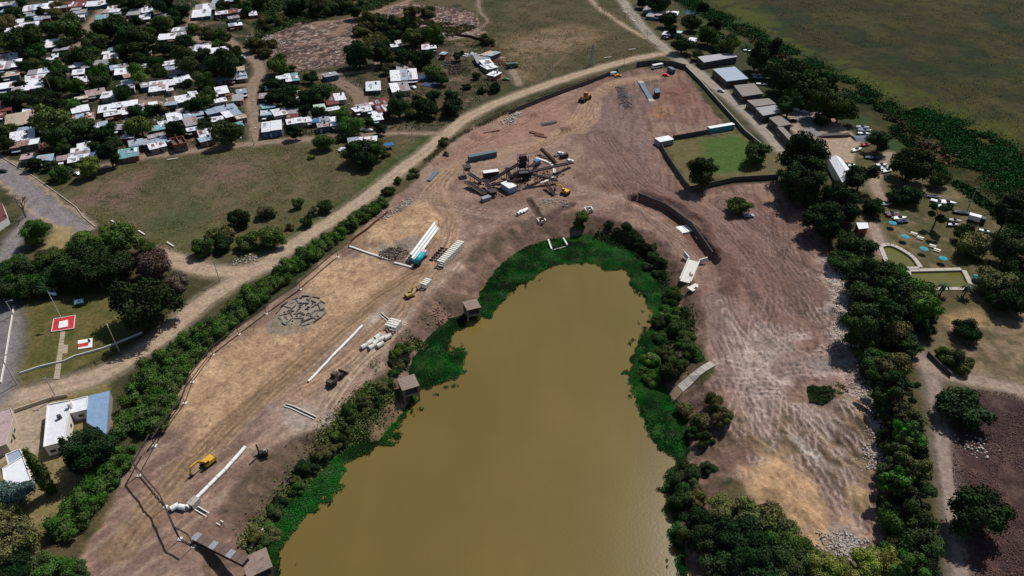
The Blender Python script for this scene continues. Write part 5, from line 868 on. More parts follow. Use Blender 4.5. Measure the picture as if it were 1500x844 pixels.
truck(750, 97, .35, GREENP, mat('green_truck_body', lin(56, 92, 76), .6), 'dark green truck parked in the scrap yard', 'box', 8); car(741, 116, -.1, GREENP, 'small green car parked below the white yard huts')
loader(858, 144, R(-125), ORANGE, 'orange wheel loader driving down the tan haul track', 1.5); excavator(304, 677, rotpx(310, 673, 282, 694), YELLOW, 'yellow excavator on the sand at the lower left of the site', 0, .95); excavator(828, 281, R(140), YELLOW, 'pale yellow excavator at the edge of the crushing plant pit', .2, 1.0); loader(491, 555, rotpx(486, 560, 498, 548), mat('dull_loader_paint', lin(84, 70, 62), .7), 'dull dark loader beside the buried white pipeline', 1.2); backhoe_rig(385, 664, R(200), 'small dark drill rig with an upright mast near the lower pipeline')
truck(616, 379, rotpx(606, 392, 628, 364), mat('pink_white_cab', lin(214, 176, 196), .5), TURQ, 'turquoise tank truck parked beside the stacked white pipes', 'tank', 8.5)
excavator(600, 432, R(35), mat('faded_yellow', lin(164, 138, 62), .7), 'faded yellow machine half hidden in weeds by the white pipes', .4, .8)
# containers and cabins
container((688, 238), (728, 230), 2.5, 2.7, SLATE, 'long grey-blue container alone on the haul loop'); container((709, 264), (731, 261), 2.6, 2.6, STEEL, 'white-topped cabin raised beside the plant conveyors', WHITE, 'cabin', 'site_cabin', .8); container((746, 285), (757, 281), 6.5, 2.6, mat('pale_blue_cabin', lin(150, 168, 190), .6), 'pale blue-white cabin in front of the crushing plant', WHITE, 'cabin', 'site_cabin', .3)
container((786, 244), (792, 242), 2.4, 2.4, BLUE, 'small blue box beside the crusher tower', None, 'cabin', 'site_cabin'); container((708, 297), (720, 293), 2.2, 1.5, GREYP, 'low grey tank box below the plant conveyors', None, 'tank', 'tank_box'); container((966, 216), (986, 212), 5, 2.8, GREYP, 'grey cabin with a white roof at the corner of the green lot', WHITE, 'cabin', 'site_cabin'); container((1039, 196), (1075, 190), 2.6, 2.8, CYAN, 'cyan container with a white roof on the green lot', WHITE)
o = thing('weighbridge', 'grey truck weighbridge with pale ramps on the gravel yard', 'weighbridge', at(946, 134), rotpx(957, 149, 939, 118)); L_ = (T(957, 149)-T(939, 118)).length
MB().box(0, 0, .1, L_*.72, 3.4, .5).build('deck', SLATE, o)
for s in (-1, 1): MB().box(s*L_*.43, 0, .0, L_*.14, 3.4, .5, 0, .8, 1, -s*.3).build('ramp', CONC, o); MB().box(0, s*1.65, .62, L_*.72, .15, .2).build('kerb_rail', BLUE, o)
quadhouse('weigh_hut', 'small grey-green hut beside the weighbridge', 'hut', cr(900, 80, 8.333, [(490,420),(545,405),(562,460),(500,468)]), 3.4, SLATE, mat('dark_green_wall', lin(58, 72, 62), .9), .15, 0, ((0, .5, 1, 2),), ((1, .5, 1.2, 1),))
# crushing plant
def conveyor(a, b_, za, zb, w, label, m=STEEL, legs=3):
    A = T(*a); B = T(*b_); A = G(*a, A.z+za); B = G(*b_, Hgt(B.x, B.y)+zb); o = thing('conveyor', label, 'conveyor', (A.x, A.y, Hgt(A.x, A.y))); d = B-A; z0 = o.location.z
    A2 = A-o.location; B2 = B-o.location; w *= 1.1; s = Vector((-d.y, d.x, 0)).normalized()*w/2
    for k in (-1, 1): MB().bar(A2+s*k, B2+s*k, .16, .65).build('side_frame', m, o)
    MB().bar(A2+Vector((0, 0, .12)), B2+Vector((0, 0, .12)), w-.16, .08).build('belt', BLACK, o)
    for k in (0, 1): p = (A2, B2)[k]; MB().cyl(p-s*1.1, p+s*1.1, .32, .32, 10).build('drum', MAROON, o)
    for i in range(legs):
        t = (i+.6)/(legs+.2); p = A2.lerp(B2, t); gz = Hgt(o.location.x+p.x, o.location.y+p.y)-z0
        if p.z-gz > .6:
            mb = MB(); [mb.bar(Vector((p.x, p.y, p.z-.2))+s*k, Vector((p.x, p.y, gz-.1))+s*k*1.5, .16, .16) for k in (-1, 1)]; mb.build('leg', m, o)
    return o
conveyor((687, 254), (706, 266), 3.2, 1.2, 1.3, 'short dark feed conveyor below the left hopper'); conveyor((685, 267), (710, 284), 2.2, .8, 2.2, 'trailer-like conveyor with pale ends at the left of the plant', WOOD); conveyor((717, 266), (760, 240), 1.5, 7.5, 1.4, 'long upper conveyor rising to the crusher tower', MAROON, 4); conveyor((719, 271), (764, 262), 1.2, 4.5, 1.4, 'long lower conveyor crossing behind the pale blue cabin', MAROON, 4); conveyor((776, 252), (838, 238), 6.5, 2.0, 1.5, 'long conveyor from the crusher tower towards the pickups', MAROON, 4); conveyor((777, 255), (816, 264), 5.5, 1.5, 1.4, 'conveyor from the tower towards the excavator pit', STEEL, 3); conveyor((711, 264), (722, 286), 3.0, 1.5, 1.6, 'dark cross conveyor between hopper and low tank', STEEL, 2); conveyor((793, 217), (815, 238), .7, .9, .8, 'dark low beam conveyor beside the upper pickup', RUST, 2)
o = thing('feed_hopper', 'dark funnel hopper on legs at the left end of the plant', 'hopper', at(684, 256), .3); MB().box(0, 0, 2.2, 1.6, 1.6, 2.2, 0, 2.4, 2.4).build('funnel', STEEL, o)
for x in (-1.3, 1.3):
    for y in (-1.3, 1.3): MB().bar((x, y, -.1), (x*.8, y*.8, 3.4), .2, .2).build('leg', MAROON, o)
o = thing('crusher_tower', 'maroon steel crusher tower in the middle of the plant', 'tower', at(766, 252), .25)
for x in (-2, 2):
    for y in (-2, 2): MB().box(x, y, -.2, .3, .3, 9.2).build('leg', MAROON, o)
for z in (3.2, 6.2): MB().box(0, 0, z, 5, 5, .2).build('deck', STEEL, o)
MB().box(0, 0, 6.4, 3.4, 3.2, 2.4, 0, .8, .8).build('crusher_box', MAROON, o); MB().box(0, .4, 3.4, 3.0, 2.6, 2.4, 0, .7, .7).build('screen_box', STEEL, o)
for x in (-2.4, 2.4): MB().bar((x, -2.4, 7.3), (x, 2.4, 7.3), .06, .06).build('railing', WHITE, o)
o = thing('screening_unit', 'black screening unit with a white railing in front of the tower', 'screen', at(768, 262), .2); MB().box(0, 0, 1.2, 6, 4.2, 2.6, 0, .9, .9).build('housing', BLACK, o)
for x in (-2.6, 2.6):
    for y in (-1.8, 1.8): MB().box(x, y, -.1, .3, .3, 1.35).build('leg', STEEL, o)
mb = MB(); mb.bar((-3, -2, 4.6), (3, -2, 4.6), .1, .1); mb.bar((-3, -2, 4.2), (3, -2, 4.2), .06, .06)
for k in range(6): mb.box(-3+k*1.2, -2, 3.7, .07, .07, .95)
mb.build('railing', WHITE, o)
P = curve([(785,232),(800,237),(808,242),(812,250),(810,258),(803,264),(792,269)], 4); o = thing('stacker_track', 'curved pale concrete track of the plant stacker', 'track', T(806, 248))
for k in range(len(P)-1):
    if k in (14, 15, 7): continue
    a = T(*P[k])-o.location; b_ = T(*P[k+1])-o.location; MB().bar(a+Vector((0, 0, .15)), a.lerp(b_, .94)+Vector((0, 0, .15)), 1.3, .5).build('track_segment', CPIPE, o)
conveyor((752, 268), (742, 246), 1.0, 4.0, 1.4, 'steep dark conveyor left of the crusher tower', STEEL, 2); conveyor((800, 268), (812, 285), 2.5, .8, 1.2, 'short rusty conveyor above the pale yellow excavator', RUST, 2); conveyor((776, 244), (790, 236), 4.5, 1.5, 1.2, 'short conveyor behind the small blue box', MAROON, 2)
o = thing('generator_set', 'dark generator between the two white pickups', 'generator', at(826, 231), .4); MB().box(0, 0, .3, 4.2, 1.8, 1.7, 0, .96, .9).build('housing', STEEL, o); MB().cyl((1.4, 0, 1.9), (1.4, 0, 3.0), .12, .12, 8).build('exhaust', RUST, o); MB().box(0, 0, 0, 4.4, 1.2, .3).build('skid', BLACK, o)
o = thing('dust_bin', 'dark bin under the plant cross conveyor', 'bin', at(722, 287), .3); MB().box(0, 0, .9, 2.0, 2.0, 1.8, 0, 1.7, 1.7).build('funnel', STEEL, o); [MB().box(x, y, -.1, .2, .2, 2.0).build('leg', MAROON, o) for x in (-1.2, 1.2) for y in (-1.2, 1.2)]
# concrete slipway
o = thing('slipway', 'worn grey concrete slipway cut into the right lake bank', 'ramp', T(1012, 564)); q_ = [T(x, y)-o.location for x, y in ((1048,536),(1040,530),(966,588),(974,600))]
for k in range(9):
    t0, t1 = k/9, (k+.95)/9; V = []
    for p in (q_[0].lerp(q_[3], t0), q_[1].lerp(q_[2], t0), q_[1].lerp(q_[2], t1), q_[0].lerp(q_[3], t1)): V.append(Vector((p.x, p.y, Hgt(o.location.x+p.x, o.location.y+p.y)+.35-o.location.z)))
    V += [v-Vector((0, 0, .9)) for v in V]; MB().add(V, [(0, 1, 2, 3), (7, 6, 5, 4), (0, 4, 5, 1), (1, 5, 6, 2), (2, 6, 7, 3), (3, 7, 4, 0)]).build('slab', CONC if k < 6 else WOOD, o)
# rubble and scrap heaps
ROCK = mat('rubble', lin(178, 168, 160), .95, 0, .3, 2, rnd=.2); ROCKD = mat('dark_rubble', lin(104, 88, 80), .95, 0, .3, 2)
def heap(pts, n, w, size, m, label, name='rubble_heap'):
    P = Gp(curve(pts, 4)); seg = np.diff(P, axis=0); mb = MB()
    for _ in range(n):
        k = random.randrange(len(seg)); p = P[k]+seg[k]*random.random()+np.array([random.gauss(0, w), random.gauss(0, w)]); r = size*random.uniform(.4, 1.4); z = Hgt(*p)
        mb.box(p[0], p[1], z-.15*r, r*random.uniform(.7, 1.3), r*random.uniform(.6, 1.1), r*random.uniform(.5, .9), random.uniform(0, 3), random.uniform(.5, .9), random.uniform(.5, .9), random.uniform(-.2, .2)*r, random.uniform(-.2, .2)*r)
    return setp(mb.build(name, m), label, 'rubble', kind='stuff')
heap([(1212,378),(1222,400),(1232,440),(1240,480),(1242,500)], 1100, 2.2, .42, ROCK, 'pale rubble along the right edge of the bare ground'); heap([(1255,560),(1278,600),(1285,650),(1284,690)], 900, 1.8, .4, ROCK, 'pale rubble line below the belt at the lower right'); heap([(1212,805),(1236,802),(1262,806)], 600, 1.8, .45, ROCK, 'grey rubble heap at the bottom of the bare ground'); heap([(742,182),(752,172),(760,166)], 150, 1.6, .8, ROCK, 'pale rubble heap below the gravel road on the upper site'); heap([(560,322),(575,312),(592,300),(598,292)], 200, 1.6, .6, ROCK, 'broken pale rubble above the upper sand heap'); heap([(380,50),(395,60),(402,72)], 260, 4, .9, ROCK, 'grey dumped rubble at the left of the dump'); heap([(410,80),(450,70),(490,90),(440,95)], 700, 7, .45, ROCKD, 'reddish dumped soil and rubble across the dump slope'); heap([(655,90),(672,100),(662,108)], 220, 3, .8, STEEL, 'dark scrap pile behind the village trees', 'scrap_pile'); heap([(680,82),(692,80),(702,84)], 90, 1.5, 1.0, WHITE, 'white scrap scattered beside the yard huts', 'scrap_pile'); heap([(725,88),(736,96),(742,92)], 110, 2.2, .9, RUST, 'rusty scrap in the yard beside the green truck', 'scrap_pile'); heap([(322,136),(332,140),(340,142)], 110, 1.8, .7, mat('pink_rubble', lin(176, 144, 132), .9), 'pinkish rubble between shacks beside the lane'); heap([(150,200),(165,190),(175,195)], 90, 3, .7, ROCK, 'pale rubbish strewn on the village clearing'); heap([(620,462),(640,450),(655,470),(640,500)], 160, 2.2, .55, mat('red_soil_clods', lin(136, 106, 96), .95), 'reddish clods on the left bank beside the upper pump house'); heap([(360,378),(375,380),(345,384)], 80, 1.5, .5, ROCK, 'white litter beside the gravel fork'); heap([(60,222),(75,212),(85,225)], 130, 1.8, .9, RUST, 'ruined brown shack debris beside the asphalt street', 'scrap_pile'); heap([(796,300),(812,296),(838,297)], 70, 1.4, .6, ROCK, 'pale stones beside the plant pit'); heap([(806,240),(800,232),(790,228)], 60, 1.2, .7, STEEL, 'dark scrap beside the stacker track', 'scrap_pile'); heap([(1440,650),(1420,660)], 60, 2, .6, ROCK, 'pale stones beside the narrow path')
for pts, m_, lb in (([(20,20),(90,60),(150,90),(190,70)], ROCK, 'pale yard clutter strewn in the top-left village corner'), ([(200,60),(260,90),(330,100)], RUST, 'rusty yard clutter strewn in the village block above the lane'), ([(20,140),(90,170),(150,160),(190,180)], WOOD, 'brown yard clutter strewn in the left village block'), ([(210,150),(270,175),(340,190)], WHITE, 'white yard clutter strewn in the block west of the lane'), ([(390,150),(440,180),(500,175)], ROCK, 'pale yard clutter strewn in the block east of the lane'), ([(560,130),(620,140),(660,170)], RUST, 'rusty yard clutter strewn in the yards below the meadow')): heap(pts, 260, 10, .7, m_, lb, 'yard_clutter')
heap([(906,126),(911,138),(916,150),(919,158)], 420, 1.6, .5, mat('dark_aggregate', lin(92, 92, 98), .95, 0, .3, 2), 'dark grey aggregate bed left of the weighbridge'); heap([(690,262),(730,280),(760,270),(800,255),(820,262)], 160, 3.5, .7, STEEL, 'dark scrap and spare steel lying around the crushing plant', 'scrap_pile'); heap([(1030,420),(1080,480),(1120,560),(1150,640),(1200,720)], 420, 12, .22, ROCK, 'loose stones scattered over the right bare ground', 'loose_stones'); heap([(300,560),(400,500),(500,440),(600,330),(700,280)], 420, 9, .22, ROCKD, 'loose clods scattered over the left of the site', 'loose_clods')
for px, py, L_, a, lb in [(719,193,9,.45,'rusty beam lying on the red upper ground'), (786,196,8,-.5,'left dark timber stack on the upper site'), (792,200,7,-.5,'lower dark timber stack on the upper site')]:
    o = thing('beam_stack', lb, 'beams', at(px, py), a)
    for k in range(3 if 'stack' in lb else 1): MB().box(0, k*.7-.7, 0, L_, .5, .5, random.uniform(-.06, .06)).build('beam', RUST, o)
o = thing('box_trough', 'long concrete trough lying on the upper site', 'trough', at(804, 182), .42); MB().box(0, 0, 0, 9, 1.8, .3).build('floor', CONC, o)
for s in (-1, 1): MB().box(0, s*.8, .3, 9, .2, 1.0).build('side', CONC, o)
o = thing('steel_plate', 'dark grey steel plate leaning on the slope below the gravel road', 'plate', at(634, 259), rotpx(627, 268, 644, 250)); MB().box(0, 0, .1, 9, 2.0, .35).build('sheet', SLATE, o)
# pipes
def pipe_stack(a, b_, rows, r, label, m=PVC):
    A = T(*a); B = T(*b_); rz = ang(A, B); o = thing('pipe_stack', label, 'pipes', (A+B)/2, rz); L_ = (B-A).length; z = r
    for k, n in enumerate(rows):
        for i in range(n): off = (i-(n-1)/2)*2.06*r; e = random.uniform(-.4, .4); MB().tube((-L_/2+e, off, z), (L_/2+e, off, z), r, r*.88).build('pipe', m, o)
        z += r*1.75
    return o
pipe_stack((602, 384), (637, 336), (3, 2, 1), .62, 'stack of very long white pipes beside the sand heap')
def slices(p0, p1, n, w, h, label, m=CPIPE, gapc=3):     # row of box-culvert pieces standing side by side
    A = T(*p0); B = T(*p1); rz = ang(A, B); L_ = (B-A).length; o = thing('culvert_row', label, 'culverts', (A+B)/2, rz)
    for k in range(n):
        x = -L_/2+(k+.5)*L_/n; t = L_/n*.62; mb = MB()
        for (y, z, sy, sz) in ((0, 0, w, .25), (0, h-.25, w, .25), (-w/2+.13, .25, .26, h-.5), (w/2-.13, .25, .26, h-.5)): mb.box(x, y, z, t, sy, sz)
        mb.build('culvert_piece', m, o)
    return o
slices((645, 392), (676, 360), 13, 3.0, 2.6, 'long row of pale box culverts beside the haul track'); slices((620, 423), (629, 414), 4, 2.6, 2.0, 'short row of four white box culverts near weeds'); slices((572, 486), (582, 474), 4, 4.2, 2.2, 'four stacked white culvert pieces above the loose pipes')
for k, (cx, cy) in enumerate([(840,370),(868,380),(898,372),(800,400),(830,402),(765,425),(808,427),(855,417)]):
    px, py = 340+cx/3.945, 400+cy/3.945; o = thing('concrete_pipe', None, 'pipe', at(px, py, .6), R(48)+random.uniform(-.15, .15), 'loose concrete pipes by the bank'); MB().tube((-1.15, 0, .75), (1.15, 0, .75), .75, .56).build('pipe_wall', CPIPE, o); MB().tube((.95, 0, .75), (1.3, 0, .75), .86, .7).build('collar', CPIPE, o)
its = [(o, o.location.x, o.location.y) for o in COL.objects if o.name.startswith('concrete_pipe')]; ordinals(its, 0, lambda w: 'short pale concrete pipe lying loose above the weedy bank, '+w)
for r_, row in enumerate(((0, 0), (1, 1))):
    o = thing('steel_rack', ('left' if r_ == 0 else 'right')+' row of black pipe cradles between truck and culverts', 'rack', at(640+r_*7, 373+r_*2), rotpx(630, 385, 655, 358))
    MB().box(0, 0, .3, 10, .2, .25).build('rail', BLACK, o)
    for k in range(6): MB().box(-4.5+k*1.8, 0, 0, .35, 1.7, .6).build('cradle', BLACK, o)
def pipeline(pts, r, label, m=PVC, seg=2.4, name='pipeline'):
    P = [T(*p) for p in pts]; o = thing(name, label, 'pipeline', P[0])
    for a, b_ in zip(P[:-1], P[1:]):
        n = max(1, int((b_-a).length/seg)); up = Vector((0, 0, r*.9))
        for k in range(n): q0 = a.lerp(b_, k/n); q1 = a.lerp(b_, (k+.97)/n); q0.z = Hgt(q0.x, q0.y); q1.z = Hgt(q1.x, q1.y); MB().tube(q0+up-o.location, q1+up-o.location, r, r*.85, 12).build('pipe', m, o)
    return o
pipeline([(452, 560), (466, 546), (531, 478)], .42, 'laid white pipeline across the sandy middle of the site'); pipeline([(281, 738), (330, 690), (360, 656)], .52, 'laid white pipeline beside the yellow excavator')
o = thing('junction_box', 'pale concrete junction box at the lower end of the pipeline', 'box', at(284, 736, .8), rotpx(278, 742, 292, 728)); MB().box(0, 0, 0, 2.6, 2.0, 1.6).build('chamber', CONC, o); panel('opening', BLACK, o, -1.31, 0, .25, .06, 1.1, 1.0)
o = thing('pipe_elbow', 'white curved pipe pieces lying beside the junction box', 'pipe', at(268, 743, .5), .2)
for k, (x, y, a) in enumerate(((-2, .3, .5), (0, -.2, -.4), (1.7, .3, .9))): d = Vector((math.cos(a), math.sin(a), 0)); c = Vector((x, y, .75)); MB().tube(c-d, c+d, .75, .62).build('pipe', PVC, o)
for pts, lb in (([(557,460),(569,470),(596,476)], 'dark pipe trench with pale edges on the grey pad'), ([(418,594),(428,597),(462,613)], 'forked black pipe trench near the lower bank'), ([(288,745),(300,752),(325,768)], 'dark drain channel running from the junction box')):
    o = thing('drain_channel', lb, 'channel', T(*pts[0])); P = [T(*p) for p in pts]
    for a, b_ in zip(P[:-1], P[1:]):
        a = a-o.location; b_ = b_-o.location; n = Vector((-(b_-a).y, (b_-a).x, 0)).normalized()
        for s in (-1, 1): MB().bar(a+n*s*.5+Vector((0, 0, .12)), b_+n*s*.5+Vector((0, 0, .12)), .25, .4).build('edge', CPIPE, o)
        MB().bar(a+Vector((0, 0, .05)), b_+Vector((0, 0, .05)), .7, .1).build('channel_bed', BLACK, o)
for pts, lb in (([(512,362),(540,372),(568,381)], 'long pale concrete beam below the upper sand heap'), ([(578,386),(604,393)], 'short pale concrete beam beside the tank truck'), ([(1000,378),(1000,378)], None)):
    if lb:
        o = thing('concrete_beam', lb, 'beam', T(*pts[0])); P = [T(*p)-o.location for p in pts]
        for a, b_ in zip(P[:-1], P[1:]): MB().bar(a+Vector((0, 0, .3)), b_+Vector((0, 0, .3)), .7, .6).build('beam_length', CPIPE, o)
# ring foundation of radial blocks
def ring(cx, cy, R0, label, a0=0, a1=2*math.pi, rings=(1, .74, .5)):
    c = T(cx, cy); o = thing('ring_foundation', label, 'foundation', c, 0); MB().cyl((0, 0, -.3), (0, 0, .16), R0*.96, R0*.94, 32).build('bed', mat('grey_bed', lin(136, 126, 112), .95, 0, .3, .8), o) if a1-a0 > 6 else None
    GB = mat('grey_block', lin(118, 110, 100), .95, 0, .25, 1.2); GD = mat('dark_block', lin(80, 72, 66), .95, 0, .25, 1.2)
    for f in rings:
        n = max(6, int(13*f)); 
        for k in range(n):
            if random.random() < .14: continue
            t = a0+(a1-a0)*(k+.5+random.uniform(-.12, .12))/n; l = (a1-a0)*R0*f/n*random.uniform(.5, .84); f2 = f*random.uniform(.95, 1.04); MB().box(R0*f2*math.cos(t), R0*f2*math.sin(t), .05, l, random.uniform(.3, .6), random.uniform(.3, .6), t+math.pi/2+random.uniform(-.16, .16)).build('kerb_block', random.choice((GB, GD)), o)
    for k in range(9 if a1-a0 > 6 else 0): t = k*.7; MB().bar((R0*.55*math.cos(t), R0*.55*math.sin(t), .2), (R0*.95*math.cos(t), R0*.95*math.sin(t), .2), .35, .3).build('radial_block', GD, o)
    for k in range(44): t = random.uniform(a0, a1); q = random.uniform(.15, .9)*R0; MB().box(q*math.cos(t), q*math.sin(t), .1, random.uniform(.4, 1.1), .4, .4, random.uniform(0, 3)).build('loose_block', GD, o)
    return o
ring(443, 456, 8.2, 'round foundation of grey blocks set in rings on the sand'); ring(578, 362, 7.0, 'half-round grey rails beside the upper sand heap', -2.6, -.4, (1, .86, .72, .58))
# pump houses in the lake margin
def pumphouse(px, py, rz, s, h, label):
    b_ = G(px, py, WATER_Z+h); z = WATER_Z-.8; o = thing('pump_house', label, 'pump house', (b_.x, b_.y, z), rz); H = h+.8; CD = mat('old_concrete', lin(136, 118, 108), .95, 0, .3, 1.2, stain=(lin(92, 78, 70), .54))
    for x in (-1, 1):
        for y in (-1, 1): MB().box(x*(s/2-.3), y*(s/2-.3), 0, .5, .5, H-3.4).build('column', CD, o)
    MB().box(0, 0, H-3.4, s, s, .35).build('floor', CD, o); MB().box(0, 0, H-.3, s+.3, s+.3, .3).build('roof', CD, o)
    w = .25; z0, z1 = H-3.05, H-.3
    for (sx, ax) in ((1, 0), (-1, 0), (1, 1), (-1, 1)):
        mb = MB(); 
        for (u0, u1, a, c) in ((-.5, -.42, z0, z1), (.42, .5, z0, z1), (-.42, .42, z0, z0+.35)) if sx == -1 else ((-.5, -.3, z0, z1), (-.08, .08, z0, z1), (.3, .5, z0, z1), (-.3, -.08, z0, z0+.9), (.08, .3, z0, z0+.9), (-.3, -.08, z1-.5, z1), (.08, .3, z1-.5, z1)):  # front and left walls left open, shaped so their shaded faces read black
            u = (u0+u1)/2*s*(1 if ax == 0 else .94); l = (u1-u0)*s*(1 if ax == 0 else .94)
            if ax == 0: mb.box(sx*(s/2-w/2), u, a, w, l, c-a)
            else: mb.box(u, sx*(s/2-w/2), a, l, w, c-a)
        mb.build('wall', CD, o)
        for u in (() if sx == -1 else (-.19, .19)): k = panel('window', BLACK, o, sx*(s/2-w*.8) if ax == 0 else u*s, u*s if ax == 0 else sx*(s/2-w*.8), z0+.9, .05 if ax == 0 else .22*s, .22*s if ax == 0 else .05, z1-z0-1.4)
    return o
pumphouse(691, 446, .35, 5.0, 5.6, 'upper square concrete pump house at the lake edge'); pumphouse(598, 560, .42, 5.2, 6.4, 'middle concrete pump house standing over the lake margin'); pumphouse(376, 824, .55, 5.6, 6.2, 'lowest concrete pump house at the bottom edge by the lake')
A = T(287, 790); B = G(362, 828, .6); o = thing('covered_gallery', 'long covered pipe gallery leading to the lowest pump house', 'gallery', A)
MB().bar(Vector((0, 0, .9)), B-A+Vector((0, 0, .9)), 1.9, 1.4).build('casing', STEEL, o); n_ = 9
for k in range(n_): a = (B-A)*(k/n_); b_ = (B-A)*((k+.94)/n_); MB().bar(a+Vector((0, 0, 1.68)), b_+Vector((0, 0, 1.68)), 2.1, .12).build('cover_plate', WOODD if k % 3 else GREYP, o)
A = T(368, 806); B = T(386, 775); o = thing('concrete_pole', 'pale round pole lying on the bank above the lowest pump house', 'pole', A); MB().cyl((0, 0, .9), B-A+Vector((0, 0, .5)), .38, .3, 10).build('shaft', CONC, o, True); MB().cyl((0, 0, .9), Vector((0, 0, .9))+(B-A)*.04, .46, .46, 10).build('end_collar', CONC, o)
# lake inlet frame, outlet boxes and flume
A, B, C_, D_ = [G(x, y, WATER_Z+.5) for x, y in ((803,352),(808,366),(831,360),(825,350))]; o = thing('inlet_frame', 'white concrete frame standing in the green water at the lake tip', 'frame', (A.x, A.y, WATER_Z))
for a, b_ in ((A, B), (C_, D_)): MB().bar(a-o.location, b_-o.location, .6, 1.2).build('side_wall', CPIPE, o)
MB().bar(B-o.location-Vector((0, 0, .35)), C_-o.location-Vector((0, 0, .35)), .5, .5).build('sill', CONC, o)
for px, py, lb in ((793, 325, 'open white concrete chamber beside the plant drain'), (862, 309, 'small white valve chamber behind the bright lake-tip tree')):
    o = thing('valve_chamber', lb, 'chamber', at(px, py), .25); [MB().box(x, y, -.2, sx, sy, 1.5).build('wall', CPIPE, o) for x, y, sx, sy in ((-1.5, 0, .4, 3.0), (1.5, 0, .4, 3.0), (0, 1.3, 2.6, .4), (0, -1.3, .9, .4))]
for k in range(3):
    o = thing('white_duct', None, 'duct', at(761+k*4.2, 312-k*1.6, .5), 1.0, 'white ducts'); MB().tube((-1.6, 0, .7), (1.6, 0, .7), .7, .58).build('pipe', PVC, o); o['label'] = ('left', 'middle', 'right')[k]+' one of three short white pipes beside the plant drain'
o = thing('concrete_flume', 'white concrete flume with splayed head at the end of the trench', 'flume', T(1011, 398)); A = T(1016, 385)-o.location; B = T(1003, 416)-o.location; d = (B-A).normalized(); n = Vector((-d.y, d.x, 0))
u1 = Vector((0, 0, 1.0)); MB().bar(A+u1*.7, B+u1*.7, 4.0, .5).build('floor', CPIPE, o)
for s in (-1, 1): MB().bar(A+n*s*2.1+u1*1.2, B+n*s*2.1+u1*1.2, .4, 1.6).build('side_wall', CPIPE, o); MB().bar(A+n*s*2.1+u1*1.2, A+n*s*4.6-d*2.2+u1*1.4, .45, 1.9).build('wing_wall', CPIPE, o)
o = thing('outfall_apron', 'pale broken concrete apron below the flume', 'apron', T(1020, 419), .6)
for k in range(5): MB().box(-3+k*1.5, random.uniform(-.5, .5), -.1, 1.5, random.uniform(1.6, 3), .35, random.uniform(-.3, .3)).build('slab', CPIPE, o)
o = thing('culvert_cover', 'two white slabs laid over the trench', 'slabs', at(1003, 337), .35)
for k in (-1, 1): MB().box(k*1.6, 0, .2, 2.9, 5.2, .5).build('slab', PVC, o)
MB().box(0, -2.4, -2.2, 6, .4, 2.4).build('end_wall', DARKWALL, o)
A = [T(*p) for p in ((935,284),(975,301),(1013,332),(1043,377))]; o = thing('trench_wall', 'dark retaining wall along the right side of the trench', 'wall', A[0])
for a, b_ in zip(A[:-1], A[1:]):
    a = Vector((a.x, a.y, .1))-o.location; b_ = Vector((b_.x, b_.y, .1))-o.location; nn = max(1, int((b_-a).length/3))
    for k in range(nn): MB().bar(a.lerp(b_, k/nn)+Vector((0, 0, -1)), a.lerp(b_, (k+.97)/nn)+Vector((0, 0, -1)), .35, 2.8).build('wall_panel', DARKWALL, o)
# walls and fences
def wall_line(name, pts, h, t, m, label, cat='wall', seg=4.0, group=None, cap=None):
    P = [T(*p) for p in pts]; o = thing(name, label, cat, P[0], 0, group)
    for a, b_ in zip(P[:-1], P[1:]):
        n = max(1, round((b_-a).length/seg))
        for k in range(n):
            q0 = a.lerp(b_, k/n); q1 = a.lerp(b_, (k+.985)/n); z = Vector((0, 0, h/2-.1)); q0.z = Hgt(q0.x, q0.y); q1.z = Hgt(q1.x, q1.y); MB().bar(q0+z-o.location, q1+z-o.location, t, h+.2).build('wall_panel', m, o)
            if cap: zc = Vector((0, 0, h+.06)); MB().bar(q0+zc-o.location, q1+zc-o.location, t+.12, .12).build('coping', cap, o)
    return o
wall_line('site_wall', [(745,168),(800,146),(860,124),(905,106)], 2.6, .3, DARKWALL, 'dark wall along the gravel road above the site'); wall_line('corner_wall', [(932,98),(960,95),(985,97),(1004,102)], 3.2, .3, DARKWALL, 'dark wall behind the parked minibus at the road bend')
wall_line('road_wall', [(1004,102),(1026,124),(1058,160),(1090,196),(1118,220)], 2.2, .25, DARKWALL, 'long dark boundary wall beside the paved road', 'wall', 4, None, CONC); wall_line('lot_wall', [(963,208),(975,230),(992,256),(1009,280)], 2.6, .25, DARKWALL, 'dark wall on the left side of the green lot', 'wall', 4); wall_line('lot_wall', [(1009,280),(1040,274),(1075,266),(1140,262)], 2.4, .25, DARKWALL, 'dark wall along the lower side of the green lot', 'wall', 4); wall_line('lot_wall', [(985,205),(1038,196)], 2.4, .25, DARKWALL, 'dark wall joining the cabin and the cyan container', 'wall', 4)
wall_line('lawn_wall', [(30,548),(60,538),(95,530),(110,523),(150,512),(176,502),(209,488)], .7, .25, WHITEWALL, 'low white wall along the gravel side of the flag lawn', 'wall', 5); wall_line('lawn_wall', [(21,450),(14,490),(8,530),(2,562)], .7, .25, WHITEWALL, 'low white wall along the left side of the flag lawn', 'wall', 5)
wall_line('street_kerb', [(25,245),(48,258),(85,284),(112,304),(122,318),(140,333)], .35, .3, CONC, 'low kerb along the left edge of the brown field', 'kerb', 4); wall_line('garden_wall', [(22,604),(75,586),(100,581)], 1.2, .3, WALLS[2], 'low cream wall between white house and gravel road', 'wall', 3); wall_line('street_kerb', [(-8,222),(10,235),(24,244)], .4, .3, CONC, 'low kerb before the ruined shack', 'kerb', 4)
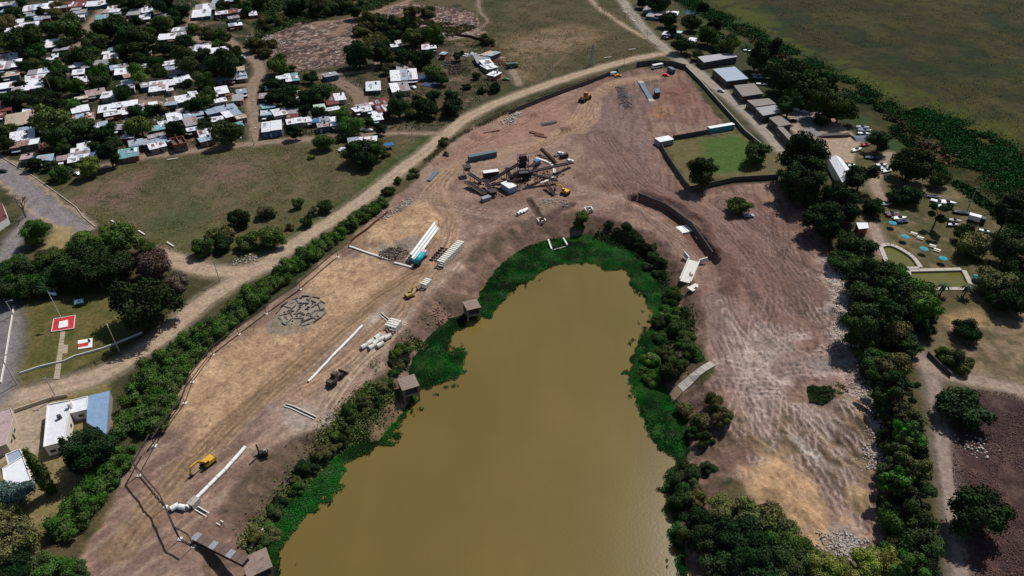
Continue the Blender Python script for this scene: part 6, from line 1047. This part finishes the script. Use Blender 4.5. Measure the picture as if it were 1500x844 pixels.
wall_line('yard_wall', [(668,52),(690,55),(720,66),(716,74)], 1.6, .25, WALLS[5], 'dark brick wall around the bare yard below the meadow', 'wall', 4); wall_line('path_wall', [(1358,520),(1376,538),(1392,552)], 1.6, .3, DARKWALL, 'dark wall beside the path junction at the lower right', 'wall', 3)
def fence(pts, h, label, mesh=True):
    P = [T(*p) for p in pts]; o = thing('site_fence', label, 'fence', P[0]); L0 = o.location
    for i, p in enumerate(P):
        MB().cyl((p-L0)+Vector((0, 0, -.3)), (p-L0)+Vector((0, 0, h)), .11, .09, 8).build('post', STEEL, o); MB().box(p.x-L0.x, p.y-L0.y, p.z-L0.z-.2, 1.0, 1.0, .45).build('footing', CPIPE, o)
    for a, b_ in zip(P[:-1], P[1:]):
        for z, w in ((h-.05, .3), (.25, .18)): MB().bar(a-L0+Vector((0, 0, z)), b_-L0+Vector((0, 0, z)), w, w).build('rail', STEEL, o)
    return o
fence([(227,654),(204,697),(243,743),(264,790),(284,801)], 5.2, 'tall dark rail fence with white footings at the lower left'); fence([(495,377),(440,424),(390,460),(350,490),(312,520),(282,560),(271,591),(227,653)], 3.2, 'dark rail fence between the hedge and the sand')
wall_line('sheet_fence', [(568,312),(540,336),(514,356),(512,362)], 1.2, .15, RUST, 'low rusty sheet fence behind the upper sand heap', 'fence', 3)
# poles and lamps
POLE = mat('pole_concrete', lin(176, 170, 162), .85, 0, .12, 1)
def pole(px, py, h, label, kind='utility', rz=0):
    o = thing('utility_pole' if kind == 'utility' else 'street_lamp', label, 'pole' if kind == 'utility' else 'lamp', T(px, py), rz); MB().cyl((0, 0, -.3), (0, 0, h), .2, .12, 8).build('shaft', POLE, o)
    if kind == 'utility':
        c = MB().box(0, 0, h-.7, 2.0, .16, .16).build('crossarm', WOOD, o); [MB().cyl((x, 0, h-.54), (x, 0, h-.3), .07, .05, 6).build('insulator', WHITE, c) for x in (-.85, 0, .85)]
    else:
        MB().bar((0, 0, h-.1), (1.4, 0, h+.15), .1, .1).build('arm', POLE, o); MB().box(1.6, 0, h+.05, .9, .4, .2, 0, .8, .7).build('lamp_head', GREYP, o)
    return o
pole(322, 412, 9.3, 'utility pole beside the gravel road fork'); pole(604, 205, 9.5, 'utility pole beside the lane end above the brown field'); pole(83, 583, 8.5, 'thin pole beside the gravel road by the white house'); pole(718, 136, 9, 'utility pole below the white yard huts'); pole(809, 106, 8.5, 'utility pole at the lower edge of the top meadow'); pole(947, 66, 9, 'utility pole at the right corner of the top meadow'); pole(372, 213, 8, 'utility pole at the bend of the village lane'); pole(540, 240, 9, 'utility pole in front of the big spreading trees'); pole(76, 135, 9, 'leaning pole among the village trees'); pole(423, 333, 8.5, 'utility pole among the shrubs of the field edge'); pole(914, 96, 8, 'utility pole beside the gravel road near the minibus'); pole(1420, 300, 9, 'pole in the scrub right of the boats')
pole(175, 515, 10.2, 'tall white lamp post at the right corner of the flag lawn', 'lamp', 2.2); pole(25, 563, 11, 'tall white lamp post at the lower left corner of the flag lawn', 'lamp', 1.0); pole(20, 462, 6, 'white lamp post at the upper left corner of the flag lawn', 'lamp', .3)
o = thing('pylon', 'lattice steel power pylon at the edge of the top meadow', 'pylon', T(867, 95), .3); H = 13; mb = MB()
for x in (-1, 1):
    for y in (-1, 1): MB().bar((x*1.3, y*1.3, -.2), (x*.35, y*.35, H), .16, .16).build('leg', GREYP, o)
for k in range(7):
    z0 = k*H/7; z1 = (k+1)*H/7; f0 = 1.3-.95*k/7; f1 = 1.3-.95*(k+1)/7
    for (a, b_) in (((-1, -1), (1, -1)), ((1, -1), (1, 1)), ((1, 1), (-1, 1)), ((-1, 1), (-1, -1))): mb.bar((a[0]*f0, a[1]*f0, z0), (b_[0]*f1, b_[1]*f1, z1), .08, .08); mb.bar((b_[0]*f0, b_[1]*f0, z0), (a[0]*f1, a[1]*f1, z1), .08, .08)
mb.build('lattice', GREYP, o); [MB().box(0, 0, z, 5, .2, .2).build('crossarm', GREYP, o) for z in (9.5, 12)]
# flag lawn
def quadslab(name, pix, z0, z1, m, parent=None):
    P = ccw([tuple(G(x, y, 0)[:2]) for x, y in pix]); c = parent.location if parent else Vector((0, 0, 0)); return MB().prism([(p[0]-c.x, p[1]-c.y) for p in P], z0, z1).build(name, m, parent)
L7 = lambda q: cr(0, 420, 6.027, q)
o = thing('flag_base', 'red square platform with white centre at the foot of the flagpole', 'platform', (*G(93, 476)[:2], 0)); quadslab('platform', L7([(478,292),(668,258),(655,375),(458,405)]), -.2, .30, RED, o); quadslab('white_step', L7([(530,322),(605,306),(603,364),(522,380)]), .3, .7, WHITE, o)
for a, b_ in (((478,292),(668,258)),((668,258),(655,375)),((655,375),(458,405)),((458,405),(478,292))):
    A = G(*L7([a])[0], 0)-o.location; B = G(*L7([b_])[0], 0)-o.location; MB().bar(A+Vector((0, 0, .36)), B+Vector((0, 0, .36)), .18, .14).build('white_edge', WHITE, o)
o = thing('flagpole', 'tall flagpole with a blue and white flag on the red platform', 'flagpole', (*G(92, 470)[:2], .7)); MB().cyl((0, 0, 0), (0, 0, 12.2), .12, .06, 8).build('shaft', WHITE, o)
for k, m_ in enumerate((mat('flag_sky_blue', lin(110, 158, 206), .8), WHITE, mat('flag_sky_blue', lin(110, 158, 206), .8))):
    mb = MB(); n = 8; v = []
    for i in range(n+1):
        for z in (0, 1): v.append((.1+i*.28, .16*math.sin(i*1.1), 11.9-k*.5-z*.5-i*.03))
    mb.add(v, [(2*i, 2*i+1, 2*i+3, 2*i+2) for i in range(n)]); mb.build('flag_band', m_, o)
o = thing('plaque_bed', 'white rimmed bed with a red panel on the flag lawn', 'monument', (*G(124, 505)[:2], 0)); quadslab('rim', L7([(690,482),(818,460),(815,540),(692,558)]), -.2, .35, WHITE, o); quadslab('red_panel', L7([(690,515),(783,497),(784,528),(692,545)]), .35, .4, RED, o); MB().box(1.2, 1.1, .3, .6, .5, 1.1, .2, .8, .8).build('pedestal', STEEL, o)
o = thing('info_sign', 'tilted blue and white information board above the flag lawn', 'sign', at(118, 447), .35); MB().bar((0, -.8, 1.2), (0, .8, 2.0), 3.0, .12).build('board', TEAL, o); MB().bar((0, -.55, 1.41), (0, .55, 1.96), 2.2, .06).build('picture', WHITE, o); [MB().box(x, 0, -.1, .12, .12, 1.7).build('post', STEEL, o) for x in (-1.2, 1.2)]; MB().bar((.1, -.3, 1.57), (.1, .3, 1.87), .9, .07).build('emblem', BLUE, o)
PAVE = mat('paving_slab', lin(158, 146, 126), .9, 0, .2, 1.5, rnd=.1); o = thing('lawn_path', 'straight slab path from the gravel road to the red platform', 'path', (*G(88, 520)[:2], 0)); a0, a1, b0, b1 = [G(x, y)-o.location for x, y in L7([(536,400),(577,398),(474,820),(526,818)])]
for k in range(16):
    t0, t1 = k/16, (k+.93)/16; q = [a0.lerp(b0, t0), a1.lerp(b1, t0), a1.lerp(b1, t1), a0.lerp(b0, t1)]; MB().prism(ccw([(p.x, p.y) for p in q]), -.1, .12+random.uniform(0, .02)).build('slab', PAVE, o)
quadslab('side_slab', L7([(560,515),(602,515),(596,590),(552,590)]), -.1, .1, PAVE, o)
# benches
def bench(px, py, rz, label, m=CONC, L_=4.5):
    o = thing('bench', label, 'bench', at(px, py), rz); MB().box(0, 0, .42, L_, .5, .12).build('seat', m, o); [MB().box(x, 0, -.1, .3, .45, .53).build('leg', m, o) for x in (-L_*.4, L_*.4)]
for px, py, lb in ((168, 327, 'left of three long benches at the lower edge of the brown field'), (208, 342, 'middle of three long benches at the lower edge of the brown field'), (250, 359, 'right of three long benches at the lower edge of the brown field')): bench(px, py, R(-38), lb, CPIPE, 5)
for px, py, a, lb in ((253,234,.3,'long low bench at the upper side of the brown field'),(151,247,.3,'low bench beside the yellow-green tree'),(890,85,.35,'bench at the lower left edge of the top meadow'),(926,73,.3,'bench at the lower right edge of the top meadow'),(915,18,-1.0,'upper bench beside the paved road'),(928,31,-1.0,'lower bench beside the paved road'),(485,116,-.9,'upper log bench on the bare village patch'),(509,128,-.8,'lower log bench on the bare village patch'),(170,234,.25,'white low bench in front of the left village')): bench(px, py, a, lb, WOOD if 'log' in lb else CPIPE, 5)
# bare tree
o = thing('bare_tree', 'leafless grey tree beside the asphalt street', 'tree', T(38, 318)); q = random.Random(4); mb = MB(); fine = MB()
def grow(p, d, l, r, n):
    e = p+d*l; (mb if n > 2 else fine).cyl(p, e, r, r*.68, 6 if n > 2 else 4, False)
    if n:
        for k in range(3 if n > 1 else 4): d2 = (d+Vector((q.gauss(0, .5), q.gauss(0, .5), q.uniform(-.05, .35)))).normalized(); grow(e, d2, l*q.uniform(.6, .85), r*.62, n-1)
grow(Vector((0, 0, -.2)), Vector((.05, 0, 1)), 3.4, .42, 5); mb.build('trunk', mat('grey_bark', lin(120, 108, 98), .95), o); fine.build('twigs', mat('grey_bark', lin(120, 108, 98), .95), o)
# pools, parasols, tables, palms
RIM = mat('pool_rim', lin(176, 166, 156), .9, 0, .15, 1.5)
def pool(pix, label, closed=True):
    P = ccw([tuple(p) for p in pix]); c = np.mean(P, axis=0); o = thing('swimming_pool', label, 'pool', (c[0], c[1], 0)); n = len(P)
    MB().add([(p[0]-c[0], p[1]-c[1], -.45) for p in P], [tuple(range(n))]).build('water', watermat('green_pool_water', lin(86, 84, 28), .15), o)
    for i in range(n):
        a = Vector((P[i][0]-c[0], P[i][1]-c[1], 0)); b_ = Vector((P[(i+1) % n][0]-c[0], P[(i+1) % n][1]-c[1], 0)); d = (b_-a).normalized(); nn = Vector((d.y, -d.x, 0)); m_ = max(1, int((b_-a).length/3))
        for k in range(m_): s0 = a.lerp(b_, k/m_); s1 = a.lerp(b_, (k+.97)/m_); MB().bar(s0+nn*.6+Vector((0, 0, -.55)), s1+nn*.6+Vector((0, 0, -.55)), 1.7, 1.6).build('rim_slab', RIM, o)
pool(Gp(curve([(1292,362),(1304,360),(1320,367),(1336,378),(1346,392)], 3).tolist()+[(1304,392)]), 'curved green-water pool below the parasols'); pool(POOL2, 'rectangular green-water pool with pale rim at the right')
for k, (px, py) in enumerate(((1308,326),(1326,346),(1354,364),(1382,378))):
    o = thing('parasol', ORD[k]+' turquoise parasol from the left on the picnic ground', 'parasol', at(px, py, 2.3), k, 'turquoise parasols'); MB().cyl((0, 0, -.1), (0, 0, 2.6), .06, .05, 6).build('pole', WHITE, o); n = 10
    mb = MB().add([(0, 0, 2.75)]+[(1.55*math.cos(i*6.283/n), 1.55*math.sin(i*6.283/n), 2.15) for i in range(n)]+[(1.55*math.cos(i*6.283/n), 1.55*math.sin(i*6.283/n), 2.0) for i in range(n)], [(0, 1+i, 1+(i+1) % n) for i in range(n)]+[(1+i, n+1+i, n+1+(i+1) % n, 1+(i+1) % n) for i in range(n)]); mb.build('canopy', TEAL, o)
for k, (px, py) in enumerate(((1339,341.5),(1348.5,347.5),(1366.5,359.5),(1373,365.5))):
    o = thing('picnic_table', ORD[k]+' pale picnic table from the left in the diagonal row', 'table', at(px, py, .7), R(-38), 'picnic tables'); MB().box(0, 0, .7, 2.4, .9, .08).build('tabletop', CPIPE, o); [MB().box(0, s*.95, .42, 2.4, .35, .07).build('seat', CPIPE, o) for s in (-1, 1)]; [MB().box(x, 0, -.1, .2, 1.6, .52).build('leg', CONC, o) for x in (-.8, .8)]; [MB().box(x, 0, .4, .2, .6, .3).build('leg', CONC, o) for x in (-.8, .8)]
def palm(px, py, h, label):
    o = thing('palm_tree', label, 'palm', T(px, py)); MB().cyl((0, 0, -.2), (.2, .1, h), .28, .2, 8).build('trunk', BARK, o)
    for k in range(15):
        a = k*2.4; el = .5-.07*k; pts = []
        for i in range(6): t = i/5; r = t*2.6; pts.append((math.cos(a)*r+.2, math.sin(a)*r+.1, h+r*el-.28*r*r))
        v = []; 
        for i, p in enumerate(pts): w = .42*math.sin(.35+2.6*i/5); v += [(p[0]-math.sin(a)*w, p[1]+math.cos(a)*w, p[2]-.12), p, (p[0]+math.sin(a)*w, p[1]-math.cos(a)*w, p[2]-.12)]
        f = MB().add(v, [q_ for i in range(5) for q_ in ((3*i, 3*i+1, 3*i+4, 3*i+3), (3*i+1, 3*i+2, 3*i+5, 3*i+4))]).build('frond', mat('palm_green', lin(58, 74, 42), .6), o)
palm(1377, 432, 5, 'left palm below the rectangular pool'); palm(1411, 434, 5, 'right palm below the rectangular pool')
o = thing('blue_slide', 'bright blue covered stall beside the rectangular pool', 'stall', at(1434, 409, 1), -.3); MB().box(0, 0, 0, 3.6, 2.2, 1.3).build('counter', BLUE, o); MB().loft([[(x, -1.3, 1.9), (x, 0, 2.5), (x, 1.3, 1.9), (x, 1.2, 1.85), (x, 0, 2.4), (x, -1.2, 1.85)] for x in (-2, 2)]).build('awning', TEAL, o); [MB().box(x, y, 1.3, .1, .1, .6).build('post', WHITE, o) for x in (-1.7, 1.7) for y in (-1, 1)]
# boats
def boat(px, py, rz, L_, hull, label, deck=WHITE, tarp=None):
    o = thing('boat', label, 'boat', at(px, py, .6), rz, 'boats on the dry bank'); B = L_*.17; rings = []
    for t, w, z0 in ((0, .8, .25), (.35, 1, .15), (.7, .8, .2), (.92, .3, .4), (1, .04, .7)): x = (t-.5)*L_; rings.append([(x, -B*w, .95), (x, -B*w*.7, z0+.1), (x, 0, z0), (x, B*w*.7, z0+.1), (x, B*w, .95)])
    MB().loft(rings).build('hull', hull, o); MB().prism([(-L_*.46, -B*.7), (L_*.2, -B*.7), (L_*.4, 0), (L_*.2, B*.7), (-L_*.46, B*.7)], .951, 1.02).build('deck', tarp or deck, o)
    if tarp: MB().loft([[(x, -B*.8, 1.0), (x, 0, 1.0+h), (x, B*.8, 1.0)] for x, h in ((-L_*.45, .3), (0, .6), (L_*.35, .15))]).build('tarp_cover', tarp, o)
    else: c = MB().box(0, 0, 1.02, L_*.22, B*1.1, .6, 0, .7, .8).build('cockpit', GLASS, o)
    MB().box(-L_*.5, 0, .6, .35, .4, .8).build('motor', BLACK, o); MB().box(0, 0, 0, L_*.5, .9, .3).build('cradle', STEEL, o)
q = 1/6.49
for cx, cy, a, L_, h, dk, tp, lb in [(215,145,-40,8,WHITE,WHITE,None,'long white boat in the shade behind the sheds'),(415,170,-20,7,BLUE,WHITE,DARKBLUE,'blue-covered boat under the trees above the boatyard'),(800,300,-6,7,WHITE,GREYP,None,'uppermost pale boat at the right of the boatyard'),(820,328,-6,7,WHITE,BLUE,None,'second pale boat from the top at the right of the boatyard'),(815,362,-6,7,BLUE,WHITE,None,'blue boat beside the dark blue tarp'),(745,515,28,7,WHITE,WHITE,None,'clean white boat on the sandy boatyard'),(905,592,-10,8,BLUE,BLUE,DARKBLUE,'large dark blue covered boat right of the boatyard'),(980,660,10,6.5,GREYP,WHITE,None,'grey boat left in the row below the blue covered boat'),(1012,688,22,6.5,WHITE,SILVER,None,'middle white boat in the row below the blue covered boat'),(1040,715,22,6.5,WHITE,WHITE,None,'right white boat in the row below the blue covered boat'),(698,664,20,5,GREENP,WHITE,None,'small green and white boat beside the white hall'),(835,468,15,5,RED,RED,None,'red boat at the edge of the boatyard')]: boat(1140+cx*q, 140+cy*q, R(a), L_, h, lb, dk, tp)
q = 1/8.33
for cx, cy, a, L_, h, dk, tp, lb in [(235,240,8,5.5,WHITE,GREENP,None,'white and green boat beside the sandy track'),(300,352,-5,6,GREYP,STEEL,None,'grey boat uppermost in the parked group above the parasols'),(310,382,-10,5,RED,STEEL,None,'reddish boat in the parked group above the parasols'),(400,412,10,6.5,WHITE,WHITE,None,'white boat in the parked group above the parasols'),(440,452,10,6,DARKBLUE,BLUE,DARKBLUE,'dark covered boat lowest in the parked group above the parasols'),(880,215,-30,7,WHITE,WHITE,None,'left white motorboat beside the green scrub'),(985,218,-20,7,WHITE,WHITE,None,'right white motorboat beside the green scrub'),(930,262,12,6,WHITE,SILVER,None,'lower white motorboat beside the green scrub'),(1165,345,-15,7.5,STEEL,STEEL,DARKBLUE,'dark tarpaulin-covered boat right of the white motorboats'),(1070,440,-12,5,WHITE,GREYP,None,'upper small rowing boat on the grass'),(1050,494,3,5,GREYP,SILVER,None,'lower small grey rowing boat on the grass'),(1440,572,-25,5,WHITE,NotImplemented,None,'white boat half hidden at the far right trees'),(810,150,-12,6,GREYP,GREYP,DARKBLUE,'grey covered boat in the shade above the motorboats')]: boat(1270+cx*q, 270+cy*q, R(a), L_, h, lb, dk if dk is not NotImplemented else WHITE, tp)
for cx, cy, L_, lb in ((575,85,6,'upper white boat in the grass behind the sheds'),(610,92,5,'lower white boat in the grass behind the sheds'),(668,325,7,'turquoise and white boat beside the pale blue-white shed'),(700,382,7,'white boat in the yard behind the grey-brown shed'),(655,300,6,'white boat nearest the pale blue-white shed')): boat(1000+cx/6.03, 60+cy/6.03, R(-12), L_, TURQ if 'turq' in lb else WHITE, lb)
truck(1430, 322, R(-35), DARKBLUE, WHITE, 'dark blue truck with white cargo top on the right grass', 'box', 6.5)
o = thing('hull_shell', 'long dark upturned hull on the boatyard', 'hull', at(1222, 198, .8), R(4)); MB().loft([[(x, -w, .1), (x, -w*.8, h*.7), (x, 0, h), (x, w*.8, h*.7), (x, w, .1)] for x, w, h in ((-9, .2, .4), (-5, 1.4, 1.6), (2, 1.8, 2.1), (7, 1.5, 1.8), (9, .6, .9))]).build('shell', mat('dark_hull', lin(88, 74, 68), .7, 0, .3, 1), o); MB().bar((-8, 0, .75), (8, 0, 2.1), .15, .2).build('keel', CONC, o)
o = thing('blue_tarp', 'dark blue tarpaulin spread beside the stacked boats', 'tarpaulin', at(1263, 201, .8), .1); MB().loft([[(x, -3, .05), (x, -1, .9), (x, 1.5, 1.1), (x, 3, .05)] for x in (-4.5, -1, 3, 4.5)]).build('sheet', DARKBLUE, o); [MB().box(x, 0, 0, .2, 3, .5).build('prop', WOOD, o) for x in (-2, 2)]
o = thing('garden_pool', 'lower blue pool in the garden beside the twin white houses', 'pool', at(630, 124), -.35); MB().box(0, 0, 0, 8, 7, .35).build('rim', BLUE, o); MB().box(0, 0, .35, 7.4, 6.4, .03).build('water', DARKBLUE, o)
o = thing('garden_pool', 'upper round-edged blue pool in the garden beside the twin white houses', 'pool', at(621, 114), 0); MB().cyl((0, 0, 0), (0, 0, .5), 4.2, 4.2, 16).build('rim', BLUE, o); MB().cyl((0, 0, .5), (0, 0, .53), 3.8, 3.8, 16).build('water', DARKBLUE, o)
o = thing('blue_canopy', 'blue canopy beside the spreading trees at the field corner', 'canopy', at(570, 213, 1.5), .3); MB().box(0, 0, 2.0, 4.5, 3.5, .15).build('cover', ROOF['L'], o); [MB().box(x, y, -.1, .12, .12, 2.1).build('post', STEEL, o) for x in (-2, 2) for y in (-1.5, 1.5)]
